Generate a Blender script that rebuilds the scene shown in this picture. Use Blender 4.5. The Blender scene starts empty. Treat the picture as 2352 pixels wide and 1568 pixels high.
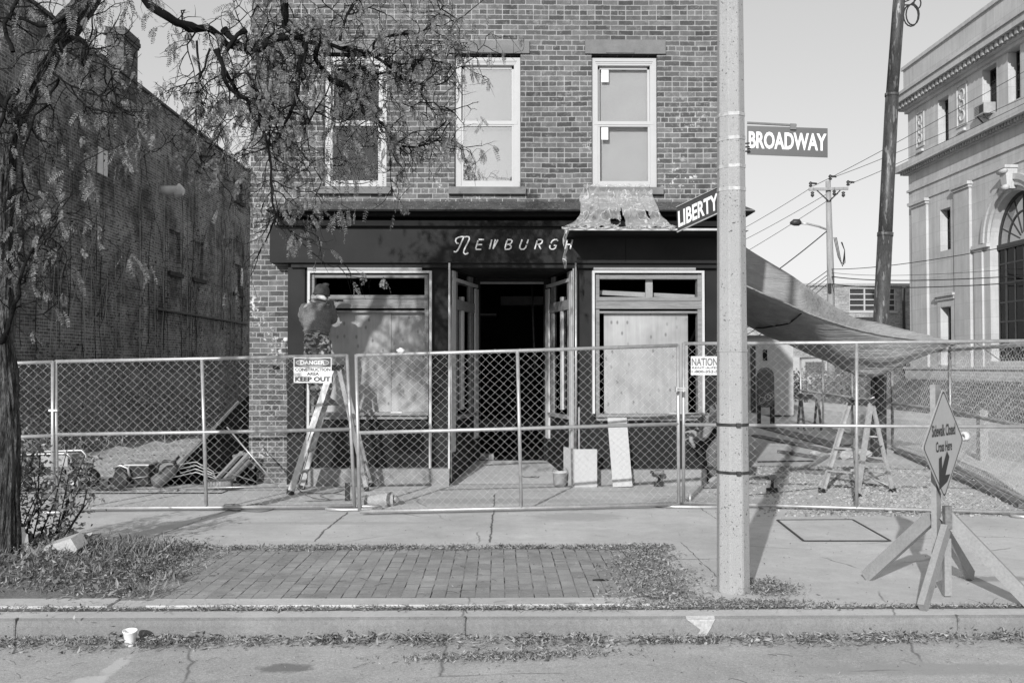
import bpy, math, random
from mathutils import Vector, Matrix, noise
R = math.radians
random.seed(7)
sc = bpy.context.scene
COL = sc.collection

# ---------------------------------------------------------------- camera
# photo is measured in a 2352 x 1568 frame; focal length in those pixels
F = 2287.0
cd = bpy.data.cameras.new("camera")
cam = bpy.data.objects.new("camera", cd)
COL.objects.link(cam)
cd.sensor_width = 36.0
cd.lens = F / 2352.0 * 36.0
cd.clip_start = 0.1
cd.clip_end = 3000
CAM = Vector((0, 0, 1.65))
cam.location = CAM
cam.rotation_euler = (R(90 + 1.45), 0, R(-0.8))
sc.camera = cam
CM = cam.rotation_euler.to_matrix()

# ---------------------------------------------------------------- world
w = bpy.data.worlds.new("World")
sc.world = w
w.use_nodes = True
nt = w.node_tree
nt.nodes.clear()
sky = nt.nodes.new("ShaderNodeTexSky")
sky.sky_type = 'NISHITA'
sky.sun_disc = False
sky.sun_elevation = R(20.5)
sky.sun_rotation = R(198)
sky.altitude = 60
sky.air_density = 1.0
sky.dust_density = 1.0
sep = nt.nodes.new("ShaderNodeSeparateColor")
mx = nt.nodes.new("ShaderNodeMix")
mx.data_type = 'FLOAT'
mx.inputs[0].default_value = 0.30
bg = nt.nodes.new("ShaderNodeBackground")
bg.inputs[1].default_value = 0.15
ow = nt.nodes.new("ShaderNodeOutputWorld")
nt.links.new(sky.outputs[0], sep.inputs[0])
nt.links.new(sep.outputs[1], mx.inputs[2])
nt.links.new(sep.outputs[2], mx.inputs[3])
pw = nt.nodes.new("ShaderNodeMath"); pw.operation = 'POWER'; pw.inputs[1].default_value = 0.52
ml = nt.nodes.new("ShaderNodeMath"); ml.operation = 'MULTIPLY'; ml.inputs[1].default_value = 1.42
nt.links.new(mx.outputs[0], pw.inputs[0]); nt.links.new(pw.outputs[0], ml.inputs[0])
nt.links.new(ml.outputs[0], bg.inputs[0])
nt.links.new(bg.outputs[0], ow.inputs[0])

# ---------------------------------------------------------------- sun
sd = bpy.data.lights.new("sun", 'SUN')
sd.energy = 3.0
sd.angle = R(0.6)
sd.color = (1, 1, 1)
sun = bpy.data.objects.new("sun", sd)
COL.objects.link(sun)
el, az = R(20.5), R(18.3)      # light travels towards (+sin az, +cos az), downwards
ld = Vector((math.sin(az) * math.cos(el), math.cos(az) * math.cos(el), -math.sin(el)))
sun.rotation_euler = ld.to_track_quat('-Z', 'Y').to_euler()
sun.location = (-10, -30, 20)

sc.view_settings.view_transform = 'Standard'
sc.view_settings.look = 'None'
sc.view_settings.gamma = 1
sc.view_settings.exposure = 0.56
sc.cycles.max_bounces = 6
sc.cycles.diffuse_bounces = 3
sc.cycles.transparent_max_bounces = 12

# ---------------------------------------------------------------- measuring
def P(x, y, Y):
    d = CM @ Vector(((x - 1176) / F, -(y - 784) / F, -1.0))
    return CAM + d * (Y / d.y)
def G(x, y, z=0.0):
    d = CM @ Vector(((x - 1176) / F, -(y - 784) / F, -1.0))
    return CAM + d * ((z - CAM.z) / d.z)
def XX(x, X):          # pixel -> point on the plane X = const : its Y
    d = CM @ Vector(((x - 1176) / F, -(842 - 784) / F, -1.0))
    return X * d.y / d.x

# ---------------------------------------------------------------- mesh builder
class MB:
    def __init__(s):
        s.v = []; s.f = []; s.m = []; s.sm = []
    def add(s, vs, fs, mi=0, smooth=False):
        o = len(s.v)
        s.v.extend([tuple(v) for v in vs])
        for f in fs:
            s.f.append(tuple(i + o for i in f)); s.m.append(mi); s.sm.append(smooth)
        return s
    def quad(s, a, b, c, d, mi=0):
        return s.add([a, b, c, d], [(0, 1, 2, 3)], mi)
    def box(s, x0, x1, y0, y1, z0, z1, mi=0):
        if x0 > x1: x0, x1 = x1, x0
        if y0 > y1: y0, y1 = y1, y0
        if z0 > z1: z0, z1 = z1, z0
        vs = [(x0,y0,z0),(x1,y0,z0),(x1,y1,z0),(x0,y1,z0),(x0,y0,z1),(x1,y0,z1),(x1,y1,z1),(x0,y1,z1)]
        return s.add(vs, [(0,3,2,1),(4,5,6,7),(0,1,5,4),(1,2,6,5),(2,3,7,6),(3,0,4,7)], mi)
    def obox(s, c, u, v, w_, mi=0):   # centre and three half-vectors
        c, u, v, w_ = Vector(c), Vector(u), Vector(v), Vector(w_)
        vs = [c-u-v-w_, c+u-v-w_, c+u+v-w_, c-u+v-w_, c-u-v+w_, c+u-v+w_, c+u+v+w_, c-u+v+w_]
        return s.add(vs, [(0,3,2,1),(4,5,6,7),(0,1,5,4),(1,2,6,5),(2,3,7,6),(3,0,4,7)], mi)
    def beam(s, a, b, wd, th, up=(0,0,1), mi=0):  # rectangular bar a->b; th measured along 'up'
        a, b = Vector(a), Vector(b)
        d = (b - a); L = d.length; d.normalize()
        up = Vector(up)
        sd_ = d.cross(up)
        if sd_.length < 1e-4: sd_ = d.cross(Vector((0, 1, 0)))
        sd_.normalize(); u2 = sd_.cross(d).normalized()
        return s.obox((a + b) / 2, d * L / 2, sd_ * wd / 2, u2 * th / 2, mi)
    def tube(s, pts, r, n=6, mi=0, caps=True, smooth=True):
        pts = [Vector(p) for p in pts]
        if not hasattr(r, '__len__'): r = [r] * len(pts)
        vs = []; fs = []
        prev = None
        for i, p in enumerate(pts):
            if i == 0: d = pts[1] - p
            elif i == len(pts) - 1: d = p - pts[i-1]
            else: d = (pts[i+1] - pts[i-1])
            if d.length < 1e-9: d = Vector((0, 0, 1))
            d.normalize()
            if prev is None:
                a = d.orthogonal().normalized()
            else:
                a = prev - d * prev.dot(d)
                a = a.normalized() if a.length > 1e-5 else d.orthogonal().normalized()
            prev = a
            b = d.cross(a)
            for k in range(n):
                t = 2 * math.pi * k / n
                vs.append(p + (a * math.cos(t) + b * math.sin(t)) * r[i])
        for i in range(len(pts) - 1):
            for k in range(n):
                k2 = (k + 1) % n
                fs.append((i*n+k, i*n+k2, (i+1)*n+k2, (i+1)*n+k))
        if caps:
            fs.append(tuple(reversed(range(n))))
            fs.append(tuple((len(pts)-1)*n + k for k in range(n)))
        return s.add(vs, fs, mi, smooth)
    def lathe(s, c, prof, n=20, mi=0, axis=(0,0,1), smooth=True):  # prof [(r,h)]
        c = Vector(c); ax = Vector(axis).normalized(); a = ax.orthogonal().normalized(); b = ax.cross(a)
        vs = []; fs = []
        for r_, h in prof:
            for k in range(n):
                t = 2*math.pi*k/n
                vs.append(c + ax*h + (a*math.cos(t)+b*math.sin(t))*r_)
        for i in range(len(prof)-1):
            for k in range(n):
                k2 = (k+1) % n
                fs.append((i*n+k, i*n+k2, (i+1)*n+k2, (i+1)*n+k))
        return s.add(vs, fs, mi, smooth)
    def prism(s, poly, ext, mi=0):   # poly: 3D points, ext: vector
        ext = Vector(ext); n = len(poly)
        p = [Vector(q) for q in poly]
        vs = p + [q + ext for q in p]
        fs = [tuple(range(n)), tuple(reversed(range(n, 2*n)))]
        for i in range(n):
            j = (i+1) % n
            fs.append((i, i+n, j+n, j))
        return s.add(vs, fs, mi)
    def grid(s, rows, mi=0, smooth=True, closed=False):
        n = len(rows[0]); vs = [q for r_ in rows for q in r_]; fs = []
        for i in range(len(rows)-1):
            for k in range(n if closed else n-1):
                k2 = (k+1) % n
                fs.append((i*n+k, i*n+k2, (i+1)*n+k2, (i+1)*n+k))
        return s.add(vs, fs, mi, smooth)
    def blob(s, c, rx, ry, rz, n=8, m=6, jit=0.15, mi=0, flat=True, rot=0.0):
        c = Vector(c); rows = []
        cr, sr = math.cos(rot), math.sin(rot)
        for i in range(m+1):
            ph = -math.pi/2 + math.pi*i/m
            row = []
            for k in range(n):
                t = 2*math.pi*k/n
                j = 1 + random.uniform(-jit, jit)
                x, y = rx*math.cos(ph)*math.cos(t)*j, ry*math.cos(ph)*math.sin(t)*j
                row.append(c + Vector((x*cr-y*sr, x*sr+y*cr, rz*math.sin(ph)*j)))
            rows.append(row)
        return s.grid(rows, mi, not flat, True)
    def build(s, name, mat=None, parent=None, label=None, cat=None, group=None, kind=None, origin=None):
        me = bpy.data.meshes.new(name)
        if origin is None:
            if parent is not None: origin = WL(parent)
            else:
                xs = [v[0] for v in s.v]; ys = [v[1] for v in s.v]; zs = [v[2] for v in s.v]
                origin = Vector(((min(xs)+max(xs))/2, (min(ys)+max(ys))/2, min(zs)))
        o_ = Vector(origin)
        me.from_pydata([(v[0]-o_.x, v[1]-o_.y, v[2]-o_.z) for v in s.v], [], s.f)
        mats = mat if isinstance(mat, (list, tuple)) else [mat]
        for m_ in mats: me.materials.append(m_)
        me.polygons.foreach_set('material_index', s.m)
        me.polygons.foreach_set('use_smooth', s.sm)
        me.update()
        ob = bpy.data.objects.new(name, me)
        COL.objects.link(ob)
        if parent is not None:
            ob.parent = parent
            ob.location = o_ - WL(parent)
        else:
            ob.location = o_
        tag(ob, label, cat, group, kind)
        return ob
def WL(o):
    l = o.location.copy()
    while o.parent: o = o.parent; l = l + o.location
    return l
def tag(o, label=None, cat=None, group=None, kind=None):
    if label: o['label'] = label
    if cat: o['category'] = cat
    if group: o['group'] = group
    if kind: o['kind'] = kind
    return o
def empty(name, loc, label=None, cat=None, group=None):
    o = bpy.data.objects.new(name, None)
    COL.objects.link(o); o.location = loc; o.empty_display_size = 0.2
    return tag(o, label, cat, group)

def holes_wall(mb, x0, x1, z0, z1, y0, y1, holes, mi=0, plane='xz'):
    """a slab with rectangular openings; plane 'xz' (facing -Y) or 'yz' (facing -X, x<->y)"""
    def T(a, b, z): return (a, b, z) if plane == 'xz' else (b, a, z)
    xs = sorted(set([x0, x1] + [h[0] for h in holes] + [h[1] for h in holes]))
    zs = sorted(set([z0, z1] + [h[2] for h in holes] + [h[3] for h in holes]))
    def solid(i, j):
        if i < 0 or j < 0 or i >= len(xs)-1 or j >= len(zs)-1: return False
        cx, cz = (xs[i]+xs[i+1])/2, (zs[j]+zs[j+1])/2
        return not any(h[0] < cx < h[1] and h[2] < cz < h[3] for h in holes)
    for i in range(len(xs)-1):
        for j in range(len(zs)-1):
            if not solid(i, j): continue
            a, b, c, d = xs[i], xs[i+1], zs[j], zs[j+1]
            mb.quad(T(a,y0,c), T(b,y0,c), T(b,y0,d), T(a,y0,d), mi)
            mb.quad(T(b,y1,c), T(a,y1,c), T(a,y1,d), T(b,y1,d), mi)
            if not solid(i-1, j): mb.quad(T(a,y1,c), T(a,y0,c), T(a,y0,d), T(a,y1,d), mi)
            if not solid(i+1, j): mb.quad(T(b,y0,c), T(b,y1,c), T(b,y1,d), T(b,y0,d), mi)
            if not solid(i, j-1): mb.quad(T(a,y0,c), T(a,y1,c), T(b,y1,c), T(b,y0,c), mi)
            if not solid(i, j+1): mb.quad(T(a,y0,d), T(b,y0,d), T(b,y1,d), T(a,y1,d), mi)
    return mb

def text_geo(s, bold=0.0, space=1.0):
    cu = bpy.data.curves.new("t", 'FONT')
    cu.body = s; cu.size = 1.0; cu.offset = bold; cu.space_character = space; cu.resolution_u = 3
    ob = bpy.data.objects.new("t", cu)
    COL.objects.link(ob)
    dg = bpy.context.evaluated_depsgraph_get()
    me = bpy.data.meshes.new_from_object(ob.evaluated_get(dg))
    vs = [v.co.copy() for v in me.vertices]; fs = [tuple(p.vertices) for p in me.polygons]
    bpy.data.objects.remove(ob); bpy.data.curves.remove(cu); bpy.data.meshes.remove(me)
    return vs, fs
def text_on(mb, s, o, u, v, wd, ht, nrm, mi=0, bold=0.0, space=1.0, th=0.002):
    """fit text s into a wd x ht box whose lower-left corner is o; u right, v up, nrm outwards"""
    vs, fs = text_geo(s, bold, space)
    xs = [q.x for q in vs]; ys = [q.y for q in vs]
    x0, x1, y0, y1 = min(xs), max(xs), min(ys), max(ys)
    o, u, v, nrm = Vector(o), Vector(u).normalized(), Vector(v).normalized(), Vector(nrm).normalized()
    pts = [o + u*((q.x-x0)/(x1-x0)*wd) + v*((q.y-y0)/(y1-y0)*ht) + nrm*th for q in vs]
    mb.add(pts, fs, mi)

# ---------------------------------------------------------------- materials
def nodes(name, rough=0.8, metal=0.0, spec=0.3):
    m = bpy.data.materials.new(name); m.use_nodes = True
    n = m.node_tree; b = n.nodes["Principled BSDF"]
    b.inputs["Roughness"].default_value = rough
    b.inputs["Metallic"].default_value = metal
    b.inputs["Specular IOR Level"].default_value = spec
    return m, n, b
def N(n, t, **k):
    x = n.nodes.new(t)
    for a, b in k.items(): setattr(x, a, b)
    return x
def math_(n, op, a, b=None, c=None, clamp=False):
    x = N(n, "ShaderNodeMath", operation=op); x.use_clamp = clamp
    for i, q in enumerate((a, b, c)):
        if q is None: continue
        if isinstance(q, (int, float)): x.inputs[i].default_value = q
        else: n.links.new(q, x.inputs[i])
    return x.outputs[0]
def pos(n, scale=(1, 1, 1), rot=(0, 0, 0), obj=False):
    if obj: g = N(n, "ShaderNodeTexCoord").outputs["Object"]
    else: g = N(n, "ShaderNodeNewGeometry").outputs["Position"]
    mp = N(n, "ShaderNodeMapping")
    mp.inputs["Scale"].default_value = scale; mp.inputs["Rotation"].default_value = rot
    n.links.new(g, mp.inputs[0])
    return mp.outputs[0]
def noi(n, vec, scale, detail=3, rough=0.55):
    x = N(n, "ShaderNodeTexNoise")
    x.inputs["Scale"].default_value = scale; x.inputs["Detail"].default_value = detail
    x.inputs["Roughness"].default_value = rough
    n.links.new(vec, x.inputs["Vector"])
    return x.outputs["Fac"]
def rng(n, v, a, b, c, d):
    x = N(n, "ShaderNodeMapRange")
    n.links.new(v, x.inputs[0])
    for i, q in enumerate((a, b, c, d)): x.inputs[i+1].default_value = q
    return x.outputs[0]
def mix(n, f, a, b):
    x = N(n, "ShaderNodeMix"); x.data_type = 'FLOAT'
    for s_, q in ((0, f), (2, a), (3, b)):
        if isinstance(q, (int, float)): x.inputs[s_].default_value = q
        else: n.links.new(q, x.inputs[s_])
    return x.outputs[0]
def bump(n, b, h, strength=0.3, dist=0.01):
    x = N(n, "ShaderNodeBump"); x.inputs["Strength"].default_value = strength; x.inputs["Distance"].default_value = dist
    n.links.new(h, x.inputs["Height"]); n.links.new(x.outputs[0], b.inputs["Normal"])

def M(name, c, rough=0.8, var=0.15, scale=6.0, fine=60.0, fvar=0.12, bmp=0.15, metal=0.0, spec=0.3,
      stretch=(1, 1, 1), obj=False, spots=None, bdist=0.004):
    m, n, b = nodes(name, rough, metal, spec)
    v = pos(n, stretch, obj=obj)
    a = noi(n, v, scale, 4)
    f = noi(n, v, fine, 3)
    x = math_(n, 'MULTIPLY', rng(n, a, 0.3, 0.7, 1-var, 1+var), rng(n, f, 0.3, 0.7, 1-fvar, 1+fvar))
    x = math_(n, 'MULTIPLY', x, c)
    if spots:     # (scale, threshold, value)
        s_ = noi(n, v, spots[0], 2)
        x = mix(n, rng(n, s_, spots[1], spots[1]+0.03, 0, 1), x, spots[2])
    n.links.new(x, b.inputs["Base Color"])
    if bmp: bump(n, b, f, bmp, bdist)
    return m

def brick_mat(name, c1, c2, mortar, axis='x', course=0.0737, length=0.222, joint=0.0135, stain=0.25, paint=0.0,
              dark=0.0, bmp=0.5, zoff=0.0, flecks=0.0):
    m, n, b = nodes(name, 0.9, 0, 0.2)
    g = N(n, "ShaderNodeNewGeometry").outputs["Position"]
    sp = N(n, "ShaderNodeSeparateXYZ"); n.links.new(g, sp.inputs[0])
    cb = N(n, "ShaderNodeCombineXYZ")
    wob = noi(n, g, 1.3, 2)
    n.links.new(math_(n, 'ADD', sp.outputs[0 if axis == 'x' else 1], 50.0), cb.inputs[0])
    zz = math_(n, 'ADD', sp.outputs[2], rng(n, wob, 0.3, 0.7, -0.006, 0.006))
    fz = noi(n, g, 25, 2)
    zz = math_(n, 'ADD', zz, rng(n, fz, 0.3, 0.7, -0.003 + zoff, 0.003 + zoff))
    n.links.new(zz, cb.inputs[1])
    br = N(n, "ShaderNodeTexBrick")
    br.offset = 0.5; br.squash = 0.5; br.squash_frequency = 7
    n.links.new(cb.outputs[0], br.inputs["Vector"])
    br.inputs["Scale"].default_value = 1.0
    br.inputs["Brick Width"].default_value = length; br.inputs["Row Height"].default_value = course
    br.inputs["Mortar Size"].default_value = joint/2; br.inputs["Mortar Smooth"].default_value = 0.15
    br.inputs["Bias"].default_value = 0.0
    br.inputs["Color1"].default_value = (0, 0, 0, 1); br.inputs["Color2"].default_value = (1, 1, 1, 1)
    br.inputs["Mortar"].default_value = (0, 0, 0, 1)
    tone = N(n, "ShaderNodeSeparateColor"); n.links.new(br.outputs[0], tone.inputs[0])
    t = math_(n, 'POWER', tone.outputs[0], 1.0)
    col = mix(n, t, c1, c2)
    fine = noi(n, g, 90, 4, 0.7)
    med = noi(n, g, 9, 4, 0.6)
    big = noi(n, g, 0.9, 3, 0.6)
    col = math_(n, 'MULTIPLY', col, rng(n, fine, 0.3, 0.7, 0.72, 1.28))
    col = math_(n, 'MULTIPLY', col, rng(n, med, 0.3, 0.7, 0.8, 1.22))
    # thin whitish bloom and mortar smeared on bricks
    smear = noi(n, g, 14, 5, 0.7)
    col = mix(n, rng(n, smear, 0.56, 0.70, 0, 0.5), col, mortar)
    mc = math_(n, 'MULTIPLY', rng(n, med, 0.3, 0.7, 0.8, 1.15), mortar)
    col = mix(n, br.outputs["Fac"], col, mc)
    col = math_(n, 'MULTIPLY', col, rng(n, big, 0.3, 0.7, 1-stain, 1+stain))
    if paint:
        pz = math_(n, 'MULTIPLY', rng(n, noi(n, g, 2.2, 3), 0.52, 0.66, 0, 1), rng(n, noi(n, g, 17, 4, 0.7), 0.56, 0.62, 0, paint))
        pz = math_(n, 'MULTIPLY', pz, rng(n, sp.outputs[2], 4.2, 6.0, 1, 0.12))
        col = mix(n, pz, col, 0.62)
    if flecks:
        fl = math_(n, 'MULTIPLY', rng(n, noi(n, pos(n, (1, 1, 2.2)), 13, 4, 0.75), 0.60, 0.68, 0, flecks), rng(n, noi(n, g, 1.1, 3), 0.42, 0.6, 0.15, 1))
        col = mix(n, fl, col, 0.6)
    if dark:
        col = mix(n, rng(n, noi(n, g, 0.7, 4, 0.7), 0.45, 0.65, 0, dark), col, 0.02)
    n.links.new(col, b.inputs["Base Color"])
    h = math_(n, 'SUBTRACT', math_(n, 'MULTIPLY', fine, 0.35), br.outputs["Fac"])
    bump(n, b, h, bmp, 0.012)
    return m

m_brick = brick_mat("street brick", 0.060, 0.145, 0.31, 'x', stain=0.12, paint=0.9)
m_brick_side = brick_mat("side brick", 0.12, 0.24, 0.36, 'y', stain=0.2)
m_brick_left = brick_mat("old party wall brick", 0.115, 0.30, 0.60, 'y', stain=0.35, dark=0.75, bmp=1.0, flecks=0.55)
m_brick_chim = brick_mat("chimney brick", 0.07, 0.15, 0.12, 'x', stain=0.2, bmp=0.9)
m_brick_far = brick_mat("far brick", 0.22, 0.36, 0.42, 'x', stain=0.15, course=0.09, length=0.3)
m_paint = M("dark shopfront paint", 0.016, 0.6, 0.3, 2.0, 120, 0.15, 0.08, spec=0.16)
m_paint2 = M("cornice paint", 0.009, 0.65, 0.2, 3.0, 120, 0.2, 0.1, spec=0.14)
m_flash = M("weathered flashing", 0.075, 0.8, 0.35, 9.0, 60, 0.5, 0.3, spots=(40, 0.66, 0.5))
m_lintel = M("brownstone", 0.17, 0.9, 0.15, 5.0, 130, 0.12, 0.5, bdist=0.006)
m_white = M("white window paint", 0.43, 0.5, 0.03, 4, 90, 0.03, 0.05)
m_trimwhite = M("primed white trim", 0.50, 0.6, 0.06, 7, 90, 0.05, 0.05)
m_wood = M("new stained wood", 0.20, 0.7, 0.22, 5.0, 30, 0.2, 0.15, stretch=(0.6, 6, 9))
m_woodl = M("bare lumber", 0.27, 0.8, 0.10, 5.0, 60, 0.12, 0.15)
m_oldwood = M("grey lumber", 0.15, 0.9, 0.3, 8.0, 50, 0.25, 0.3)
m_black = M("black", 0.006, 0.9, 0.1)
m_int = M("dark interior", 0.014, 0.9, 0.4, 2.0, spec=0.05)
m_rubber = M("black rubber", 0.02, 0.6, 0.2)
m_blackplastic = M("black plastic sheet", 0.004, 0.9, 0.3, 3.0, 12, 0.3, 0.2, bdist=0.02, spec=0.05)
m_alu = M("ladder aluminium", 0.42, 0.45, 0.12, 9, 80, 0.08, 0.05, metal=0.35)
m_galv = M("galvanised steel", 0.44, 0.42, 0.15, 12, 90, 0.12, 0.05, metal=0.55, spec=0.5)
m_wire = M("galvanised wire", 0.66, 0.45, 0.12, 12, 90, 0.08, 0.0, metal=0.4, spec=0.5)
m_dkmetal = M("dull dark metal", 0.05, 0.5, 0.3, 14, 90, 0.3, 0.1, metal=0.4)
m_poledark = M("weathered painted steel pole", 0.075, 0.5, 0.35, 5.0, 40, 0.35, 0.2, metal=0.3, stretch=(3, 3, 0.6), spots=(6, 0.60, 0.20))
m_polewood = M("utility pole wood", 0.30, 0.9, 0.2, 3, 40, 0.25, 0.2, stretch=(6, 6, 0.5))
m_conc_pole = M("exposed aggregate concrete", 0.33, 0.85, 0.05, 3, 150, 0.22, 0.5, spots=(55, 0.655, 0.10), bdist=0.006)
m_gray = M("neutral grey", 0.3, 0.6)
def stone_mat():
    m, n, b = nodes("limestone ashlar", 0.85, 0, 0.2)
    g = N(n, "ShaderNodeNewGeometry").outputs["Position"]; sp = N(n, "ShaderNodeSeparateXYZ"); n.links.new(g, sp.inputs[0])
    cb = N(n, "ShaderNodeCombineXYZ"); n.links.new(math_(n, 'ADD', sp.outputs[1], math_(n, 'MULTIPLY', sp.outputs[0], 1.0)), cb.inputs[0]); n.links.new(math_(n, 'ADD', sp.outputs[2], 20.1), cb.inputs[1])
    br = N(n, "ShaderNodeTexBrick"); n.links.new(cb.outputs[0], br.inputs["Vector"]); br.inputs["Scale"].default_value = 1
    br.inputs["Brick Width"].default_value = 1.3; br.inputs["Row Height"].default_value = 0.62; br.inputs["Mortar Size"].default_value = 0.006
    br.inputs["Color1"].default_value = (0, 0, 0, 1); br.inputs["Color2"].default_value = (1, 1, 1, 1)
    s2 = N(n, "ShaderNodeSeparateColor"); n.links.new(br.outputs[0], s2.inputs[0])
    big = noi(n, g, 0.7, 4, 0.65); streak = noi(n, pos(n, (3.5, 3.5, 0.22)), 1.6, 4, 0.65); fine = noi(n, g, 22, 4, 0.7)
    col = mix(n, s2.outputs[0], 0.47, 0.52)
    col = math_(n, 'MULTIPLY', col, rng(n, big, 0.3, 0.7, 0.86, 1.1)); col = math_(n, 'MULTIPLY', col, rng(n, streak, 0.35, 0.75, 1.04, 0.84)); col = math_(n, 'MULTIPLY', col, rng(n, fine, 0.3, 0.7, 0.92, 1.08))
    col = mix(n, math_(n, 'MULTIPLY', br.outputs["Fac"], 0.5), col, 0.2)
    n.links.new(col, b.inputs["Base Color"]); bump(n, b, fine, 0.2, 0.01)
    return m
m_tan = stone_mat()
m_tan_dk = M("darker limestone", 0.34, 0.9, 0.25, 1.5, 20, 0.2, 0.3)  # darker stone tone for the dentil rows
m_grnsign = M("dark sign face", 0.042, 0.4, 0.06, 20, 90, 0.06, 0.0)
m_signwhite = M("sign white", 0.66, 0.4, 0.03, 20, 90, 0.03, 0.0)
m_signgray = M("orange sign face", 0.36, 0.45, 0.04, 20, 90, 0.04, 0.0)
m_signblk = M("sign black", 0.02, 0.5, 0.1)
m_danger = M("danger panel", 0.05, 0.45, 0.05)
m_natl = M("rental sign ink", 0.16, 0.5, 0.05)
m_foam = M("foam cup", 0.85, 0.6, 0.02, 8, 60, 0.02, 0.0)
m_cord = M("extension cord", 0.10, 0.6, 0.1)
m_bark = M("locust bark", 0.10, 0.95, 0.85, 11, 45, 0.7, 1.0, spec=0.05, stretch=(3, 3, 0.45), bdist=0.05)
m_twig = M("twigs", 0.014, 0.95, 0.25, 10, 60, 0.2, 0.2, spec=0.04)
def leaf_mat(name, lo, hi, trans=0.25, rough=0.6):
    m, n, b = nodes(name, rough, 0, 0.12)
    g = N(n, "ShaderNodeNewGeometry")
    c = rng(n, g.outputs["Random Per Island"], 0, 1, lo, hi)
    n.links.new(c, b.inputs["Base Color"])
    if trans:
        tr = N(n, "ShaderNodeBsdfTranslucent"); n.links.new(c, tr.inputs[0])
        mxs = N(n, "ShaderNodeMixShader"); mxs.inputs[0].default_value = trans
        out = n.nodes["Material Output"]
        n.links.new(b.outputs[0], mxs.inputs[1]); n.links.new(tr.outputs[0], mxs.inputs[2])
        n.links.new(mxs.outputs[0], out.inputs[0])
    return m
m_leaf = leaf_mat("locust leaflets", 0.08, 0.26)
m_litter = leaf_mat("dry fallen leaves", 0.07, 0.42, 0.1, 0.8)
m_weed = leaf_mat("weeds", 0.07, 0.32, 0.2)
m_bush = leaf_mat("far foliage", 0.06, 0.16, 0.2)
m_chip = leaf_mat("stone chips", 0.22, 0.46, 0.0, 0.9)
m_ivy = leaf_mat("bank undergrowth", 0.10, 0.42, 0.15)

def glass_mat(name, refl=0.25, tint=1.0, gc=0.9):
    m = bpy.data.materials.new(name); m.use_nodes = True; n = m.node_tree; n.nodes.clear()
    out = N(n, "ShaderNodeOutputMaterial"); gl = N(n, "ShaderNodeBsdfGlossy"); gl.inputs["Roughness"].default_value = 0.02
    gl.inputs["Color"].default_value = (gc, gc, gc, 1)
    tr = N(n, "ShaderNodeBsdfTransparent"); tr.inputs[0].default_value = (tint, tint, tint, 1)
    lw = N(n, "ShaderNodeFresnel"); lw.inputs[0].default_value = 1.5
    f = math_(n, 'ADD', lw.outputs[0], refl, clamp=True)
    ms = N(n, "ShaderNodeMixShader")
    n.links.new(f, ms.inputs[0]); n.links.new(tr.outputs[0], ms.inputs[1]); n.links.new(gl.outputs[0], ms.inputs[2])
    n.links.new(ms.outputs[0], out.inputs[0])
    return m
m_glass = glass_mat("window glass", 0.0, 0.92)
m_glass_dk = glass_mat("dark window glass", 0.0, 0.6, 0.45)

def poly_mat():
    m = bpy.data.materials.new("clear plastic sheeting"); m.use_nodes = True; n = m.node_tree; n.nodes.clear()
    out = N(n, "ShaderNodeOutputMaterial")
    tr = N(n, "ShaderNodeBsdfTransparent"); tr.inputs[0].default_value = (0.9, 0.9, 0.9, 1)
    pb = N(n, "ShaderNodeBsdfPrincipled"); pb.inputs["Base Color"].default_value = (0.85, 0.85, 0.85, 1)
    pb.inputs["Roughness"].default_value = 0.18; pb.inputs["Specular IOR Level"].default_value = 0.9
    tl = N(n, "ShaderNodeBsdfTranslucent"); tl.inputs[0].default_value = (0.7, 0.7, 0.7, 1)
    g = N(n, "ShaderNodeNewGeometry").outputs["Position"]
    nz = noi(n, g, 7, 4, 0.7)
    lw = N(n, "ShaderNodeLayerWeight"); lw.inputs[0].default_value = 0.35
    rd = math_(n, 'ABSOLUTE', math_(n, 'SUBTRACT', noi(n, pos(n, (5, 3, 2.5)), 1.5, 2, 0.5), 0.5))
    rdg = rng(n, rd, 0.0, 0.025, 0.65, 0.0)
    f = math_(n, 'ADD', math_(n, 'ADD', rng(n, nz, 0.38, 0.7, 0.06, 0.32), rdg), math_(n, 'MULTIPLY', lw.outputs[1], 0.8), clamp=True)
    m1 = N(n, "ShaderNodeMixShader"); m1.inputs[0].default_value = 0.35
    n.links.new(pb.outputs[0], m1.inputs[1]); n.links.new(tl.outputs[0], m1.inputs[2])
    ms = N(n, "ShaderNodeMixShader")
    n.links.new(f, ms.inputs[0]); n.links.new(tr.outputs[0], ms.inputs[1]); n.links.new(m1.outputs[0], ms.inputs[2])
    n.links.new(ms.outputs[0], out.inputs[0])
    bx_ = N(n, "ShaderNodeBump"); bx_.inputs["Strength"].default_value = 0.9; bx_.inputs["Distance"].default_value = 0.03
    n.links.new(noi(n, pos(n, (14, 6, 5)), 1.5, 4, 0.6), bx_.inputs["Height"]); n.links.new(bx_.outputs[0], pb.inputs["Normal"])
    return m
m_poly = poly_mat()

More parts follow.
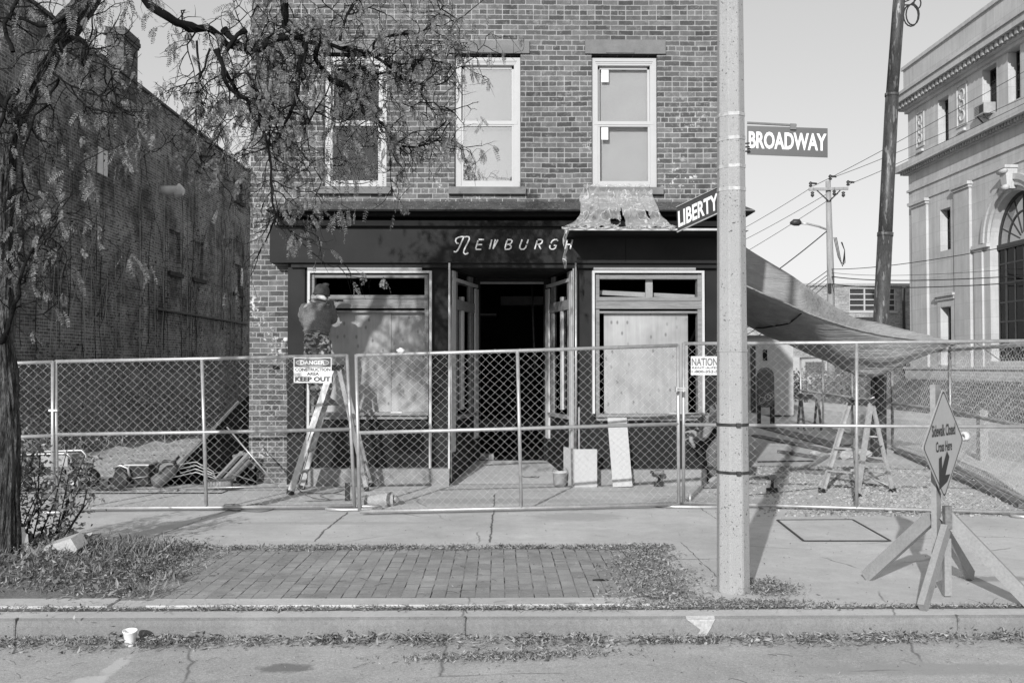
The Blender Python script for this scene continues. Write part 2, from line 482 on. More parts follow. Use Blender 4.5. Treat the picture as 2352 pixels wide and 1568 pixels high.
def plywood_mat():
    m, n, b = nodes("plywood", 0.85, 0, 0.2)
    v = pos(n, (9, 9, 0.5))
    grain = noi(n, v, 2.2, 5, 0.65)
    g0 = N(n, "ShaderNodeNewGeometry").outputs["Position"]
    big = noi(n, g0, 1.6, 3, 0.6)
    col = math_(n, 'MULTIPLY', rng(n, grain, 0.3, 0.7, 0.88, 1.10), 0.32)
    col = math_(n, 'MULTIPLY', col, rng(n, big, 0.32, 0.68, 0.74, 1.2))
    vo = N(n, "ShaderNodeTexVoronoi"); vo.feature = 'F1'; vo.voronoi_dimensions = '2D'; vo.inputs["Scale"].default_value = 1.0
    spx = N(n, "ShaderNodeSeparateXYZ"); n.links.new(g0, spx.inputs[0]); cbx = N(n, "ShaderNodeCombineXYZ")
    n.links.new(math_(n, 'MULTIPLY', spx.outputs[0], 6.2), cbx.inputs[0]); n.links.new(math_(n, 'MULTIPLY', spx.outputs[2], 3.6), cbx.inputs[1])
    n.links.new(cbx.outputs[0], vo.inputs["Vector"])
    kn = rng(n, vo.outputs["Distance"], 0.05, 0.13, 1, 0)
    kn2 = math_(n, 'MULTIPLY', kn, rng(n, noi(n, g0, 2.5, 1), 0.42, 0.5, 0, 0.8))
    col = mix(n, kn2, col, 0.13)
    n.links.new(col, b.inputs["Base Color"])
    return m
m_ply = plywood_mat()

def concrete_mat(name, c, marks=None, agg=0.1, stain=0.2, cracks=True, dark_specks=True):
    m, n, b = nodes(name, 0.92, 0, 0.2)
    g = N(n, "ShaderNodeNewGeometry").outputs["Position"]
    big = noi(n, g, 0.8, 5, 0.65); med = noi(n, g, 6, 4, 0.7); fine = noi(n, g, 160, 3, 0.7)
    f2 = noi(n, g, 45, 3, 0.7)
    col = math_(n, 'MULTIPLY', rng(n, big, 0.3, 0.7, 1-stain, 1+stain*0.7), c)
    col = math_(n, 'MULTIPLY', col, rng(n, med, 0.25, 0.75, 0.88, 1.10))
    col = math_(n, 'MULTIPLY', col, rng(n, fine, 0.25, 0.75, 1-agg*2, 1+agg*2))
    col = math_(n, 'MULTIPLY', col, rng(n, f2, 0.25, 0.75, 1-agg, 1+agg))
    if marks:
        for (mx_, my_, rx_, ry_, val) in marks:
            sp = N(n, "ShaderNodeSeparateXYZ"); n.links.new(g, sp.inputs[0])
            dx_ = math_(n, 'DIVIDE', math_(n, 'SUBTRACT', sp.outputs[0], mx_), rx_); dy_ = math_(n, 'DIVIDE', math_(n, 'SUBTRACT', sp.outputs[1], my_), ry_)
            d2 = math_(n, 'ADD', math_(n, 'MULTIPLY', dx_, dx_), math_(n, 'MULTIPLY', dy_, dy_))
            d2 = math_(n, 'ADD', d2, rng(n, noi(n, g, 9, 5, 0.7), 0.3, 0.7, -0.7, 0.7))
            col = mix(n, rng(n, d2, 0.5, 1.3, 0.75, 0), col, val)
    if dark_specks:
        s_ = noi(n, g, 28, 2, 0.5)
        col = mix(n, rng(n, s_, 0.70, 0.74, 0, 0.6), col, c*0.3)
    if cracks:
        wv = N(n, "ShaderNodeMix"); wv.data_type = 'VECTOR'; wv.inputs[0].default_value = 0.12
        ns = N(n, "ShaderNodeTexNoise"); ns.inputs["Scale"].default_value = 2.5; ns.inputs["Detail"].default_value = 4
        n.links.new(g, ns.inputs["Vector"])
        n.links.new(g, wv.inputs[4]); n.links.new(ns.outputs["Color"], wv.inputs[5])
        vo = N(n, "ShaderNodeTexVoronoi"); vo.feature = 'DISTANCE_TO_EDGE'; vo.inputs["Scale"].default_value = 0.33
        n.links.new(wv.outputs[1], vo.inputs["Vector"])
        ck = rng(n, vo.outputs["Distance"], 0.0, 0.0035, 0.75, 0)
        ck = math_(n, 'MULTIPLY', ck, rng(n, noi(n, g, 1.1, 2), 0.47, 0.56, 0, 1))
        col = mix(n, ck, col, c*0.22)
    n.links.new(col, b.inputs["Base Color"])
    bump(n, b, math_(n, 'ADD', fine, math_(n, 'MULTIPLY', f2, 1.5)), 0.35, 0.004)
    return m
m_walk = concrete_mat("sidewalk concrete", 0.54, marks=[(-1.8, 10.6, 1.2, .10, .42), (3.9, 7.75, .30, .12, .25), (2.6, 12.2, .7, .5, .36), (-.5, 12.3, 2.0, .25, .40), (0.9, 11.0, .5, .3, .40)], agg=0.08, stain=0.18)
m_curb_face = concrete_mat("sun-dimmed curb face", 0.22, agg=0.14, stain=0.2, cracks=False)  # colour lowered to offset the direct sun on the kerb face
m_road = concrete_mat("worn asphalt", 0.44, agg=0.2, stain=0.2, marks=[(-1.27, 5.97, .17, .09, .16), (-2.28, 6.02, .05, .22, .6), (-2.33, 5.75, .09, .10, .62), (2.6, 5.9, .9, .12, .34), (0.3, 5.6, 1.2, .06, .30)])
m_road2 = concrete_mat("side street asphalt", 0.42, agg=0.1, stain=0.12)
m_stone = concrete_mat("stone plinth", 0.26, agg=0.12, stain=0.3, cracks=False)
m_dirt = concrete_mat("packed earth", 0.17, agg=0.3, stain=0.4, cracks=False)
m_gravel = concrete_mat("crushed gravel", 0.5, agg=0.35, stain=0.2, cracks=False)
m_bank = concrete_mat("bank soil", 0.17, agg=0.4, stain=0.5, cracks=False)

def paver_mat():
    m, n, b = nodes("sidewalk brick pavers", 0.92, 0, 0.2)
    g = N(n, "ShaderNodeNewGeometry").outputs["Position"]
    def bk(rot):
        mp = N(n, "ShaderNodeMapping"); mp.inputs["Rotation"].default_value = (0, 0, rot); mp.inputs["Location"].default_value = (50, 50, 0)
        n.links.new(g, mp.inputs[0])
        wob = N(n, "ShaderNodeMix"); wob.data_type = 'VECTOR'; wob.inputs[0].default_value = 0.012
        ns = N(n, "ShaderNodeTexNoise"); ns.inputs["Scale"].default_value = 5
        n.links.new(g, ns.inputs["Vector"]); n.links.new(mp.outputs[0], wob.inputs[4]); n.links.new(ns.outputs["Color"], wob.inputs[5])
        br = N(n, "ShaderNodeTexBrick"); br.offset = 0.5
        br.inputs["Scale"].default_value = 1; br.inputs["Brick Width"].default_value = 0.21; br.inputs["Row Height"].default_value = 0.105
        br.inputs["Mortar Size"].default_value = 0.005; br.inputs["Mortar Smooth"].default_value = 0.3
        br.inputs["Color1"].default_value = (0, 0, 0, 1); br.inputs["Color2"].default_value = (1, 1, 1, 1); br.inputs["Mortar"].default_value = (0.5, 0.5, 0.5, 1)
        n.links.new(wob.outputs[1], br.inputs["Vector"])
        return br
    br = bk(R(90))
    sp = N(n, "ShaderNodeSeparateColor"); n.links.new(br.outputs[0], sp.inputs[0])
    med = noi(n, g, 5, 4, 0.7); fine = noi(n, g, 150, 3, 0.7); big = noi(n, g, 1.2, 3, 0.6)
    col = mix(n, sp.outputs[0], 0.26, 0.33)
    col = math_(n, 'MULTIPLY', col, rng(n, med, 0.3, 0.7, 0.82, 1.2))
    col = math_(n, 'MULTIPLY', col, rng(n, fine, 0.3, 0.7, 0.82, 1.2))
    col = math_(n, 'MULTIPLY', col, rng(n, big, 0.3, 0.7, 0.85, 1.25))
    jf = math_(n, 'MULTIPLY', br.outputs["Fac"], rng(n, noi(n, g, 5, 4), 0.42, 0.62, 0.0, 1))
    col = mix(n, jf, col, 0.035)
    n.links.new(col, b.inputs["Base Color"])
    bump(n, b, math_(n, 'SUBTRACT', math_(n, 'MULTIPLY', fine, 0.3), br.outputs["Fac"]), 0.6, 0.01)
    return m
m_paver = paver_mat()

def tarp_mat():
    m, n, b = nodes("heavy canvas tarp", 0.75, 0, 0.2)
    g = N(n, "ShaderNodeNewGeometry").outputs["Position"]
    big = noi(n, g, 1.2, 4, 0.65); fine = noi(n, g, 70, 3, 0.7); st = noi(n, pos(n, (1, 0.3, 2)), 5, 4, 0.7)
    col = math_(n, 'MULTIPLY', rng(n, big, 0.3, 0.7, 0.8, 1.15), 0.31)
    col = math_(n, 'MULTIPLY', col, rng(n, st, 0.3, 0.7, 0.85, 1.12))
    col = math_(n, 'MULTIPLY', col, rng(n, fine, 0.3, 0.7, 0.9, 1.1))
    n.links.new(col, b.inputs["Base Color"])
    bump(n, b, noi(n, pos(n, (0.6, 3, 9), (0.25, 0.4, 0.2)), 2.2, 4, 0.6), 0.8, 0.06)
    return m
m_tarp = tarp_mat()
def camo_mat():
    m, n, b = nodes("camouflage cloth", 0.9, 0, 0.1)
    v = pos(n, (1, 1, 1.6))
    a = noi(n, v, 13, 2, 0.5); c_ = noi(n, v, 19, 2, 0.5)
    col = mix(n, rng(n, a, 0.50, 0.53, 0, 1), 0.07, 0.24)
    col = mix(n, rng(n, c_, 0.55, 0.58, 0, 1), col, 0.42)
    n.links.new(col, b.inputs["Base Color"])
    bump(n, b, noi(n, v, 25, 3), 0.7, 0.02)
    return m
m_camo = camo_mat()
m_fleece = M("fleece", 0.15, 0.95, 0.15, 20, 120, 0.5, 0.8, bdist=0.01)
m_skin = M("skin", 0.26, 0.6, 0.08, 20, 90, 0.05, 0.05)
m_knit = M("knit beanie", 0.07, 0.95, 0.15, 20, 140, 0.3, 0.6)
m_boot = M("work boots", 0.15, 0.8, 0.2, 20, 90, 0.2, 0.2)
m_jacket = M("work jacket", 0.17, 0.9, 0.15, 6, 90, 0.2, 0.4)
m_pants = M("work trousers", 0.12, 0.9, 0.3, 8, 30, 0.35, 0.9, bdist=0.02)
# ================================================================ ground
def sheet(name, x0, x1, y0, y1, z, mat, nx=1, ny=1, hf=None, kind='structure', label=None):
    mb = MB(); rows = []
    for j in range(ny+1):
        y = y0 + (y1-y0)*j/ny
        rows.append([(x0+(x1-x0)*i/nx, y, z + (hf(x0+(x1-x0)*i/nx, y) if hf else 0)) for i in range(nx+1)])
    mb.grid(rows, 0, smooth=bool(hf))
    return mb.build(name, mat, kind=kind, label=label)
ZR = -0.135
sheet("ground", -700, 700, -60, 1400, -0.16, m_road2)
sheet("road", -60, 60, -6, 6.62, ZR, m_road, label="worn asphalt street in the foreground")
mb = MB(); mb.box(-40, 9.0, 6.90, 13.06, -0.3, 0.0); mb.box(-3.6, 9.0, 13.06, 60, -0.3, 0.0)
mb.build("sidewalk", m_walk, kind='structure', label="pale concrete sidewalk in front of the shop")
# kerb with softened front edge
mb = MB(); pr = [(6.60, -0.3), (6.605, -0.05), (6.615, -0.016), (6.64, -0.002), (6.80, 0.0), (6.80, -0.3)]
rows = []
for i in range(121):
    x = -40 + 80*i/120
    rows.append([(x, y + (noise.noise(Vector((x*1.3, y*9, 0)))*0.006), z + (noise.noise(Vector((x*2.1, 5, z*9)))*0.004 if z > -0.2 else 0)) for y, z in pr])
mb.grid([r_[:4] for r_ in rows], 0, False); mb.grid([r_[3:] for r_ in rows], 1, False)  # front face gets the sun-offset darker tone, top the sidewalk tone
kerb = mb.build("kerb", [m_curb_face, m_walk], kind='structure', label="concrete kerb along the street")
mb = MB()   # dark joints across the kerb
for x in (-3.16, -0.22, 3.05):
    mb.box(x-0.006, x+0.006, 6.596, 6.64, -0.13, 0.002)
mb.build("kerb_joint", m_dirt, kind='structure')
sheet("kerb_gap", -40, 9, 6.80, 6.90, -0.004, m_dirt)
# brick pavers
sheet("brick_pavers", -3.05, 1.42, 7.12, 9.12, 0.004, m_paver, label="old red-brown brick paving set in the sidewalk")
# planting pit
def pit(x, y):
    f = max(0, min(1, (-2.72 - x)/1.1)); g = max(0, min(1, (9.22-y)/0.5)) * max(0, min(1, (y-7.12)/0.35))
    return 0.012 + 0.10*f*g + 0.03*noise.noise(Vector((x*3, y*3, 1)))*f*g
sheet("planting_pit", -7.0, -2.70, 7.13, 9.2, 0.0, m_dirt, 30, 24, pit, label="bare earth tree pit full of weeds")
# painted white wedge on the kerb
a, b, c, d = G(1571, 1409), G(1636, 1409), P(1619, 1456, 6.595), P(1598, 1456, 6.595)
mb = MB(); mb.add([(a.x, 6.62, 0.0035), (b.x, 6.62, 0.0035), (b.x, 6.60, -0.012), (a.x, 6.60, -0.012)], [(0,1,2,3)])
mb.add([(a.x, 6.592, -0.012), (b.x, 6.592, -0.012), (d.x+0.10, 6.590, -0.07), (d.x+0.062, 6.590, -0.13), (d.x+0.0, 6.590, -0.13), (c.x-0.03, 6.590, -0.08)], [(0,5,4,3,2,1)])
mb.build("kerb_paint", M("worn white paint", 0.42, 0.8, 0.12, 20, 60, 0.2, 0.1), kind='structure', label="white painted wedge mark on the kerb")
# slab joints and cracks as fine recessed lines (dark filler sheets 4 mm proud)
mb = MB()
def crack(pts, wd=0.012, z=0.003):
    pts = [Vector((p.x, p.y, z)) for p in pts]; out = []
    for i in range(len(pts)-1):
        n_ = max(2, int((pts[i+1]-pts[i]).length/0.06))
        for k in range(n_): out.append(pts[i].lerp(pts[i+1], k/n_))
    out.append(pts[-1]); L, Rr_ = [], []
    for i, p in enumerate(out):
        d = (out[min(i+1, len(out)-1)] - out[max(i-1, 0)]); d.normalize(); s_ = Vector((-d.y, d.x, 0))
        j = random.uniform(-0.008, 0.008); w2 = wd*random.uniform(0.25, 0.8)
        L.append(p + s_*(j+w2)); Rr_.append(p + s_*(j-w2))
    mb.grid([L, Rr_], 0, smooth=False)
crack([G(722, 1243), G(745, 1218), G(768, 1200), G(800, 1176)], 0.016)
crack([G(1125, 1245), G(1129, 1205), G(1134, 1172), G(1136, 1135)], 0.014)
crack([G(310, 1247), G(480, 1187), G(560, 1160)], 0.006)
crack([G(1565, 1140), G(1660, 1200), G(1700, 1248)], 0.007)
crack([G(1500, 1285), G(1650, 1283)], 0.006); crack([G(1565, 1245), G(1660, 1337)], 0.006)
crack([G(1190, 1160), G(1560, 1152)], 0.006); crack([G(830, 1125), G(1650, 1130)], 0.006)
crack([G(180, 1178), G(330, 1150), G(450, 1130)], 0.012)
crack([G(1720, 1140), G(1850, 1135), G(2100, 1150)], 0.008)
crack([G(118, 1400), G(166, 1352)], 0.008); crack([G(125, 1402), G(174, 1353)], 0.006)
crack([G(640, 1408), G(668, 1374)], 0.012); crack([G(1072, 1408), G(1063, 1372)], 0.008)
mb.build("pavement_crack", m_dirt, kind='structure', label="dark cracks and joints in the concrete")
# concrete edging strip between pavers and kerb
mb = MB(); mb.box(-2.42, 1.05, 6.92, 7.115, -0.05, 0.012)
mb.build("edging_strip", m_walk, kind='structure')
mb = MB(); mb.box(-7, -2.68, 6.90, 7.13, -0.05, 0.014); mb.build("edging_slab", m_walk, kind='structure', label="broken concrete edging slab by the tree pit")
# lot beside the building and bank
def bank_h(x, y):
    a = max(0.0, min(1.0, (-7.1 + 0.25*math.sin(y*0.9) - x)/2.9)); b = max(0.0, min(1.0, (y-24)/16))
    k = max(a, b); k = k*k*(3-2*k)
    return 1.7*k + (0.05*noise.noise(Vector((x*1.7, y*1.7, 0)))*min(1, k*6))
mbg, mbk = MB(), MB()
for j in range(90):
    for i in range(24):
        x0_, x1_ = -10+6.4*i/24, -10+6.4*(i+1)/24; y0_, y1_ = 13.07+28.93*j/90, 13.07+28.93*(j+1)/90
        q4 = [(a, b, .012+bank_h(a, b)) for a, b in ((x0_, y0_), (x1_, y0_), (x1_, y1_), (x0_, y1_))]
        (mbk if max(p_[2] for p_ in q4) > .09 else mbg).add(q4, [(0, 1, 2, 3)])
mbg.build("gravel_lot", m_gravel, kind='structure', label="pale gravel lot beside the shop")
mbk.build("earth_bank", m_bank, kind='structure', label="dark earth bank rising to the old brick wall")
def lot_h(x, y): return bank_h(x, y) + 0.012
# right bank (lawn) of the bank-like building
def lawn_h(x, y): return 0.9*max(0, min(1, (x-15.2)/1.6)) + 0.45*max(0, min(1, (x-17)/1.0))
sheet("lawn", 15.2, 40, 20, 60, -0.13, m_bank, 50, 40, lawn_h, label="grass bank in front of the stone building")
mb = MB(); mb.box(12.6, 15.2, 18, 90, -0.2, 0.0); mb.build("far_sidewalk", m_walk, kind='structure')

# ================================================================ main building
BY = 14.2
bx0, bx1 = P(573, 800, BY).x, P(1693, 800, BY).x
shop = empty("shop_building", (0, BY, 0), "two-storey brick corner shop with dark painted storefront under renovation", "building")
def zz(y, Y, x=1176): return P(x, y, Y).z
def xx(x, Y, y=842): return P(x, y, Y).x
wins = [(740, 886), (1043, 1196), (1360, 1512)]
wz0, wz1 = zz(431, BY), zz(124, BY)
so0, so1, soz = xx(665, BY), bx1 - 0.02, zz(600, BY)
holes = [(xx(a, BY), xx(b, BY), wz0, wz1) for a, b in wins] + [(so0, so1, -1, soz)]
mb = MB(); holes_wall(mb, bx0, bx1, -0.3, 10.2, BY, BY+0.3, holes)
wall = mb.build("front_wall", m_brick, shop)
mb = MB()
mb.box(bx0, bx0+0.3, BY+0.301, 27, -0.3, 10.2); mb.box(bx1-0.3, bx1, BY+0.301, 27, -0.3, 10.2)
mb.build("side_wall", m_brick_side, shop)
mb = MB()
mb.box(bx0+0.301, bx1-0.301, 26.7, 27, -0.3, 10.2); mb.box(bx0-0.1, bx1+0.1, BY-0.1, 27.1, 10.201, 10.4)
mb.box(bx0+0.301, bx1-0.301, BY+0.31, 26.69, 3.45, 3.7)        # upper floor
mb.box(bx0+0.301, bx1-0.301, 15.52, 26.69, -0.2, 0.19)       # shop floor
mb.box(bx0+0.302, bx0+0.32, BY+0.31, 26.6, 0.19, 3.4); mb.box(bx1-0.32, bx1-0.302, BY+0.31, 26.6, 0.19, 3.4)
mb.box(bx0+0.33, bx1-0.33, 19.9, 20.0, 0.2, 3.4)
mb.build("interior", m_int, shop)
# darker odd bricks on the left pier
mb = MB()
for i in range(46):
    r_ = random.randint(0, 41); cx = bx0 + 0.02 + random.choice([0, .111, .222, .333, 0.4])
    if random.random() < 0.5: pass
    z0 = r_*0.0737
    if cx + 0.18 > so0: continue
    if random.random() < 0.30: mb.box(cx, cx+random.choice([.095, .2]), BY-0.002, BY+0.01, z0+0.012, z0+0.068)
mb.build("patched_brick", M("burnt brick", 0.06, 0.9, 0.3, 20, 60, 0.3, 0.3), shop)
# lintels and sills
for a, b, y0, y1 in ((735, 905, 98, 124), (1030, 1216, 95, 124), (1345, 1531, 92, 124)):
    l = MB(); x0, x1 = xx(a, BY), xx(b, BY); z0, z1 = zz(y1, BY), zz(y0, BY)
    l.box(x0, x1, BY-0.035, BY+0.05, z0, z1)
    l.box(x0+0.3, x1-0.45, BY-0.047, BY-0.034, z0+0.008, z0+0.075)
    l.build("lintel", m_lintel, shop)
for a, b in ((730, 898), (1030, 1208), (1355, 1524)):
    l = MB(); x0, x1 = xx(a, BY), xx(b, BY)
    l.box(x0, x1, BY-0.07, BY+0.12, zz(447, BY), zz(431, BY)); l.build("window_sill", m_lintel, shop)
# sash windows
m_board = M("grey backing board", 0.40, 0.9, 0.04, 3, 60, 0.04, 0.0)
m_board2 = M("light backing board", 0.30, 0.9, 0.08, 2, 60, 0.04, 0.0)
for k, (a, b) in enumerate(wins):
    X0, X1 = xx(a, BY), xx(b, BY); Yw = BY + 0.10; H = wz1 - wz0 - 0.035; Z0 = wz0
    fr = MB(); t = 0.095
    fr.box(X0+0.004, X0+t, Yw-0.04, Yw+0.08, Z0, Z0+H); fr.box(X1-t, X1-0.004, Yw-0.04, Yw+0.08, Z0, Z0+H)
    fr.box(X0+t, X1-t, Yw-0.04, Yw+0.08, Z0+H-0.11, Z0+H); fr.box(X0+t, X1-t, Yw-0.05, Yw+0.08, Z0, Z0+0.03)
    for q in (0.025, 0.05, 0.075):   # brick-mould steps at the head
        fr.box(X0+0.05+q*0.4, X1-0.05-q*0.4, Yw-0.055+q*0.15, Yw-0.041, Z0+H-0.03-q, Z0+H-0.018-q)
    win = fr.build("sash_window", m_white, shop)
    s_ = MB(); zm = Z0 + H*0.485; e = 0.03
    xa, xb = X0+t+0.001, X1-t-0.001
    s_.box(xa, xa+e, Yw+0.02, Yw+0.055, zm+0.05, Z0+H-0.111); s_.box(xb-e, xb, Yw+0.02, Yw+0.055, zm+0.05, Z0+H-0.111)
    s_.box(xa, xb, Yw+0.02, Yw+0.055, Z0+H-0.15, Z0+H-0.1111)
    s_.box(xa-0.05, xb+0.05, Yw-0.045, Yw+0.055, zm+0.005, zm+0.055)
    s_.box(xa, xa+e, Yw-0.03, Yw+0.015, Z0+0.11, zm); s_.box(xb-e, xb, Yw-0.03, Yw+0.015, Z0+0.11, zm)
    s_.box(xa, xb, Yw-0.03, Yw+0.015, Z0+0.031, Z0+0.11); s_.box(xa-0.02, xb+0.02, Yw-0.035, Yw+0.015, zm-0.02, zm+0.004)
    s_.build("sash", m_white, win)
    g = MB(); g.box(xa+0.01, xb-0.01, Yw+0.030, Yw+0.034, zm+0.06, Z0+H-0.13)
    g.box(xa+0.01, xb-0.01, Yw-0.012, Yw-0.008, Z0+0.10, zm-0.01)
    g.build("glass_pane", glass_mat("strongly reflecting glass", 0.03 if k == 0 else 0.34, 0.92, 0.55 if k == 0 else 0.9) if k < 2 else m_glass, win)
    if k > 0:
        bd = MB(); o = 0.05 if k == 2 else 0.0
        bd.box(xa+o, xb, Yw+0.09, Yw+0.10, zm+0.02, Z0+H-0.1); bd.box(xa+o*0.8, xb, Yw+0.085, Yw+0.095, Z0+0.05, zm+0.01)
        bd.build("backing_board", m_board if k == 2 else m_board2, win)
    else:
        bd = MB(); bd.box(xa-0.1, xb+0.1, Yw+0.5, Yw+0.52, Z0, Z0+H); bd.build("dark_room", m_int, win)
    if k == 2:
        st = MB(); st.box(xx(1383, Yw), xx(1400, Yw), Yw+0.026, Yw+0.028, zz(187, Yw), zz(157, Yw))
        st.box(xx(1382, Yw), xx(1398, Yw), Yw-0.016, Yw-0.014, zz(321, Yw), zz(290, Yw)); st.build("sticker", m_signwhite, win)
        # shade torn at the top
        vs = [(xx(1437, Yw)+0.07*math.cos(math.pi*(1+i/10)), Yw+0.082, zz(150, Yw)+0.055*math.sin(math.pi*(1+i/10))) for i in range(11)]
        tt = MB(); tt.prism(vs, (0, 0.004, 0)); tt.build("torn_hole", m_dkmetal, win)
# ---- cornice
CY = 13.62; FY = 13.93
cx0, cx1 = xx(608, CY), xx(1737, CY)
mb = MB()
zt, ze, ze2 = zz(463, BY), zz(482, CY), zz(485, CY)
mb.prism([(cx0+0.30, BY-0.001, zt), (cx0+0.30, BY-0.001, ze), (cx0+0.30, CY+0.01, ze+0.004)], (cx1-cx0-0.5, 0, 0), 0)
mb.add([(cx0, CY, ze+0.004), (cx1, CY, ze+0.004), (cx1-0.15, BY-0.001, zt), (cx0+0.22, BY-0.001, zt)], [(0, 1, 2, 3)], 0)
mb.build("flashing", m_flash, shop)
mb = MB()
mb.box(cx0, cx1, CY, BY-0.002, ze2, ze)
zb = zz(508, 14.0)
mb.box(cx0+0.16, cx1-0.15, 14.02, BY-0.002, zb, ze2-0.001)
mb.box(cx0+0.10, cx1-0.10, 13.76, BY-0.003, ze2-0.05, ze2-0.0015)
mb.box(xx(635, 13.85), cx1-0.12, 13.84, BY-0.002, zz(519, 13.84), zz(507, 13.84))
mb.build("cornice", m_paint2, shop)
# ---- fascia
fx0, fx1 = xx(618, FY), bx1+0.03
mb = MB(); fz0, fz1 = zz(602, FY), zz(518, FY)
mb.box(fx0, fx1, FY, BY-0.002, fz0, fz1)
mb.box(fx0+0.01, fx1-0.005, FY-0.015, BY-0.003, fz0-0.012, fz0+0.006)
mb.box(xx(668, 14), fx1-0.02, FY+0.04, BY-0.001, zz(615, 13.97), fz0-0.0125)
fas = mb.build("fascia", m_paint, shop)
mb = MB(); mb.box(xx(1437, FY), xx(1438.6, FY), FY-0.002, FY, zz(603, FY), zz(533, FY)); mb.box(xx(1380, FY), xx(1437, FY), FY-0.002, FY, zz(588.4, FY), zz(588, FY))
mb.build("panel_joint", m_black, fas)
def LT(cx, cy):
    return P(1034.9 + 0.336*cx, 432.8 + 0.336*cy, FY-0.012)
strokes = [
 [(22,431),(36,434),(48,424),(60,400),(76,364),(90,334)], [(56,377),(42,374),(34,360),(38,345),(52,335),(74,330),(98,331)],
 [(98,332),(112,329),(126,332),(129,344),(120,366),(104,396),(92,422),(89,440),(100,450),(114,446),(121,438)],
 [(192,350),(229,350)], [(187,356),(172,412)], [(184,384),(216,384)], [(172,417),(210,417)],
 [(282,350),(266,414)], [(306,350),(291,414)], [(324,350),(296,404)],
 [(386,354),(371,412)], [(388,350),(412,350),(421,358),(417,371),(406,381),(386,383)], [(404,387),(415,395),(412,408),(398,416),(370,417)],
 [(489,350),(474,392),(473,406),(482,416),(500,416),(513,404),(519,388)], [(531,350),(522,378)],
 [(592,356),(576,416)], [(596,350),(620,350),(629,358),(625,372),(612,381),(592,383)], [(603,388),(618,416)],
 [(735,360),(726,350),(710,350),(696,358),(685,376)], [(681,388),(678,404),(686,415),(702,416),(716,408),(724,390),(706,390)],
 [(799,350),(783,414)], [(834,350),(818,414)], [(792,384),(822,383)]]
mb = MB()
for s_ in strokes:
    pts = [LT(*q) for q in s_]
    mb.tube(pts, 0.0112, 8)
mb.build("sign_lettering", M("cream letters", 0.85, 0.6, 0.02), fas, label="cream stencilled lettering reading NEWBURGH")
# ---- drip canopy board on the right
KY = 13.15
mb = MB(); kz = zz(525, KY)
mb.box(xx(1306, KY), xx(1722, KY), KY, FY-0.001, kz-0.02, kz)
can = mb.build("canopy_board", m_paint2, shop)
mb = MB(); mb.box(xx(1306, KY), xx(1722, KY), KY-0.012, KY-0.0005, kz-0.022, kz+0.006); mb.build("metal_edge", m_alu, can)

# ---- painted storefront panelling
SY = 14.05
SH = [(xx(708, SY), xx(988, SY), zz(958, SY), zz(624, SY)), (xx(1036, SY), xx(1318, SY), -1, zz(616, SY)), (xx(1364, SY), xx(1616, SY), zz(962, SY), zz(622, SY))]
mb = MB(); holes_wall(mb, so0+0.001, so1-0.001, -0.05, soz+0.04, SY, SY+0.12, SH)
mb.box(xx(668, SY), xx(700, SY), SY-0.03, SY-0.001, 0.1, zz(617, SY))
mb.build("storefront_panelling", m_paint, shop)
mb = MB(); mb.box(xx(708, 13.85), xx(1032, 13.85), 13.85, SY-0.002, -0.05, zz(1076, 13.85))
mb.build("stone_plinth", m_stone, shop)
mb = MB(); mb.box(xx(1322, 13.9), xx(1622, 13.9), 13.90, SY-0.002, -0.05, zz(1079, 13.9))
mb.build("stone_plinth", m_stone, shop)
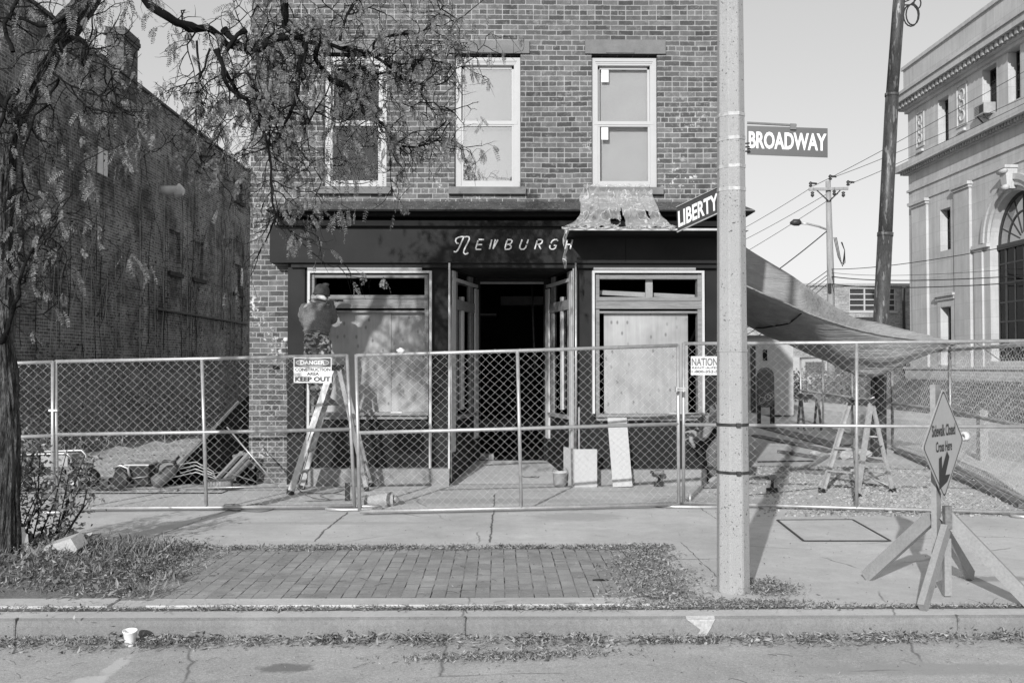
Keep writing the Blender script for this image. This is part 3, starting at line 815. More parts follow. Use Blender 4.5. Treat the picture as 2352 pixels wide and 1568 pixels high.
# ---- display windows
def display(px0, px1, pyt, pys, pys2, sillb, transom, ply, mull):
    w_ = MB(); Yf = 14.0
    W = lambda x, Y=Yf: xx(x, Y)
    Z = lambda y, Y=Yf: zz(y, Y)
    # wood frame
    w_.box(W(px0+7), W(px0+16), Yf, Yf+0.16, Z(pys), Z(pyt+8)); w_.box(W(px1-16), W(px1-7), Yf, Yf+0.16, Z(pys), Z(pyt+8))
    w_.box(W(px0+16), W(px1-16), Yf+0.01, Yf+0.16, Z(transom[0]), Z(pyt+8.2))
    w_.box(W(px0+7), W(px1-7), Yf-0.02, Yf+0.16, Z(transom[2]), Z(transom[1]))
    w_.box(W(px0+9), W(px1-9), Yf-0.035, Yf+0.02, Z(transom[1]+9), Z(transom[1]+2))
    w_.box(W(px0+12), W(px1-12), Yf+0.005, Yf+0.1, Z(transom[2]+10), Z(transom[2]+5))
    w_.box(W(px0+7), W(px1-7), Yf-0.08, Yf+0.16, Z(pys2), Z(pys))
    w_.box(W(px0+9), W(px1-9), Yf-0.02, Yf+0.12, Z(sillb), Z(pys2)-0.001)
    win = w_.build("display_window", m_wood, shop)
    t_ = MB(); Yt = 13.94
    t_.box(xx(px0, Yt), xx(px0+5.5, Yt), Yt, SY-0.001, Z(1075 if px0 < 900 else pys, Yt), Z(pyt, Yt)); t_.box(xx(px1-5.5, Yt), xx(px1, Yt), Yt, SY-0.001, Z(1075 if px0 < 900 else pys+6, Yt), Z(pyt, Yt))
    t_.box(xx(px0+5.6, Yt), xx(px1-5.6, Yt), Yt, SY-0.001, Z(pyt+5, Yt), Z(pyt, Yt))
    t_.build("trim", m_trimwhite, win)
    h = MB(); h.box(W(px0+2), W(px1-22), Yt-0.01, SY-0.001, Z(pyt-1, Yt), Z(pyt-7, Yt)); h.build("header_strip", m_woodl, win)
    p_ = MB()
    if ply[2] is None: p_.box(W(ply[0]), W(ply[1]), Yf+0.09, Yf+0.11, Z(pys), Z(transom[2]+6))
    else:
        p_.box(W(ply[0]), W(ply[2])-0.002, Yf+0.085, Yf+0.105, Z(pys), Z(transom[2]+6)); p_.box(W(ply[2])+0.002, W(ply[1]), Yf+0.09, Yf+0.11, Z(pys), Z(transom[2]+6))
    p_.build("plywood_board", m_ply, win)
    if mull:
        q = MB(); q.box(W(1483, 14.13), W(1499, 14.13), 14.11, 14.15, Z(transom[1], 14.1), Z(transom[0], 14.1))
        q.add([(W(1375), 14.18, Z(667)), (W(1490), 14.18, Z(671)), (W(1490), 14.18, Z(680)), (W(1375), 14.18, Z(674))], [(0,3,2,1)])
        q.beam((W(1375), 14.22, Z(668)), (W(1604), 14.26, Z(678)), 0.04, 0.055)
        q.build("brace", m_woodl, win)
    return win
display(705, 991, 622, 946, 953, 962, (638, 678, 708), (722, 978, 897), False)
display(1361, 1619, 621, 950, 957, 966, (640, 682, 709), (1389, 1583, None), True)
# ---- recessed entrance
ent = empty("entrance", (xx(1176, SY), SY, 0)); ent.parent = shop; ent.location = Vector((xx(1176, SY), SY, 0)) - shop.location
EY = 15.5
A1, A2 = Vector((xx(1037, SY), SY+0.01, 0)), Vector((xx(1096, EY), EY, 0))
B1, B2 = Vector((xx(1317, SY), SY+0.01, 0)), Vector((xx(1256, EY), EY, 0))
ez = zz(618, SY)
mb = MB()
mb.add([(A1.x-0.02, SY, 0.004), (B1.x+0.02, SY, 0.004), (B2.x+0.2, EY+0.02, 0.195), (A2.x-0.2, EY+0.02, 0.195)], [(0,1,2,3)])
mb.build("entrance_floor", m_walk, ent)
mb = MB(); mb.box(A1.x-0.05, B1.x+0.05, SY+0.121, EY+0.1, ez, ez+0.08); mb.build("entrance_ceiling", m_paint, ent)
def side(a, b, sgn, nm):
    d = (b-a).normalized(); L = (b-a).length; n_ = Vector((d.y, -d.x, 0))*sgn   # towards the passage
    def bar(t0, t1, z0, z1, d0, d1, tgt):
        c = a + d*(L*(t0+t1)/2) + n_*((d0+d1)/2); c.z = (z0+z1)/2
        tgt.obox(c, d*(L*(t1-t0)/2), n_*((d1-d0)/2), Vector((0, 0, (z1-z0)/2)))
    zs = zz(962, 14.3); zt1, zt2 = zz(690, 14.5), zz(712, 14.5)
    p = MB(); bar(0.0, 1.0, -0.02, zs, -0.06, 0.0, p); p.build("side_panel", m_paint, ent); p = MB(); bar(0.0, 1.0, zz(640, 14.3)+0.10, ez, -0.06, 0.0, p); o = p.build("transom_panel", m_paint, ent)
    w_ = MB(); bar(0.10, 0.85, zs, zs+0.05, -0.07, 0.05, w_); bar(0.1, 0.86, zt2, zt1, -0.05, 0.015, w_)
    bar(0.10, 0.22, zs+0.05, zt2, -0.05, 0.0, w_); bar(0.74, 0.83, zs+0.05, zt2, -0.05, 0.0, w_)
    bar(0.10, 0.22, zt1, zz(640, 14.3)+0.1, -0.05, 0.0, w_); bar(0.70, 0.83, zt1, zz(640, 14.3)+0.1, -0.05, 0.0, w_)
    s1 = w_.build("sidelight_frame", m_wood, ent)
    t_ = MB(); bar(0.0, 0.095, 0.45 if sgn > 0 else 0.05, ez-0.02, 0.001, 0.025, t_); bar(0.86, 0.98, 0.55, ez-0.18, 0.001, 0.03, t_)
    bar(0.40, 0.46, zs+0.12, ez-0.35, -0.04, 0.005, t_)
    bar(0.0, 0.98, ez-0.16, ez-0.11, 0.001, 0.02, t_)
    t_.build("trim", m_trimwhite, s1)
    g_ = MB(); bar(0.22, 0.74, zs+0.05, zt2, -0.03, -0.026, g_); bar(0.22, 0.70, zt1, zz(640, 14.3)+0.1, -0.03, -0.026, g_); g_.build("glass_pane", m_glass_dk, s1)
    k_ = MB(); bar(0.1, 0.9, zs, ez, -0.35, -0.30, k_); k_.build("backing", m_int, s1)
side(A1, A2, 1, "l"); side(B1, B2, -1, "r")
mb = MB()
zd = zz(652, EY)
mb.box(A2.x-0.05, xx(1103, EY), EY-0.03, EY+0.1, 0.15, ez); mb.box(xx(1249, EY), B2.x+0.08, EY-0.03, EY+0.1, 0.15, ez)
mb.box(xx(1103, EY), xx(1249, EY), EY, EY+0.08, zd+0.03, ez)
df = mb.build("door_frame", m_paint, ent)
mb = MB(); mb.box(xx(1103, EY), xx(1249, EY), EY-0.01, EY+0.05, zd, zd+0.03); mb.build("head_strip", m_woodl, df)
mb = MB(); mb.tube([P(1222, 656, 16.2), P(1225, 750, 16.2), P(1229, 850, 16.1)], 0.018, 8); mb.build("hanging_pipe", m_dkmetal, ent)
mb = MB(); mb.box(xx(1150, 19), xx(1250, 19), 19.0, 19.5, zz(700, 19), zz(680, 19)); mb.box(xx(1102, 18), xx(1140, 18), 18, 18.5, zz(724, 18), zz(720, 18)); mb.build("interior_shelf", M("dim shelf", 0.14), ent)
mb = MB()
Yt = 13.90
mb.box(xx(1029.5, Yt), xx(1033.5, Yt), Yt, SY-0.001, zz(1098, Yt), zz(604, Yt)); mb.build("trim", m_trimwhite, ent)
mb = MB(); mb.tube([P(1322.5, 604, Yt), P(1323, 850, Yt), P(1322, 1060, Yt)], 0.013, 8); mb.tube([P(1035.5, 700, Yt), P(1037, 1105, Yt)], 0.008, 6); mb.build("conduit", m_galv, ent)
mb = MB(); mb.box(xx(1316, 13.95), xx(1319, 13.95), 13.95, SY, 0.05, zz(616, 13.95)); mb.box(xx(1328, 13.95), xx(1332, 13.95), 13.97, SY, 0.05, zz(935, 13.95)); mb.build("wood_strip", m_woodl, ent)
# thin conduit and sensor on the brick pier
mb = MB(); mb.tube([P(657, 782, 14.1), P(659, 900, 14.15)], 0.006, 6); mb.tube([P(661, 782, 14.1), P(663, 880, 14.15)], 0.006, 6)
cd_ = mb.build("wall_conduit", m_dkmetal, shop)
mb = MB(); mb.lathe(P(657, 780, 14.1), [(0, -0.03), (0.03, -0.025), (0.042, 0.0), (0.03, 0.028), (0, 0.03)], 12); mb.build("sensor_lamp", m_signwhite, cd_)
mb = MB()
for x, y in ((635, 843),): mb.box(xx(x-8, BY), xx(x+8, BY), BY-0.003, BY+0.01, zz(y+5, BY), zz(y-4, BY))
mb.build("wall_vent", m_black, shop)

# ================================================================ old party-wall building on the left
XL = -10.0
m_bright = M('weathered white board', 0.88, 0.7, 0.08, 3, 40, 0.05, 0.0)
def Lp(x, y):
    Y = XX(x, XL); return Y, P(x, y, Y).z
old = empty("old_brick_building", (-16, 28, 0), "tall windowless brick side wall with bare vines beyond the vacant lot", "building")
mb = MB()
topz = lambda Y: 9.42 + (Y-26)*0.012
hs = []
for (x0, x1, y0, y1) in ((386, 412, 525, 626), (440, 465, 549, 640), (533, 552, 603, 673), (445, 467, 371, 400), (532, 554, 408, 461)):
    Ya, za = Lp(x0, y1); Yb, zb_ = Lp(x1, y1); _, zc = Lp(x0, y0)
    hs.append((Ya, Yb, (za+zb_)/2, zc))
holes_wall(mb, 13.3, 41.5, -0.3, 9.42, XL, XL-0.35, hs, plane='yz')
mb.build("side_wall", m_brick_left, old)
mb = MB(); mb.box(-22, XL-0.351, 13.3, 41.5, -0.3, 9.3); mb.box(XL-0.16, XL-0.11, 13.4, 41.4, 0, 9.3)
mb.build("building_mass", m_brick_left, old)
mb = MB()
for i in range(14):
    a_ = 13.3 + i*2.01; mb.box(XL-0.5, XL+0.06, a_, a_+1.99, 9.421, 9.50 + random.uniform(-.01, .015))
mb.build("coping", m_flash, old)
for h in hs:
    mb = MB(); mb.box(XL-0.1, XL+0.09, h[0]-0.12, h[1]+0.12, h[2]-0.13, h[2]-0.002); mb.build("window_sill", M("sooty stone", 0.05, 0.95, 0.3, 5, 40, 0.3, 0.5), old)
Ya, za = Lp(355, 708); Yb, zb_ = Lp(564, 737)
mb = MB(); mb.box(XL, XL+0.10, Ya, Yb, za-0.04, za+0.02); mb.build("ledge", M("ledge stone", 0.12, 0.95, 0.3, 5, 40, 0.3, 0.4), old)
Ya, za = Lp(218, 410); Yb, _ = Lp(240, 410); _, zt_ = Lp(218, 336)
mb = MB(); mb.box(XL, XL+0.03, Ya, Yb, za+0.15, zt_); mb.build("white_panel", m_bright, old)
Ya, za = Lp(551, 656); Yb, _ = Lp(556, 656); _, zt_ = Lp(551, 616)
mb = MB(); mb.box(XL, XL+0.03, Ya, Yb, za, zt_); mb.build("white_board", m_bright, old)
Ya, za = Lp(351, 430)
mb = MB(); c = Vector((XL, Ya+0.5, za)); mb.tube([c, c+Vector((0.5, 0.0, 0))], 0.13, 14)
mb.lathe(c+Vector((0.5, 0, 0)), [(0.13, 0), (0.22, 0.01), (0.10, 0.20), (0.0, 0.20)], 14, axis=(1, 0, -.3), smooth=False); mb.build("vent_pipe", M("galvanised vent", 0.75, 0.6, 0.1), old)
Ya, Yb = XX(275, XL), XX(308, XL)
mb = MB(); mb.box(XL-0.42, XL+0.02, Ya, Yb, 8.9, zz(88, Ya, 274))
zc = zz(88, Ya, 274)
for k, (o, h0, h1) in enumerate(((0.03, 0.0, 0.08), (0.06, 0.08, 0.19), (0.04, 0.19, 0.30))):
    mb.box(XL-0.42-o, XL+0.02+o, Ya-o, Yb+o, zc+h0+0.0005*k, zc+h1)
mb.build("chimney", m_brick_chim, old)
# bare vines climbing the wall
mb = MB(); rv = random.Random(3)
for i in range(80):
    Y0 = rv.uniform(19, 40.5); z = rv.uniform(0.5, 3.0); top = rv.uniform(3.5, 9.2); y = Y0; pts = []
    if 26 < Y0: top = rv.uniform(5.5, 9.3)
    while z < top:
        pts.append((XL+0.03+rv.uniform(0, .02), y, z)); z += rv.uniform(0.25, 0.6); y += rv.gauss(0, 0.05)
    if len(pts) > 2:
        r0 = rv.choice([0.006, 0.008, 0.010, 0.014]); mb.tube(pts, [r0*(1-0.6*k/len(pts)) for k in range(len(pts))], 4, mi=0 if rv.random() < 0.65 else 1, caps=False)
        for _ in range(rv.randint(0, 3)):
            k = rv.randrange(len(pts)); p = Vector(pts[k]); q = [p]; sg = rv.choice([-1, 1])
            for _ in range(rv.randint(2, 5)): q.append(q[-1]+Vector((0, sg*rv.uniform(.05, .3), rv.uniform(.1, .45))))
            mb.tube(q, 0.008, 3, mi=0 if rv.random() < 0.5 else 1, caps=False)
mb.build("bare_vines", [M("pale vine stems", 0.42, 0.9), M("dark vine stems", 0.03, 0.9)], kind='stuff', label="leafless creeper stems on the shaded brick wall", cat="vines")
mb = MB()   # clinging withered leaves
for i in range(9000):
    Y0 = rv.uniform(19, 41); z = rv.uniform(0.6, 9.3)
    if noise.noise(Vector((Y0*0.35, z*0.5, 3))) < rv.uniform(-0.35, 0.45): continue
    s_ = rv.uniform(0.02, 0.055); p = Vector((XL+rv.uniform(0.02, 0.10), Y0, z)); u = Vector((rv.uniform(-.6, .6), rv.uniform(-1, 1), rv.uniform(-1, 1))).normalized()
    v = u.cross(Vector((rv.uniform(.3, 1), rv.uniform(-.5, .5), rv.uniform(-.5, .5)))).normalized()
    mb.add([p-u*s_, p+v*s_*0.6, p+u*s_, p-v*s_*0.6], [(0, 1, 2, 3)])
mb.build("withered_creeper", leaf_mat("withered creeper leaves", 0.03, 0.2, 0.1), kind='stuff', label="withered leaves clinging to the shaded brick wall", cat="creeper")
# ================================================================ pale stone building across the side street
XR = 18.0
def Rp(x, y):
    Y = XX(x, XR); return Y, P(x, y, Y).z
bank = empty("stone_building", (XR, 38, 0.8), "pale classical stone building with dentilled cornice and tall arched window", "building")
YC = XX(2099, XR)         # far corner
YN = 24.0                 # near end, out of the frame
ztop = Rp(2099, 148)[1]
def span(x0, x1, y0, y1):
    Ya = XX(x0, XR); Yb = XX(x1, XR)
    return (Yb, Ya, P(x0, y1, Ya).z, P(x0, y0, Ya).z)
w1u, w2u, w3u = span(2161, 2185, 232, 333), span(2264, 2297, 163, 273), span(2324, 2352, 120, 238)
w1m = span(2163, 2187, 483, 578); w1l = span(2165, 2189, 706, 838)
arc_c, arc_r, spring, sillz = 34.35, 1.75, Rp(2278, 566)[1], Rp(2300, 829)[1]
holes = [w1u, w2u, w3u, w1m, w1l, (arc_c-arc_r, arc_c+arc_r, sillz, spring+arc_r)]
for k in range(3): holes.append((30.6-k*2.9, 31.6-k*2.9, w2u[2], w2u[3]))
mb = MB(); holes_wall(mb, YN, YC, 0.4, 12.9, XR, XR+0.45, holes, plane='yz')
# arch spandrels
n_ = 16
for sgn in (-1, 1):
    for i in range(n_//2):
        t0, t1 = math.pi/2*i/(n_//2), math.pi/2*(i+1)/(n_//2)
        y0, z0 = arc_c + sgn*arc_r*math.cos(t0), spring + arc_r*math.sin(t0)
        y1, z1 = arc_c + sgn*arc_r*math.cos(t1), spring + arc_r*math.sin(t1)
        ye = arc_c + sgn*arc_r
        q = [(XR, y0, z0), (XR, y1, z1), (XR, ye, z1), (XR, ye, z0)]
        q2 = [(XR+0.45, a[1], a[2]) for a in q]
        if sgn < 0: q = q[::-1]
        mb.add(q, [(0, 1, 2, 3)]); mb.add([(XR, y0, z0), (XR+.45, y0, z0), (XR+.45, y1, z1), (XR, y1, z1)], [(0, 1, 2, 3)])
        if i == n_//2-1: mb.add([(XR, y1, z1), (XR, ye, z1), (XR, ye, spring+arc_r), (XR, arc_c, spring+arc_r)], [(0, 1, 2, 3)])
mb.box(XR+0.451, 34, YN+0.01, YC, 0.4, 12.9)
mb.box(XR+0.02, 34, YC+0.001, YC+0.4, 0.4, 12.9)
mb.build("wall", [m_tan], bank)
# plinth, belts, cornices (all wrap the far corner)
def belt(name, z0, z1, p, mat=m_tan, mbx=None):
    q = mbx or MB(); q.box(XR-p, XR+0.01, YN, YC+0.4+p, z0, z1); q.box(XR+0.011, 34, YC+0.401, YC+0.4+p, z0, z1)
    return q if mbx else q.build(name, mat, bank)
belt("base_course", 0.2, 1.55, 0.16, m_tan)
belt("belt_course", 1.551, 1.64, 0.22)
c1 = Rp(2097, 251)[1]
q = MB(); belt("", 12.901, 13.15, 0.28, mbx=q); belt("", 13.151, 13.42, 0.55, mbx=q); belt("", 13.421, 13.55, 0.62, mbx=q); belt("", 12.75, 12.9, 0.10, mbx=q)
cor = q.build("main_cornice", m_tan, bank)
q = MB()
y = YN
while y < YC+0.6: q.box(XR-0.45, XR-0.281, y, y+0.16, 12.93, 13.14); y += 0.34
q.build("dentil_row", m_tan_dk, cor)
q = MB(); belt("", 13.551, ztop-0.15, 0.12, mbx=q); belt("", ztop-0.149, ztop, 0.2, mbx=q); q.build("parapet", m_tan, bank)
z2 = Rp(2097, 400)[1]; z2t = Rp(2080, 386)[1]
q = MB(); belt("", z2, z2+0.14, 0.16, mbx=q); belt("", z2+0.141, z2t, 0.45, mbx=q); c2 = q.build("middle_cornice", m_tan, bank)
q = MB(); y = YN
while y < YC+0.5: q.box(XR-0.30, XR-0.161, y, y+0.10, z2+0.005, z2+0.135); y += 0.21
q.build("dentil_row", m_tan_dk, c2)
zb1 = Rp(2099, 440)[1]
belt("string_course", zb1, zb1+0.1, 0.06); belt("string_course", zb1-0.55, zb1-0.47, 0.05)
# pilasters
for (a, b) in ((2102, 2136), (2200, 2236)):
    Ya, Yb = XX(a, XR), XX(b, XR)
    q = MB(); q.box(XR-0.10, XR+0.01, Yb, Ya, 1.641, zb1-0.56); 
    pz = zb1-0.56
    q.box(XR-0.16, XR-0.001, Yb-0.06, Ya+0.06, pz-0.22, pz-0.12); q.box(XR-0.22, XR-0.0011, Yb-0.12, Ya+0.12, pz-0.119, pz)
    q.build("pilaster", m_tan, bank)
Ya, Yb = XX(2244, XR), XX(2262, XR)
q = MB(); q.box(XR-0.07, XR+0.01, Yb, Ya, 1.641, spring); q.box(XR-0.14, XR+0.005, Yb-0.5, Ya+0.1, spring+0.001, spring+0.14); q.build("impost", m_tan, bank)
# archivolt
q = MB()
for (r0, r1, p) in ((arc_r+0.02, arc_r+0.22, 0.10), (arc_r+0.22, arc_r+0.42, 0.16)):
    ring = []
    for i in range(33):
        t = math.pi*i/32; c_, s_ = math.cos(t), math.sin(t)
        ring.append([(XR+0.005, arc_c+r0*c_, spring+0.15+r0*s_), (XR-p, arc_c+r0*c_, spring+0.15+r0*s_), (XR-p, arc_c+r1*c_, spring+0.15+r1*s_), (XR+0.005, arc_c+r1*c_, spring+0.15+r1*s_)])
    q.grid(ring, 0, False, True)
q.build("arch_moulding", m_tan, bank)
q = MB(); kz_ = spring+arc_r
q.add([(XR-0.32, arc_c-0.16, kz_+0.05), (XR-0.32, arc_c+0.16, kz_+0.05), (XR-0.42, arc_c+0.24, kz_+0.75), (XR-0.42, arc_c-0.24, kz_+0.75), (XR, arc_c-0.16, kz_+0.05), (XR, arc_c+0.16, kz_+0.05), (XR, arc_c+0.24, kz_+0.75), (XR, arc_c-0.24, kz_+0.75)],
      [(0,1,2,3), (4,7,6,5), (0,4,5,1), (3,2,6,7), (0,3,7,4), (1,5,6,2)])
q.box(XR-0.47, XR, arc_c-0.29, arc_c+0.29, kz_+0.751, kz_+0.85)
q.tube([(XR-0.34, arc_c-0.2, kz_+0.1), (XR-0.34, arc_c+0.2, kz_+0.1)], 0.09, 10); q.tube([(XR-0.42, arc_c-0.26, kz_+0.66), (XR-0.42, arc_c+0.26, kz_+0.66)], 0.08, 10)
q.build("keystone", m_tan, bank)
m_frame_dk = M("dark metal window frame", 0.045, 0.5, 0.2)
m_curtain = M("net curtain", 0.33, 0.9, 0.35, 2.0, 20, 0.1, 0.0, stretch=(3, 14, 0.3))
def rwin(h, cols, rows, curtain=True, name="casement_window"):
    y0, y1, z0, z1 = h
    q = MB(); Xi = XR+0.30
    f = 0.05
    q.box(Xi, Xi+0.05, y0, y0+f, z0, z1); q.box(Xi, Xi+0.05, y1-f, y1, z0, z1); q.box(Xi, Xi+0.05, y0+f, y1-f, z0, z0+f); q.box(Xi, Xi+0.05, y0+f, y1-f, z1-f, z1)
    for i in range(1, cols): yy = y0+(y1-y0)*i/cols; q.box(Xi+0.005, Xi+0.045, yy-0.018, yy+0.018, z0+f, z1-f)
    for i in range(1, rows): z_ = z0+(z1-z0)*i/rows; q.box(Xi+0.01, Xi+0.04, y0+f, y1-f, z_-0.018, z_+0.018)
    o = q.build(name, m_frame_dk, bank)
    g = MB(); g.box(Xi+0.02, Xi+0.03, y0+0.02, y1-0.02, z0+0.02, z1-0.02); g.build("glass_pane", m_glass_dk, o)
    if curtain:
        c_ = MB(); rows_ = []
        for i in range(25):
            yy = y0 + (y1-y0)*i/24
            rows_.append([(Xi+0.12+0.03*math.sin(i*1.9), yy, z0), (Xi+0.12+0.03*math.sin(i*1.9+0.6), yy, z1-0.02)])
        c_.grid(rows_); c_.build("curtain", m_curtain, o)
    d = MB(); d.box(Xi+0.140, Xi+0.149, y0-0.05, y1+0.05, z0-0.1, z1+0.1); d.build("dark_room", m_int, o)
    return o
for h in (w1u, w2u, w3u): rwin(h, 2, 4, True)
for h in holes[6:]: rwin(h, 2, 4)
rwin(w1m, 2, 4, True); rwin(w1l, 2, 4, False)
# moulded surround of the lower window
y0, y1, z0, z1 = w1l
q = MB(); q.box(XR-0.06, XR+0.005, y0-0.28, y0-0.001, z0, z1+0.28); q.box(XR-0.06, XR+0.005, y1+0.001, y1+0.28, z0, z1+0.28); q.box(XR-0.06, XR+0.006, y0-0.001, y1+0.001, z1+0.001, z1+0.28)
q.box(XR-0.2, XR+0.004, y0-0.42, y1+0.42, z1+0.42, z1+0.52); q.box(XR-0.12, XR+0.003, y0-0.36, y1+0.36, z1+0.281, z1+0.419); q.build("window_surround", m_tan, bank)
# arched window
q = MB(); Xi = XR+0.30
rr = arc_r
for i in range(24):
    t0, t1 = math.pi*i/24, math.pi*(i+1)/24
    for (ra, rb) in ((rr-0.12, rr), (rr*0.62-0.06, rr*0.62)):
        P4 = [(Xi, arc_c+ra*math.cos(t0), spring+ra*math.sin(t0)), (Xi, arc_c+rb*math.cos(t0), spring+rb*math.sin(t0)), (Xi, arc_c+rb*math.cos(t1), spring+rb*math.sin(t1)), (Xi, arc_c+ra*math.cos(t1), spring+ra*math.sin(t1))]
        q.prism(P4, (0.06, 0, 0))
for i in range(1, 8):
    t = math.pi*i/8
    q.beam((Xi+0.03, arc_c+0.3*math.cos(t), spring+0.3*math.sin(t)), (Xi+0.03, arc_c+(rr-0.1)*math.cos(t), spring+(rr-0.1)*math.sin(t)), 0.04, 0.04)
q.box(Xi-0.05, Xi+0.08, arc_c-rr, arc_c+rr, spring-0.15, spring+0.04)
for yy in (-1.0, -0.70, 0.70, 1.0, -0.35, 0, 0.35):
    wd = 0.05 if abs(yy) in (0.70, 1.0) else 0.02
    q.box(Xi, Xi+0.06, arc_c+yy*rr-wd, arc_c+yy*rr+wd, sillz, spring-0.151)
for k in range(6):
    z_ = sillz + (spring-sillz)*k/6; q.box(Xi+0.01, Xi+0.05, arc_c-rr, arc_c+rr, z_, z_+0.05)
aw = q.build("arched_window", m_frame_dk, bank)
g = MB(); g.box(Xi+0.03, Xi+0.04, arc_c-rr, arc_c+rr, sillz, spring-0.15)
fan = [(Xi+0.03, arc_c+rr*math.cos(math.pi*i/24), spring+rr*math.sin(math.pi*i/24)) for i in range(25)]; g.add(fan, [tuple(range(25))])
g.build("glass_pane", m_glass_dk, aw)
c_ = MB(); rows_ = []
for i in range(61):
    yy = arc_c - rr + 2*rr*i/60
    rows_.append([(Xi+0.12+0.04*math.sin(i*1.7), yy, sillz), (Xi+0.12+0.03*math.sin(i*1.7+0.6), yy, spring-0.1)])
c_.grid(rows_); c_.build("curtain", m_curtain, aw)
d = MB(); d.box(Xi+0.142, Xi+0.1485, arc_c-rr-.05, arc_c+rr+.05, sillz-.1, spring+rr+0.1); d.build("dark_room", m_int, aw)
# carved panels between the upper windows
for (a, b, y0_, y1_) in ((2111, 2129, 262, 348), (2205, 2229, 200, 302)):
    s0 = span(a, b, y0_, y1_); q = MB(); z0, z1 = s0[2]+0.1, s0[3]
    for (ya, yb, za, zb_) in ((s0[0], s0[0]+.06, z0, z1), (s0[1]-.06, s0[1], z0, z1), (s0[0]+.06, s0[1]-.06, z0, z0+.06), (s0[0]+.06, s0[1]-.06, z1-.06, z1)): q.box(XR-0.04, XR+0.003, ya, yb, za, zb_)
    cy = (s0[0]+s0[1])/2; hw = (s0[1]-s0[0])/2-0.15
    for k in range(3):
        zc = z0 + (z1-z0)*(0.25+0.25*k)
        pts = [(XR-0.02, cy+hw*math.cos(t/10*math.pi*2)*(0.9-0.05*t/2), zc+0.2*math.sin(t/10*math.pi*2)) for t in range(11)]; q.tube(pts, 0.035, 5)
    q.box(XR-0.10, XR+0.001, cy-0.3, cy+0.3, z0-0.22, z0-0.12)
    q.build("carved_panel", m_tan, bank)
# air conditioner under the second upper window
y0, y1, z0, z1 = w2u
ac = empty("window_air_conditioner", (XR-0.1, (y0+y1)/2, z0), "boxy air conditioner sticking out of an upper window of the stone building", "air conditioner")
q = MB(); q.box(XR-0.35, XR+0.29, y0+0.25, y1-0.05, z0+0.02, z0+0.42); q.build("casing", m_alu, ac)
q = MB(); q.box(XR-0.356, XR-0.351, y0+0.3, y0+0.6, z0+0.08, z0+0.36)
for k in range(6): q.box(XR-0.362, XR-0.3565, y0+0.28, y1-0.1, z0+0.07+k*0.055, z0+0.085+k*0.055)
q.build("grille", m_dkmetal, ac)
q = MB(); q.beam((XR-0.3, y0+0.4, z0+0.01), (XR, y0+0.4, z0-0.3), 0.04, 0.04); q.beam((XR-0.3, y1-0.2, z0+0.01), (XR, y1-0.2, z0-0.3), 0.04, 0.04); q.build("bracket", m_dkmetal, ac)

# ================================================================ far low brick building
FYB = 62.0
fb = empty("far_brick_building", (P(1960, 842, FYB).x, FYB, 0), "low pale brick building with flat roof and steel grid window in the distance", "building")
X0, X1 = xx(1500, FYB), xx(2180, FYB); zt_ = zz(656, FYB)
q = MB(); hw_ = [(xx(1952, FYB), xx(2058, FYB), zz(713, FYB), zz(656, FYB)-0.15)]
holes_wall(q, X0, X1, -0.2, zt_, FYB, FYB+0.3, hw_); q.box(X0, X1, FYB+0.301, FYB+12, -0.2, zt_-0.2); q.build("wall", m_brick_far, fb)
q = MB(); q.box(X0-0.1, X1+0.1, FYB-0.12, FYB+12.1, zt_+0.001, zt_+0.16); q.build("roof_edge", m_alu, fb)
h = hw_[0]; q = MB(); f = 0.07
for i in range(4): xq = h[0]+(h[1]-h[0])*i/3; q.box(xq-f/2-0.01, xq+f/2+0.01, FYB+0.02, FYB+0.12, h[2], h[3])
for i in range(5): zq = h[2]+(h[3]-h[2])*i/4; q.box(h[0], h[1], FYB+0.03, FYB+0.11, zq-f/2, zq+f/2)
q.box(h[0]-0.1, h[1]+0.1, FYB-0.08, FYB+0.0, h[2]-0.14, h[2]-0.03)
fw = q.build("grid_window", m_white, fb); q = MB(); q.box(h[0], h[1], FYB+0.13, FYB+0.14, h[2], h[3]); q.build("glass_pane", M("dark pane", 0.05, 0.1, spec=0.6), fw)
q = MB(); q.tube([P(2077, 662, FYB-0.15), P(2076, 700, FYB-0.15), P(2078, 870, FYB-0.15)], 0.09, 8); q.build("downpipe", m_dkmetal, fb)
q = MB(); q.box(xx(2072, FYB), xx(2080, FYB), FYB-0.2, FYB-0.01, zz(690, FYB), zz(657, FYB)); q.build("rainwater_head", m_alu, fb)
q = MB(); q.box(xx(1952, FYB), xx(2040, FYB), FYB-0.05, FYB-0.004, zz(745, FYB), zz(728, FYB)); q.build("sign_band", m_dkmetal, fb)

# pale garage behind the oil tank
GYB = 36.0
gb = empty("rendered_garage", (xx(1740, GYB), GYB, 0), "low pale rendered garage with small dark vent behind the oil tank", "building")
q = MB(); q.box(xx(1560, GYB), xx(1822, GYB), GYB, GYB+5, -0.1, zz(775, GYB)); q.build("wall", M("pale render", 0.42, 0.9, 0.1), gb)
q = MB(); q.box(xx(1555, GYB), xx(1827, GYB), GYB-0.15, GYB+5.1, zz(775, GYB)+0.001, zz(770, GYB)); q.build("roof", m_oldwood, gb)
q = MB(); q.box(xx(1852-100, GYB), xx(1862-100, GYB), GYB-0.02, GYB-0.001, zz(879, GYB)+0.8, zz(860, GYB)+0.9); q.build("vent", m_black, gb)
q = MB(); q.box(xx(1724, GYB), xx(1735, GYB), GYB-0.04, GYB-0.001, 0, 2.4); q.build("door", m_dkmetal, gb)

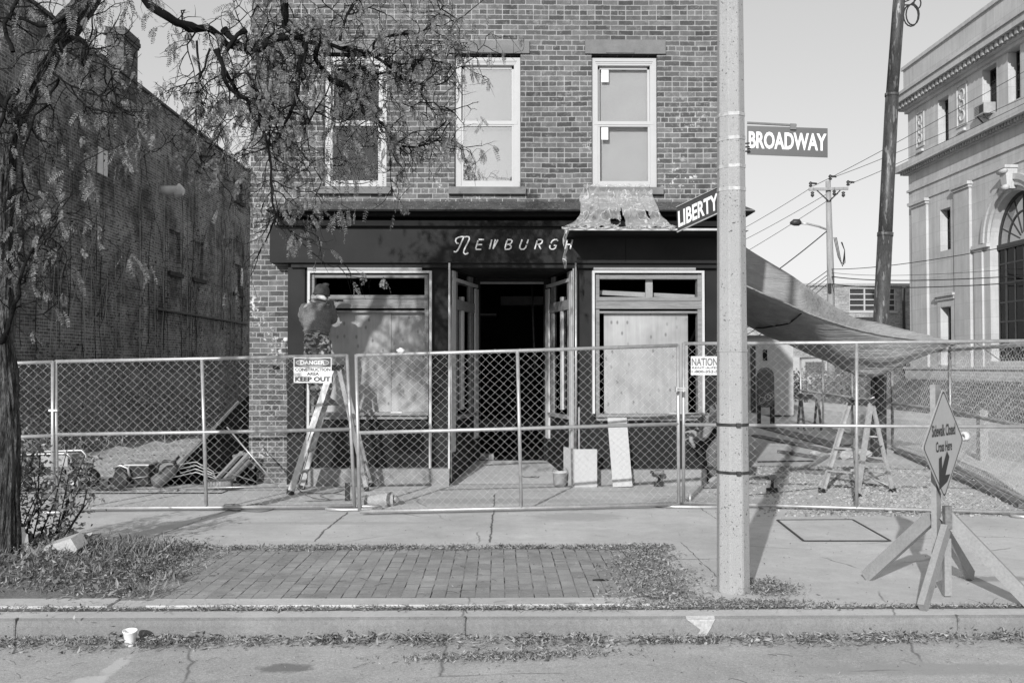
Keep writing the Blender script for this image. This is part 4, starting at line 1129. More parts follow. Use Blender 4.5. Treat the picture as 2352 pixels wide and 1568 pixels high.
# oil tank on legs
TY = 27.0
tk = empty("oil_tank", (xx(1772, TY), TY, 0), "upright oblong oil tank on thin legs with scrawled graffiti on its end", "tank")
X0, X1, X2 = xx(1737, TY), xx(1778, TY), xx(1808, TY); zt_, zb_ = zz(843, TY), zz(936, TY)
rr = (X1-X0)/2; q = MB(); ring = []
def obr(xc, off, y, s=1.0):
    r_ = rr*s; pts = []
    for i in range(9): t = math.pi*i/8; pts.append((xc+off+r_*math.cos(t), y, zt_-rr+r_*math.sin(t)))
    for i in range(9): t = math.pi+math.pi*i/8; pts.append((xc+off+r_*math.cos(t), y, zb_+rr*0.5+r_*0.5*math.sin(t)))
    return pts
xc = (X0+X1)/2; dx = (X2-X1)
q.grid([obr(xc, -0.01, TY-0.03, 0.7), obr(xc, 0, TY, 1.0), obr(xc, dx, TY+1.3, 1.0), obr(xc, dx, TY+1.33, 0.7)], 0, False, True)
o = obr(xc, -0.01, TY-0.03, 0.7); q.add(o, [tuple(reversed(range(len(o))))])
m_tank = M("weathered tank paint", 0.12, 0.6, 0.25, 4, 60, 0.2, 0.2); q.build("tank_body", m_tank, tk)
for x_, y_ in ((X0+0.06, TY+0.05), (X1-0.06, TY+0.1), (X0+dx+0.02, TY+1.1), (X2-0.05, TY+1.2)):
    q = MB(); q.tube([(x_, y_, zb_+0.2), (x_, y_, 0)], 0.035, 6); q.build("leg", m_dkmetal, tk)
q = MB(); gx, gz = xc, (zt_+zb_)/2-0.25
for k in range(4):
    cx_, cz_ = gx+random.uniform(-.16, .16), gz+random.uniform(-.14, .14)
    q.tube([(cx_+0.09*math.cos(t*.9+k), TY-0.045, cz_+0.09*math.sin(t*.9+k)*random.uniform(.7, 1.2)) for t in range(8)], 0.008, 4)
q.build("graffiti", m_signwhite, tk)

# ================================================================ utility pole, lamp and wires
UY = 48.0
def UP(x, y, Y=UY): return P(x, y, Y)
up = empty("utility_pole", (xx(1909, UY), UY, 0), "weathered wooden utility pole with crossarm and insulators behind the tarp", "utility pole")
q = MB(); q.tube([Vector((xx(1909, UY), UY, 0)), UP(1908, 640), UP(1902, 416)], [0.19, 0.17, 0.12], 12); q.build("shaft", m_polewood, up)
q = MB(); q.beam(UP(1858, 435, UY-0.2), UP(1948, 433, UY-0.2), 0.1, 0.13); q.build("crossarm", m_polewood, up)
q = MB(); q.tube([UP(1876, 437, UY-0.25), UP(1903, 462, UY-0.2)], 0.03, 5); q.tube([UP(1930, 437, UY-0.25), UP(1905, 462, UY-0.2)], 0.03, 5); q.build("brace", m_dkmetal, up)
for (x, y, s_) in ((1862, 430, 1), (1948, 427, 1), (1907, 414, 1), (1866, 440, -1), (1937, 440, -1), (1916, 437, -1)):
    q = MB(); b_ = UP(x, y, UY-0.2); q.lathe(b_, [(0.03, 0), (0.10, 0.05*s_), (0.05, 0.12*s_), (0.10, 0.18*s_), (0.04, 0.26*s_), (0, 0.28*s_)], 8)
    if s_ > 0: q.tube([b_+Vector((0, 0, .2)), UP(x+14, y-8, UY-0.2)], 0.045, 6)
    q.build("insulator", m_dkmetal, up)
q = MB()
for k in range(3):
    q.tube([UP(1915+k*3, 545), UP(1925+k*4, 590+k*8), UP(1935+k*3, 612-k*4), UP(1940, 575), UP(1932+k, 556)], 0.02, 4)
q.build("cable_loop", m_rubber, up)
q = MB(); q.box(UP(1899, 660).x, UP(1904, 640).x, UY-0.35, UY-0.15, UP(1900, 672).z, UP(1900, 652).z); q.build("terminal_box", m_dkmetal, up)
sl = empty("street_lamp", UP(1903, 525), "cobra head street lamp on a curved arm fixed to the wooden utility pole", "street lamp")
q = MB(); q.tube([UP(1904, 529), UP(1880, 520), UP(1855, 514), UP(1838, 513)], 0.05, 8); q.build("arm", m_galv, sl)
q = MB(); c_ = UP(1828, 513); q.tube([UP(1840, 512.5), UP(1835, 511), UP(1824, 511), UP(1815, 513)], [0.07, 0.17, 0.17, 0.06], 10); hd = q.build("lamp_head", m_dkmetal, sl)
q = MB(); q.tube([UP(1828, 508), UP(1828, 504)], 0.06, 8); q.build("photocell", m_dkmetal, hd)
# wires
m_cable = M("overhead cable", 0.03, 0.7)
def wire(name, a, b, sag, r, label, grp):
    pts = []
    for i in range(17):
        t = i/16; p = a.lerp(b, t); p.z -= sag*4*t*(1-t); pts.append(p)
    q = MB(); q.tube(pts, [max(.0028, r*(b_.y/48)) for b_ in pts], 4, caps=False); return q.build(name, m_cable, None, label, "cable", grp)
G1, G2 = "thin power lines rising right from the utility pole", "thin power lines falling left from the utility pole"
PO = "thin power line from the crossarm of the wooden pole up and across the stone building"
PL = "thin power line from the crossarm of the wooden pole down towards the tarp"
for (x, y, x2, y2, o_) in ((1867, 428, 2352, 165, "uppermost"), (1912, 408, 2352, 225, "middle"), (1953, 422, 2400, 215, "lowest")): wire("power_line", UP(x, y), P(x2, y2, 13), 0.05, 0.014, o_ + " of three thin power lines crossing the upper storey of the stone building", G1)
for (x, y, x2, y2, o_) in ((1862, 432, 1640, 560, "uppermost"), (1900, 445, 1640, 585, "middle"), (1925, 445, 1640, 620, "lowest")): wire("power_line", UP(x, y), P(x2, y2, 60), 0.1, 0.012, o_ + " of three thin power lines descending left from the crossarm", G2)
wire("service_cable", UP(1899, 531), P(1700, 680, 45), 0.1, 0.03, "stay cable from the lamp bracket down left behind the tarp", None)
for (x, y, x2, y2, r, t) in ((1910, 618, 2400, 550, .022, "highest of the dark telephone cables crossing the stone building"), (1910, 626, 2400, 612, .014, "thinnest pale telephone cable crossing the stone building at mid height"), (1910, 635, 2400, 630, .03, "thick dark telephone cable crossing just below the thinnest one"), (1910, 652, 2400, 645, .03, "lowest thick telephone cable crossing the stone building")):
    wire("telephone_cable", UP(x, y), P(x2, y2, 18), 0.15, r, t, "telephone cables crossing to the right")
for k, (x, y, x2, y2) in enumerate(((1900, 622, 1640, 775), (1900, 632, 1640, 790), (1900, 640, 1640, 810), (1900, 652, 1690, 800))):
    wire("telephone_cable", UP(x, y), P(x2, y2, 50), 0.2, 0.022, ("highest", "second highest", "third highest", "lowest")[k] + " telephone cable sloping down left from the wooden pole to behind the tarp", "telephone cables going left")

# ================================================================ leaning steel pole
SYP = 18.3
pole2 = empty("steel_pole", Vector((P(2019, 842, SYP).x, SYP, 0)), "tall leaning dark telescoped steel pole with peeling paint", "pole")
def wpx(px): return px*SYP/F/2
q = MB(); b0 = P(2017, 1010, SYP); b0.z = -0.05
def pp(x, y): return P(x, y, SYP)
q.tube([b0, pp(2018, 842), pp(2033, 541)], [wpx(36), wpx(35), wpx(34)], 20)
q.tube([pp(2033, 541)+Vector((0, 0, 0.001)), pp(2037.8, 440), pp(2049, 219)], [wpx(32), wpx(31), wpx(30)], 20)
q.tube([pp(2049, 219), pp(2065, 0), pp(2078, -200)], [wpx(28), wpx(27), wpx(25)], 20)
q.tube([pp(2033.4, 534), pp(2033, 543)], wpx(36), 20); q.tube([pp(2048.6, 215), pp(2048.4, 222)], wpx(32), 20)
q.build("shaft", m_poledark, pole2)
q = MB()
for (cx, cy, rx_, ry_) in ((2092, 36, 17, 25), (2096, 34, 15, 24), (2107, 8, 8, 12)):
    q.tube([pp(cx+rx_*math.cos(t*math.pi/8), cy-ry_*math.sin(t*math.pi/8)) for t in range(17)], 0.014, 5, caps=False)
q.tube([pp(2068, 12), pp(2090, 12), pp(2100, 4), pp(2110, -10)], 0.014, 5); q.tube([pp(2068, 8), pp(2085, 2), pp(2100, -6)], 0.012, 5)
q.build("cable_loop", m_rubber, pole2)
q = MB(); q.box(pp(1997, 0).x, pp(2008, 0).x, SYP-0.3, SYP-0.1, pp(0, 910).z-0.05, pp(0, 866).z); q.build("meter_box", m_dkmetal, pole2)

# ================================================================ vegetation beyond
def leafball(mb, c, rx_, ry_, rz_, n, s0, s1, rn, down=0.0):
    for _ in range(n):
        u = Vector((rn.gauss(0, 1), rn.gauss(0, 1), rn.gauss(0, 1))).normalized()*(rn.random()**0.4)
        p = Vector((c[0]+u.x*rx_, c[1]+u.y*ry_, c[2]+u.z*rz_))
        if noise.noise(p*1.6) < -0.25: continue
        a = Vector((rn.uniform(-1, 1), rn.uniform(-1, 1), rn.uniform(-1, 0.6))).normalized(); b = a.orthogonal().normalized(); b.rotate(Matrix.Rotation(rn.uniform(0, 6.28), 3, a))
        s_ = rn.uniform(s0, s1); mb.add([p-a*s_, p+b*s_*0.5, p+a*s_, p-b*s_*0.5], [(0, 1, 2, 3)])
rn = random.Random(11)
for (x, Y, w_, h_, lab) in ((1850, 46, 1.5, 1.3, "round bush left of the wooden utility pole behind the fence"), (1945, 44, 1.2, 1.5, "leafy bush right of the wooden utility pole behind the fence"), (1895, 52, 2.0, 1.8, "taller shrub behind the foot of the utility pole"), (2075, 47, 1.3, 1.2, "dark shrub at the far corner of the stone building")):
    e = empty("bush", (xx(x, Y), Y, 0), lab, "bush", "bushes beyond the side street")
    q = MB(); leafball(q, (xx(x, Y), Y, h_*0.55), w_, w_, h_*0.55, 900, 0.06, 0.12, rn); q.build("foliage", m_bush, e)
    q = MB()
    for k in range(5): q.tube([(xx(x, Y)+rn.uniform(-.1, .1), Y, 0), (xx(x, Y)+rn.uniform(-.7, .7), Y+rn.uniform(-.5, .5), h_*0.7)], 0.03, 5)
    q.build("stems", m_twig, e)
# bare trees peeping over the far roof
for (x, Y, h_, lab) in ((1878, 80, 8.0, "bare treetop just over the roof left of the steel pole"), (1985, 84, 8.6, "bare treetop over the roof right of the utility pole")):
    e = empty("bare_tree", (xx(x, Y), Y, 0), lab, "tree", "bare trees behind the far building")
    q = MB(); X_ = xx(x, Y); q.tube([(X_, Y, 0), (X_+.1, Y, h_*0.55)], [0.25, 0.15], 8); q.build("trunk", m_twig, e)
    q = MB()
    for k in range(40):
        a = rn.uniform(0, 6.28); b_ = rn.uniform(0.3, 2.2); z0 = rn.uniform(.45, .7)*h_
        p = Vector((X_+.1, Y, z0)); q.tube([p, p+Vector((math.cos(a)*b_*.6, math.sin(a)*b_*.6, .25*h_)), p+Vector((math.cos(a)*b_, math.sin(a)*b_, min(.45*h_, h_-z0)))], [0.05, 0.03, 0.012], 4)
    q.build("crown", m_twig, e)
# ivy and weeds on the left bank
q = MB()
for _ in range(30000):
    x = rn.uniform(-10, -4.0); y = rn.uniform(13.2, 41)
    h_ = bank_h(x, y)
    if h_ < 0.05 or (noise.noise(Vector((x*0.7, y*0.7, 0))) < -0.15 and rn.random() < 0.6): continue
    a = Vector((rn.uniform(-1, 1), rn.uniform(-1, 1), rn.uniform(0, 1.4))).normalized(); b = a.orthogonal().normalized()
    s_ = rn.uniform(0.018, 0.05); p = Vector((x, y, h_+rn.uniform(0.0, 0.20))); q.add([p-a*s_, p+b*s_*0.5, p+a*s_, p-b*s_*0.5], [(0, 1, 2, 3)])
for _ in range(2500):   # longer grass blades
    x = rn.uniform(-10, -4.5); y = rn.uniform(13.2, 38); h_ = bank_h(x, y)
    if h_ < 0.03: continue
    l = rn.uniform(0.1, 0.35); d = Vector((rn.uniform(-.6, .6), rn.uniform(-.6, .6), 1)).normalized(); p = Vector((x, y, h_)); s_ = Vector((0.008, 0.004, 0)); q.add([p-s_, p+s_, p+d*l], [(0, 1, 2)])
q.build("undergrowth", m_ivy, kind='stuff', label="ivy and weeds covering the bank under the old brick wall", cat="undergrowth")
# grass on the right bank
q = MB()
for _ in range(9000):
    x = rn.uniform(15.3, 18); y = rn.uniform(24, 48); h_ = -0.13 + lawn_h(x, y); l = rn.uniform(0.05, 0.16)
    d = Vector((rn.uniform(-.6, .6), rn.uniform(-.6, .6), 1)).normalized(); p = Vector((x, y, h_)); s_ = Vector((0.01, 0.02, 0)); q.add([p-s_, p+s_, p+d*l], [(0, 1, 2)])
q.build("grass", m_weed, kind='stuff', label="short grass on the bank before the stone building", cat="grass")
# ================================================================ concrete pole with street signs
PX, PY = 1.735, 7.36
cp = empty("concrete_pole", (PX, PY, 0), "tapered octagonal speckled concrete pole in the middle of the sidewalk", "pole")
def prad(z): return 0.1215 - (z)*0.0062
mb = MB(); rows = []
for z in [-0.1, 0.0, 0.5, 1, 2, 3, 4, 6, 9]:
    r_ = prad(max(z, 0)); row = []
    for k in range(8):
        t = math.pi/8 + k*math.pi/4
        for dt in (-0.06, 0.06): row.append((PX+r_*math.cos(t+dt), PY+r_*math.sin(t+dt), z))
    rows.append(row)
mb.grid(rows, 0, False, True); mb.build("shaft", m_conc_pole, cp)
m_band = M("steel strap", 0.55, 0.35, 0.2, 30, 90, 0.1, 0.0, metal=0.6)
for (y, tilt, hgt, mt) in ((267, .05, .026, m_band), (321, .09, .026, m_band), (385, .05, .026, m_band), (437, .03, .028, m_band), (806, 0, .012, m_conc_pole), (974, 0, .022, m_dkmetal), (1083, -.02, .022, m_dkmetal)):
    z = P(1684, y, PY).z; r_ = prad(z)*1.055; q = MB(); rows = []
    for dz in (-hgt/2, hgt/2):
        rows.append([(PX+r_*math.cos(math.pi/8+k*math.pi/4), PY+r_*math.sin(math.pi/8+k*math.pi/4), z+dz+tilt*0.1*math.cos(k*math.pi/4)) for k in range(8)])
    q.grid(rows, 0, False, True); q.box(PX+0.0, PX+0.03, PY-r_-0.012, PY-r_*0.9, z-hgt*0.7, z+hgt*0.7) if mt is m_dkmetal else None
    q.build("strap", mt, cp)
# BROADWAY blade
TL, TR, BL = P(1716, 289, 7.42), P(1901, 295, 7.30), P(1716, 355, 7.42); BR = TR+BL-TL
def sign_plate(name, TL, TR, BL, BR, th, mat, parent):
    n_ = (TR-TL).cross(BL-TL).normalized()
    if n_.y < 0: n_ = -n_
    mb = MB(); mb.prism([TL, TR, BR, BL], n_*th); return mb.build(name, mat, parent), -n_
bs = empty("street_sign", (TL+BR)/2, "wide dark street blade reading BROADWAY on the concrete pole", "street sign")
o, n_ = sign_plate("blade", TL, TR, BL, BR, 0.006, m_grnsign, bs)
u = (TR-TL).normalized(); v = (TL-BL).normalized(); W_ = (TR-TL).length; H_ = (TL-BL).length
mb = MB(); text_on(mb, "BROADWAY", BL+u*0.012+v*H_*0.215, u, v, W_-0.02, H_*0.60, n_, bold=0.03); mb.build("sign_lettering", m_signwhite, bs)
mb = MB(); mb.beam(TL+v*0.022, TL+u*0.36+v*0.014, 0.018, 0.014); mb.obox(TL+u*.335+v*.002+n_*.004, u*.022, v*.022, n_*.012); mb.build("mounting_arm", M("bracket grey", 0.13, 0.6), bs)
mb = MB()
for yy in (330, 338, 348): mb.tube([P(1712, yy, 7.35), P(1722, yy-1, 7.35)], 0.006, 6)
mb.build("bolt", m_dkmetal, bs)
# LIBERTY blade
TL, TR, BL = P(1554, 475, 7.66), P(1653, 427.5, 7.42), P(1556, 534, 7.66); BR = TR+BL-TL
ls = empty("street_sign", (TL+BR)/2, "tilted dark street blade reading LIBERTY left of the concrete pole", "street sign")
o, n_ = sign_plate("blade", TL, TR, BL, BR, 0.006, m_grnsign, ls)
u = (TR-TL).normalized(); v = (TL-BL).normalized(); W_ = (TR-TL).length; H_ = (TL-BL).length
mb = MB(); text_on(mb, "LIBERTY", BL+u*0.012+v*H_*0.17, u, v, W_-0.03, H_*0.62, n_, bold=0.03); mb.build("sign_lettering", m_signwhite, ls)
mb = MB()
mb.beam(BL+n_*0.006+v*0.003, BR+n_*0.006+v*0.003, 0.006, 0.008, up=v); mb.beam(TL+n_*0.006-v*0.003, TR+n_*0.006-v*0.003, 0.006, 0.005, up=v); mb.build("rim", m_galv, ls)

# ================================================================ chain link fences
def chain(mb, A, B, C, D, cw=0.102, ch=0.094, r=0.0018, n=3, bulge=0.015, droop=0.0):
    """A bottom-left, B bottom-right, C top-right, D top-left"""
    A, B, C, D = map(Vector, (A, B, C, D)); W_ = (B-A).length; H_ = ((D-A).length+(C-B).length)/2
    nrm = (B-A).cross(D-A).normalized()
    nc = int(round(W_/(cw/2))); nr = int(round(H_/(ch/2)))
    ph = random.uniform(0, 9)
    def pt(i, j, off):
        s_, t_ = i/nc, j/nr
        s_ = min(max(s_, 0), 1); p = A*(1-s_)*(1-t_)+B*s_*(1-t_)+C*s_*t_+D*(1-s_)*t_
        bl = bulge*math.sin(math.pi*t_)*noise.noise(Vector((s_*W_*1.3+ph, t_*2, 0)))*2
        jx = noise.noise(Vector((i*.31+ph, j*.27, 5)))*0.008; jz = noise.noise(Vector((i*.31, j*.27+ph, 9)))*0.007 - droop*max(0, t_-0.8)*5*abs(math.sin(s_*W_*2.1))*0.1
        return p + nrm*(off+bl) + (B-A).normalized()*jx + Vector((0, 0, jz))
    for i in range(nc):
        pts = []
        for j in range(nr+1):
            a = i + ((j+i) % 2)
            o = 0.0022 if (j % 2 == 0) else -0.0022
            pts.append(pt(a, j, o))
        mb.tube(pts, r, n, caps=False, smooth=True)
def fence_panel(lab, A, B, C, D, mids, posts, zmid, rail=0.0205, bulge=0.02, cw=0.102, r=0.0017, grp="temporary chain-link fence panels", rail_mat=None, extra=None):
    e = empty("chain_link_fence", (Vector(A)+Vector(B))/2, lab, "fence", grp)
    A, B, C, D = map(Vector, (A, B, C, D)); rm = rail_mat or m_galv
    for nm, p, q_ in (("top_rail", D, C), ("bottom_rail", A, B), ("middle_rail", A.lerp(D, zmid[0]), B.lerp(C, zmid[1]))):
        q = MB(); q.tube([p, p.lerp(q_, .5)+Vector((0, 0, -0.004)), q_], rail, 10); q.build(nm, rm, e)
    for (s_, dx0, dx1, ext) in posts:
        b_, t_ = A.lerp(B, s_), D.lerp(C, s_)
        q = MB(); q.tube([b_+(B-A).normalized()*dx0-Vector((0, 0, ext)), t_+(B-A).normalized()*dx1+Vector((0, 0, 0.012))], rail*0.98, 10); q.build("post", rm, e)
    q = MB(); chain(q, A, B, C, D, cw=cw, r=r, bulge=bulge); 
    k = int((C-D).length/0.28)   # tie wires around the top rail
    for i in range(k):
        s_ = (i+0.5)/k; c_ = D.lerp(C, s_); u = (C-D).normalized()
        q.tube([c_+u*(0.03*(t/6-0.5)*2)+Vector((0, -math.cos(t*math.pi/3)*(rail+.002), math.sin(t*math.pi/3)*(rail+.002))) for t in range(7)], 0.0016, 3, caps=False)
        c_ = A.lerp(B, s_); q.tube([c_+u*(0.03*(t/6-0.5)*2)+Vector((0, -math.cos(t*math.pi/3)*(rail+.002), math.sin(t*math.pi/3)*(rail+.002))) for t in range(7)], 0.0016, 3, caps=False)
    q.build("chain_link", m_wire, e)
    return e
def gp(x, y, z=0.05):  # bottom point: height z above pavement
    return G(x, y, z)
def tp(x, y, Y): return P(x, y, Y)
def panel(xa, ya, xb, yb, ta, tb, **k):
    A, B = gp(xa, ya), gp(xb, yb)
    return A, B, tp(xb if 'xtb' not in k else k['xtb'], tb, B.y), tp(xa if 'xta' not in k else k['xta'], ta, A.y)
A, B, C, D = panel(-90, 1171, 121, 1168, 836, 831)
fence_panel("leftmost chain-link panel, behind the tree trunk", A, B, C, D, None, [(1, 0, 0, 0), (0, 0, 0, 0)], (0.49, 0.498))
A, B, C, D = panel(131, 1167, 815, 1161, 830, 816, xta=128, xtb=797)
pB = fence_panel("chain-link panel carrying the danger sign, left of the ladder", A, B, C, D, None, [(0, 0, 0, 0), (1, 0, 0, 0.03), (0.497, 0, 0, 0)], (0.502, 0.508)); fB = (A, B, C, D)
A, B, C, D = panel(826, 1174, 1559, 1157, 816, 793, xta=818, xtb=1557)
pC = fence_panel("chain-link panel in front of the shop doorway", A, B, C, D, None, [(0, 0, 0, 0.0), (1, 0, 0, 0), (0.488, 0.02, 0, 0)], (0.503, 0.505)); fC = (A, B, C, D)
A, B, C, D = panel(1570, 1154, 2420, 1178, 789, 782)
pD = fence_panel("chain-link panel from the concrete pole to the right corner", A, B, C, D, None, [(0, 0, 0, 0.0), (1, 0, 0, 0), (0.486, 0, 0, 0)], (0.49, 0.50)); fD = (A, B, C, D)
# clamps joining panels
q = MB(); c_ = P(124, 942, 11.35); q.box(c_.x-0.05, c_.x+0.05, c_.y-0.03, c_.y+0.03, c_.z-0.012, c_.z+0.012); q.build("clamp", m_band, pB)
q = MB()
for yy in (891, 896): c_ = P(1563, yy, 11.55); q.box(c_.x-0.055, c_.x+0.055, c_.y-0.035, c_.y+0.035, c_.z-0.008, c_.z+0.008)
q.box(c_.x-0.06, c_.x-0.045, c_.y-0.04, c_.y+0.03, c_.z-0.02, c_.z+0.04); q.build("clamp", m_band, pD)
# side fence receding to the back
E0, E1, E2 = Vector((fD[1].x, fD[1].y+0.05, 0.06)), Vector((7.30, 16.0, 0.06)), Vector((9.3, 30.5, 0.05))
def up_(p, h_): return p+Vector((0, 0, h_))
n_seg = [(E0, E1, "chain-link side panel nearest the street at the right edge"), ]
L2 = [E1.lerp(E2, i/4) for i in range(5)]
for i in range(4): n_seg.append((L2[i], L2[i+1], ["side fence panel under the tip of the tarp", "second side fence panel behind the ladder", "third side fence panel seen beside the steel pole", "farthest side fence panel next to the oil tank"][i]))
for a, b, lb in n_seg:
    fence_panel(lb, a, b, up_(b, 1.86), up_(a, 1.86), None, [(0, 0, 0, 0.05), (1, 0, 0, 0.05)], (0.47, 0.47), cw=0.13, r=0.0019, grp="chain-link panels of the receding side fence", rail=0.028)
# looped pipe feet
def foot(px, py, rx_, ry_, rot, lab):
    c_ = G(px, py, 0.022); q = MB(); cr, sr = math.cos(rot), math.sin(rot)
    pts = []
    for i in range(29):
        t = 2*math.pi*i/28; x, y = rx_*math.copysign(abs(math.cos(t))**0.8, math.cos(t)), ry_*math.sin(t); pts.append(c_+Vector((x*cr-y*sr, x*sr+y*cr, 0)))
    q.tube(pts, 0.021, 8, caps=False); e = empty("fence_foot", c_-Vector((0, 0, .022)), lab, "fence foot", "looped pipe feet of the fence"); q.build("base_loop", m_galv, e)
    q = MB(); q.tube([c_, c_+Vector((0, 0, 0.14))], 0.016, 8); q.build("spigot", m_galv, e)
foot(812, 1166, 0.31, 0.14, 0.05, "looped pipe fence foot under the middle panel joint")
foot(1585, 1160, 0.40, 0.13, -0.12, "looped pipe fence foot at the panel joint left of the concrete pole")
foot(128, 1172, 0.22, 0.16, 0.1, "looped pipe fence foot by the shrub at the left")
foot(2400, 1183, 0.36, 0.14, 0.0, "looped pipe fence foot at the right edge")

# ---- signs on the fence
def fsign(x0, x1, y0, y1, Y, name, lab):
    TL, TR, BL, BR = P(x0, y0, Y), P(x1, y0, Y), P(x0, y1, Y), P(x1, y1, Y)
    e = empty(name, (BL+BR)/2, lab, "sign"); q = MB(); q.prism([TL, TR, BR, BL], (0, 0.004, 0)); q.build("board", m_signwhite, e)
    return e, TL, TR, BL, BR
Yd = (fB[0].y+fB[1].y)/2-0.035
e, TL, TR, BL, BR = fsign(674.5, 761.5, 820.5, 879, Yd, "danger_sign", "white DANGER CONSTRUCTION AREA KEEP OUT sign wired to the fence")
W_, H_ = (TR-TL).length, (TL-BL).length; Xv, Zv, Nv = Vector((1, 0, 0)), Vector((0, 0, 1)), Vector((0, -1, 0))
def at_(u, v): return BL + (BR-BL)*u + (TL-BL)*v
q = MB(); q.prism([at_(.02, .97)+Nv*.0015, at_(.98, .97)+Nv*.0015, at_(.98, .62)+Nv*.0015, at_(.02, .62)+Nv*.0015], (0, .001, 0)); q.build("header_panel", m_danger, e)
q = MB(); ell = [at_(.5+.435*math.cos(t*math.pi/20), .795+.145*math.sin(t*math.pi/20))+Nv*.0022 for t in range(41)]; q.tube(ell, 0.003, 4, caps=False); q.build("oval_outline", m_signwhite, e)
q = MB(); q.add([at_(.5+.42*math.cos(t*math.pi/20), .795+.13*math.sin(t*math.pi/20))+Nv*.0020 for t in range(40)], [tuple(range(40))]); q.build("oval", m_natl, e)
q = MB(); text_on(q, "DANGER", at_(.18, .715), Xv, Zv, W_*.64, H_*.16, Nv, bold=.03, th=0.004); q.build("sign_lettering", m_signwhite, e)
q = MB(); text_on(q, "CONSTRUCTION", at_(.04, .46), Xv, Zv, W_*.93, H_*.125, Nv, bold=.025); text_on(q, "AREA", at_(.35, .295), Xv, Zv, W_*.32, H_*.12, Nv, bold=.025); text_on(q, "KEEP OUT", at_(.04, .055), Xv, Zv, W_*.93, H_*.185, Nv, bold=.04); q.build("sign_lettering", m_signblk, e)
q = MB()
for (u, v, du, dv) in ((0.01, .98, -.03, .05), (.99, .98, .03, .05), (0.01, .02, -.08, -.10), (.99, .02, .05, -.05)):
    q.tube([at_(u, v)+Nv*.004, at_(u+du, v+dv)+Nv*.006], 0.002, 4)
q.build("wire_tie", m_band, e)
Yn = fD[0].y-0.03
e, TL, TR, BL, BR = fsign(1587, 1671, 818, 861, Yn, "rental_sign", "white fence rental sign half hidden behind the concrete pole")
W_, H_ = (TR-TL).length, (TL-BL).length
q = MB(); text_on(q, "NATIONAL", at_(.02, .49), Xv, Zv, W_*.94, H_*.42, Nv, bold=.03); q.build("sign_lettering", m_natl, e)
q = MB(); text_on(q, "RENT-A-FENCE", at_(.03, .33), Xv, Zv, W_*.94, H_*.11, Nv, bold=.015); text_on(q, "1-800-352-5675", at_(.02, .11), Xv, Zv, W_*.94, H_*.15, Nv, bold=.02); q.build("sign_lettering", m_signblk, e)
# crumpled paper on the top rail
q = MB(); c_ = P(919, 807, 11.15); q.blob(c_+Vector((0, 0, 0.012)), 0.045, 0.03, 0.028, 9, 6, 0.3); q.build("paper_scrap", m_signwhite, None, "crumpled white paper caught on the fence top rail", "paper scrap")

# ================================================================ sidewalk closed sign
sc_ = empty("sidewalk_closed_sign", (3.22, 7.2, 0), "diamond sidewalk closed sign on a home-made timber stand", "sign")
C0 = Vector((3.19, 7.10, 1.10)); U = Vector((0.695, 0.719, 0)).normalized(); V = Vector((0, 0, 1)); Nn = Vector((0.719, -0.695, 0))
h_ = 0.402
def dia(s_, off): return [C0+V*(h_*s_)+Nn*off, C0-U*(h_*s_)+Nn*off-V*0.01, C0-V*(h_*s_)+Nn*off, C0+U*(h_*s_)+Nn*off+V*0.01]
def rounded(s_, off):
    d = dia(s_, off); out = []
    for i in range(4):
        p, a, b = d[i], d[i-1], d[(i+1) % 4]; pa, pb = p+(a-p).normalized()*0.035, p+(b-p).normalized()*0.035
        for t in (0, .25, .5, .75, 1): out.append((pa*(1-t)**2 + p*2*t*(1-t) + pb*t*t))
    return out
q = MB(); q.prism(rounded(1.0, 0.0), -Nn*0.004); bd = q.build("sign_plate", m_signgray, sc_)
q = MB(); o_, i_ = rounded(0.955, 0.002), rounded(0.925, 0.002); q.grid([o_, i_], 0, False, True); q.build("border", m_signblk, bd)
q = MB(); tt = V.copy()
text_on(q, "Sidewalk Closed", C0-U*0.225+V*0.055+Nn*0.001, U, V, 0.45, 0.085, Nn, bold=.02); text_on(q, "Cross Here", C0-U*0.155-V*0.055+Nn*0.001, U, V, 0.31, 0.075, Nn, bold=.02); q.build("sign_lettering", m_signblk, bd)
ar = [(-0.085, -0.30), (-0.085, -0.115), (-0.035, -0.17), (0.075, -0.07), (0.125, -0.10), (0.03, -0.215), (0.125, -0.245)]
ar = [(-0.10, -0.32), (-0.10, -0.10), (-0.045, -0.085), (-0.045, -0.175), (0.055, -0.055), (0.10, -0.10), (0.02, -0.225), (0.115, -0.225), (0.055, -0.275)]
q = MB(); q.add([C0+U*a+V*b+Nn*0.003 for a, b in ar], [tuple(range(len(ar)))]); q.build("arrow", m_signblk, bd)
q = MB(); q.obox(Vector((3.150, 7.135, .82))-Nn*.004, U*.044, Nn*.019, Vector((0, 0, .70))); q.build("post", m_woodl, sc_)
ap = Vector((3.25, 7.20, 0.60))
for (fx, fy, top) in ((2.86, 7.74, Vector((3.13, 7.19, 0.56))), (2.865, 6.73, Vector((3.19, 7.08, 0.50))), (3.66, 6.80, Vector((3.20, 7.11, 0.60))), (3.68, 7.74, Vector((3.19, 7.17, 0.50)))):
    q = MB(); q.beam((fx, fy, 0.02), top, 0.045, 0.095); q.build("leg", m_woodl, sc_)
q = MB(); q.box(3.175, 3.225, 7.055, 7.105, 0.50, 0.66); q.build("block", m_oldwood, sc_)
q = MB(); q.box(3.20, 3.25, 7.13, 7.17, 0.01, 0.42); q.build("short_post", m_woodl, sc_)

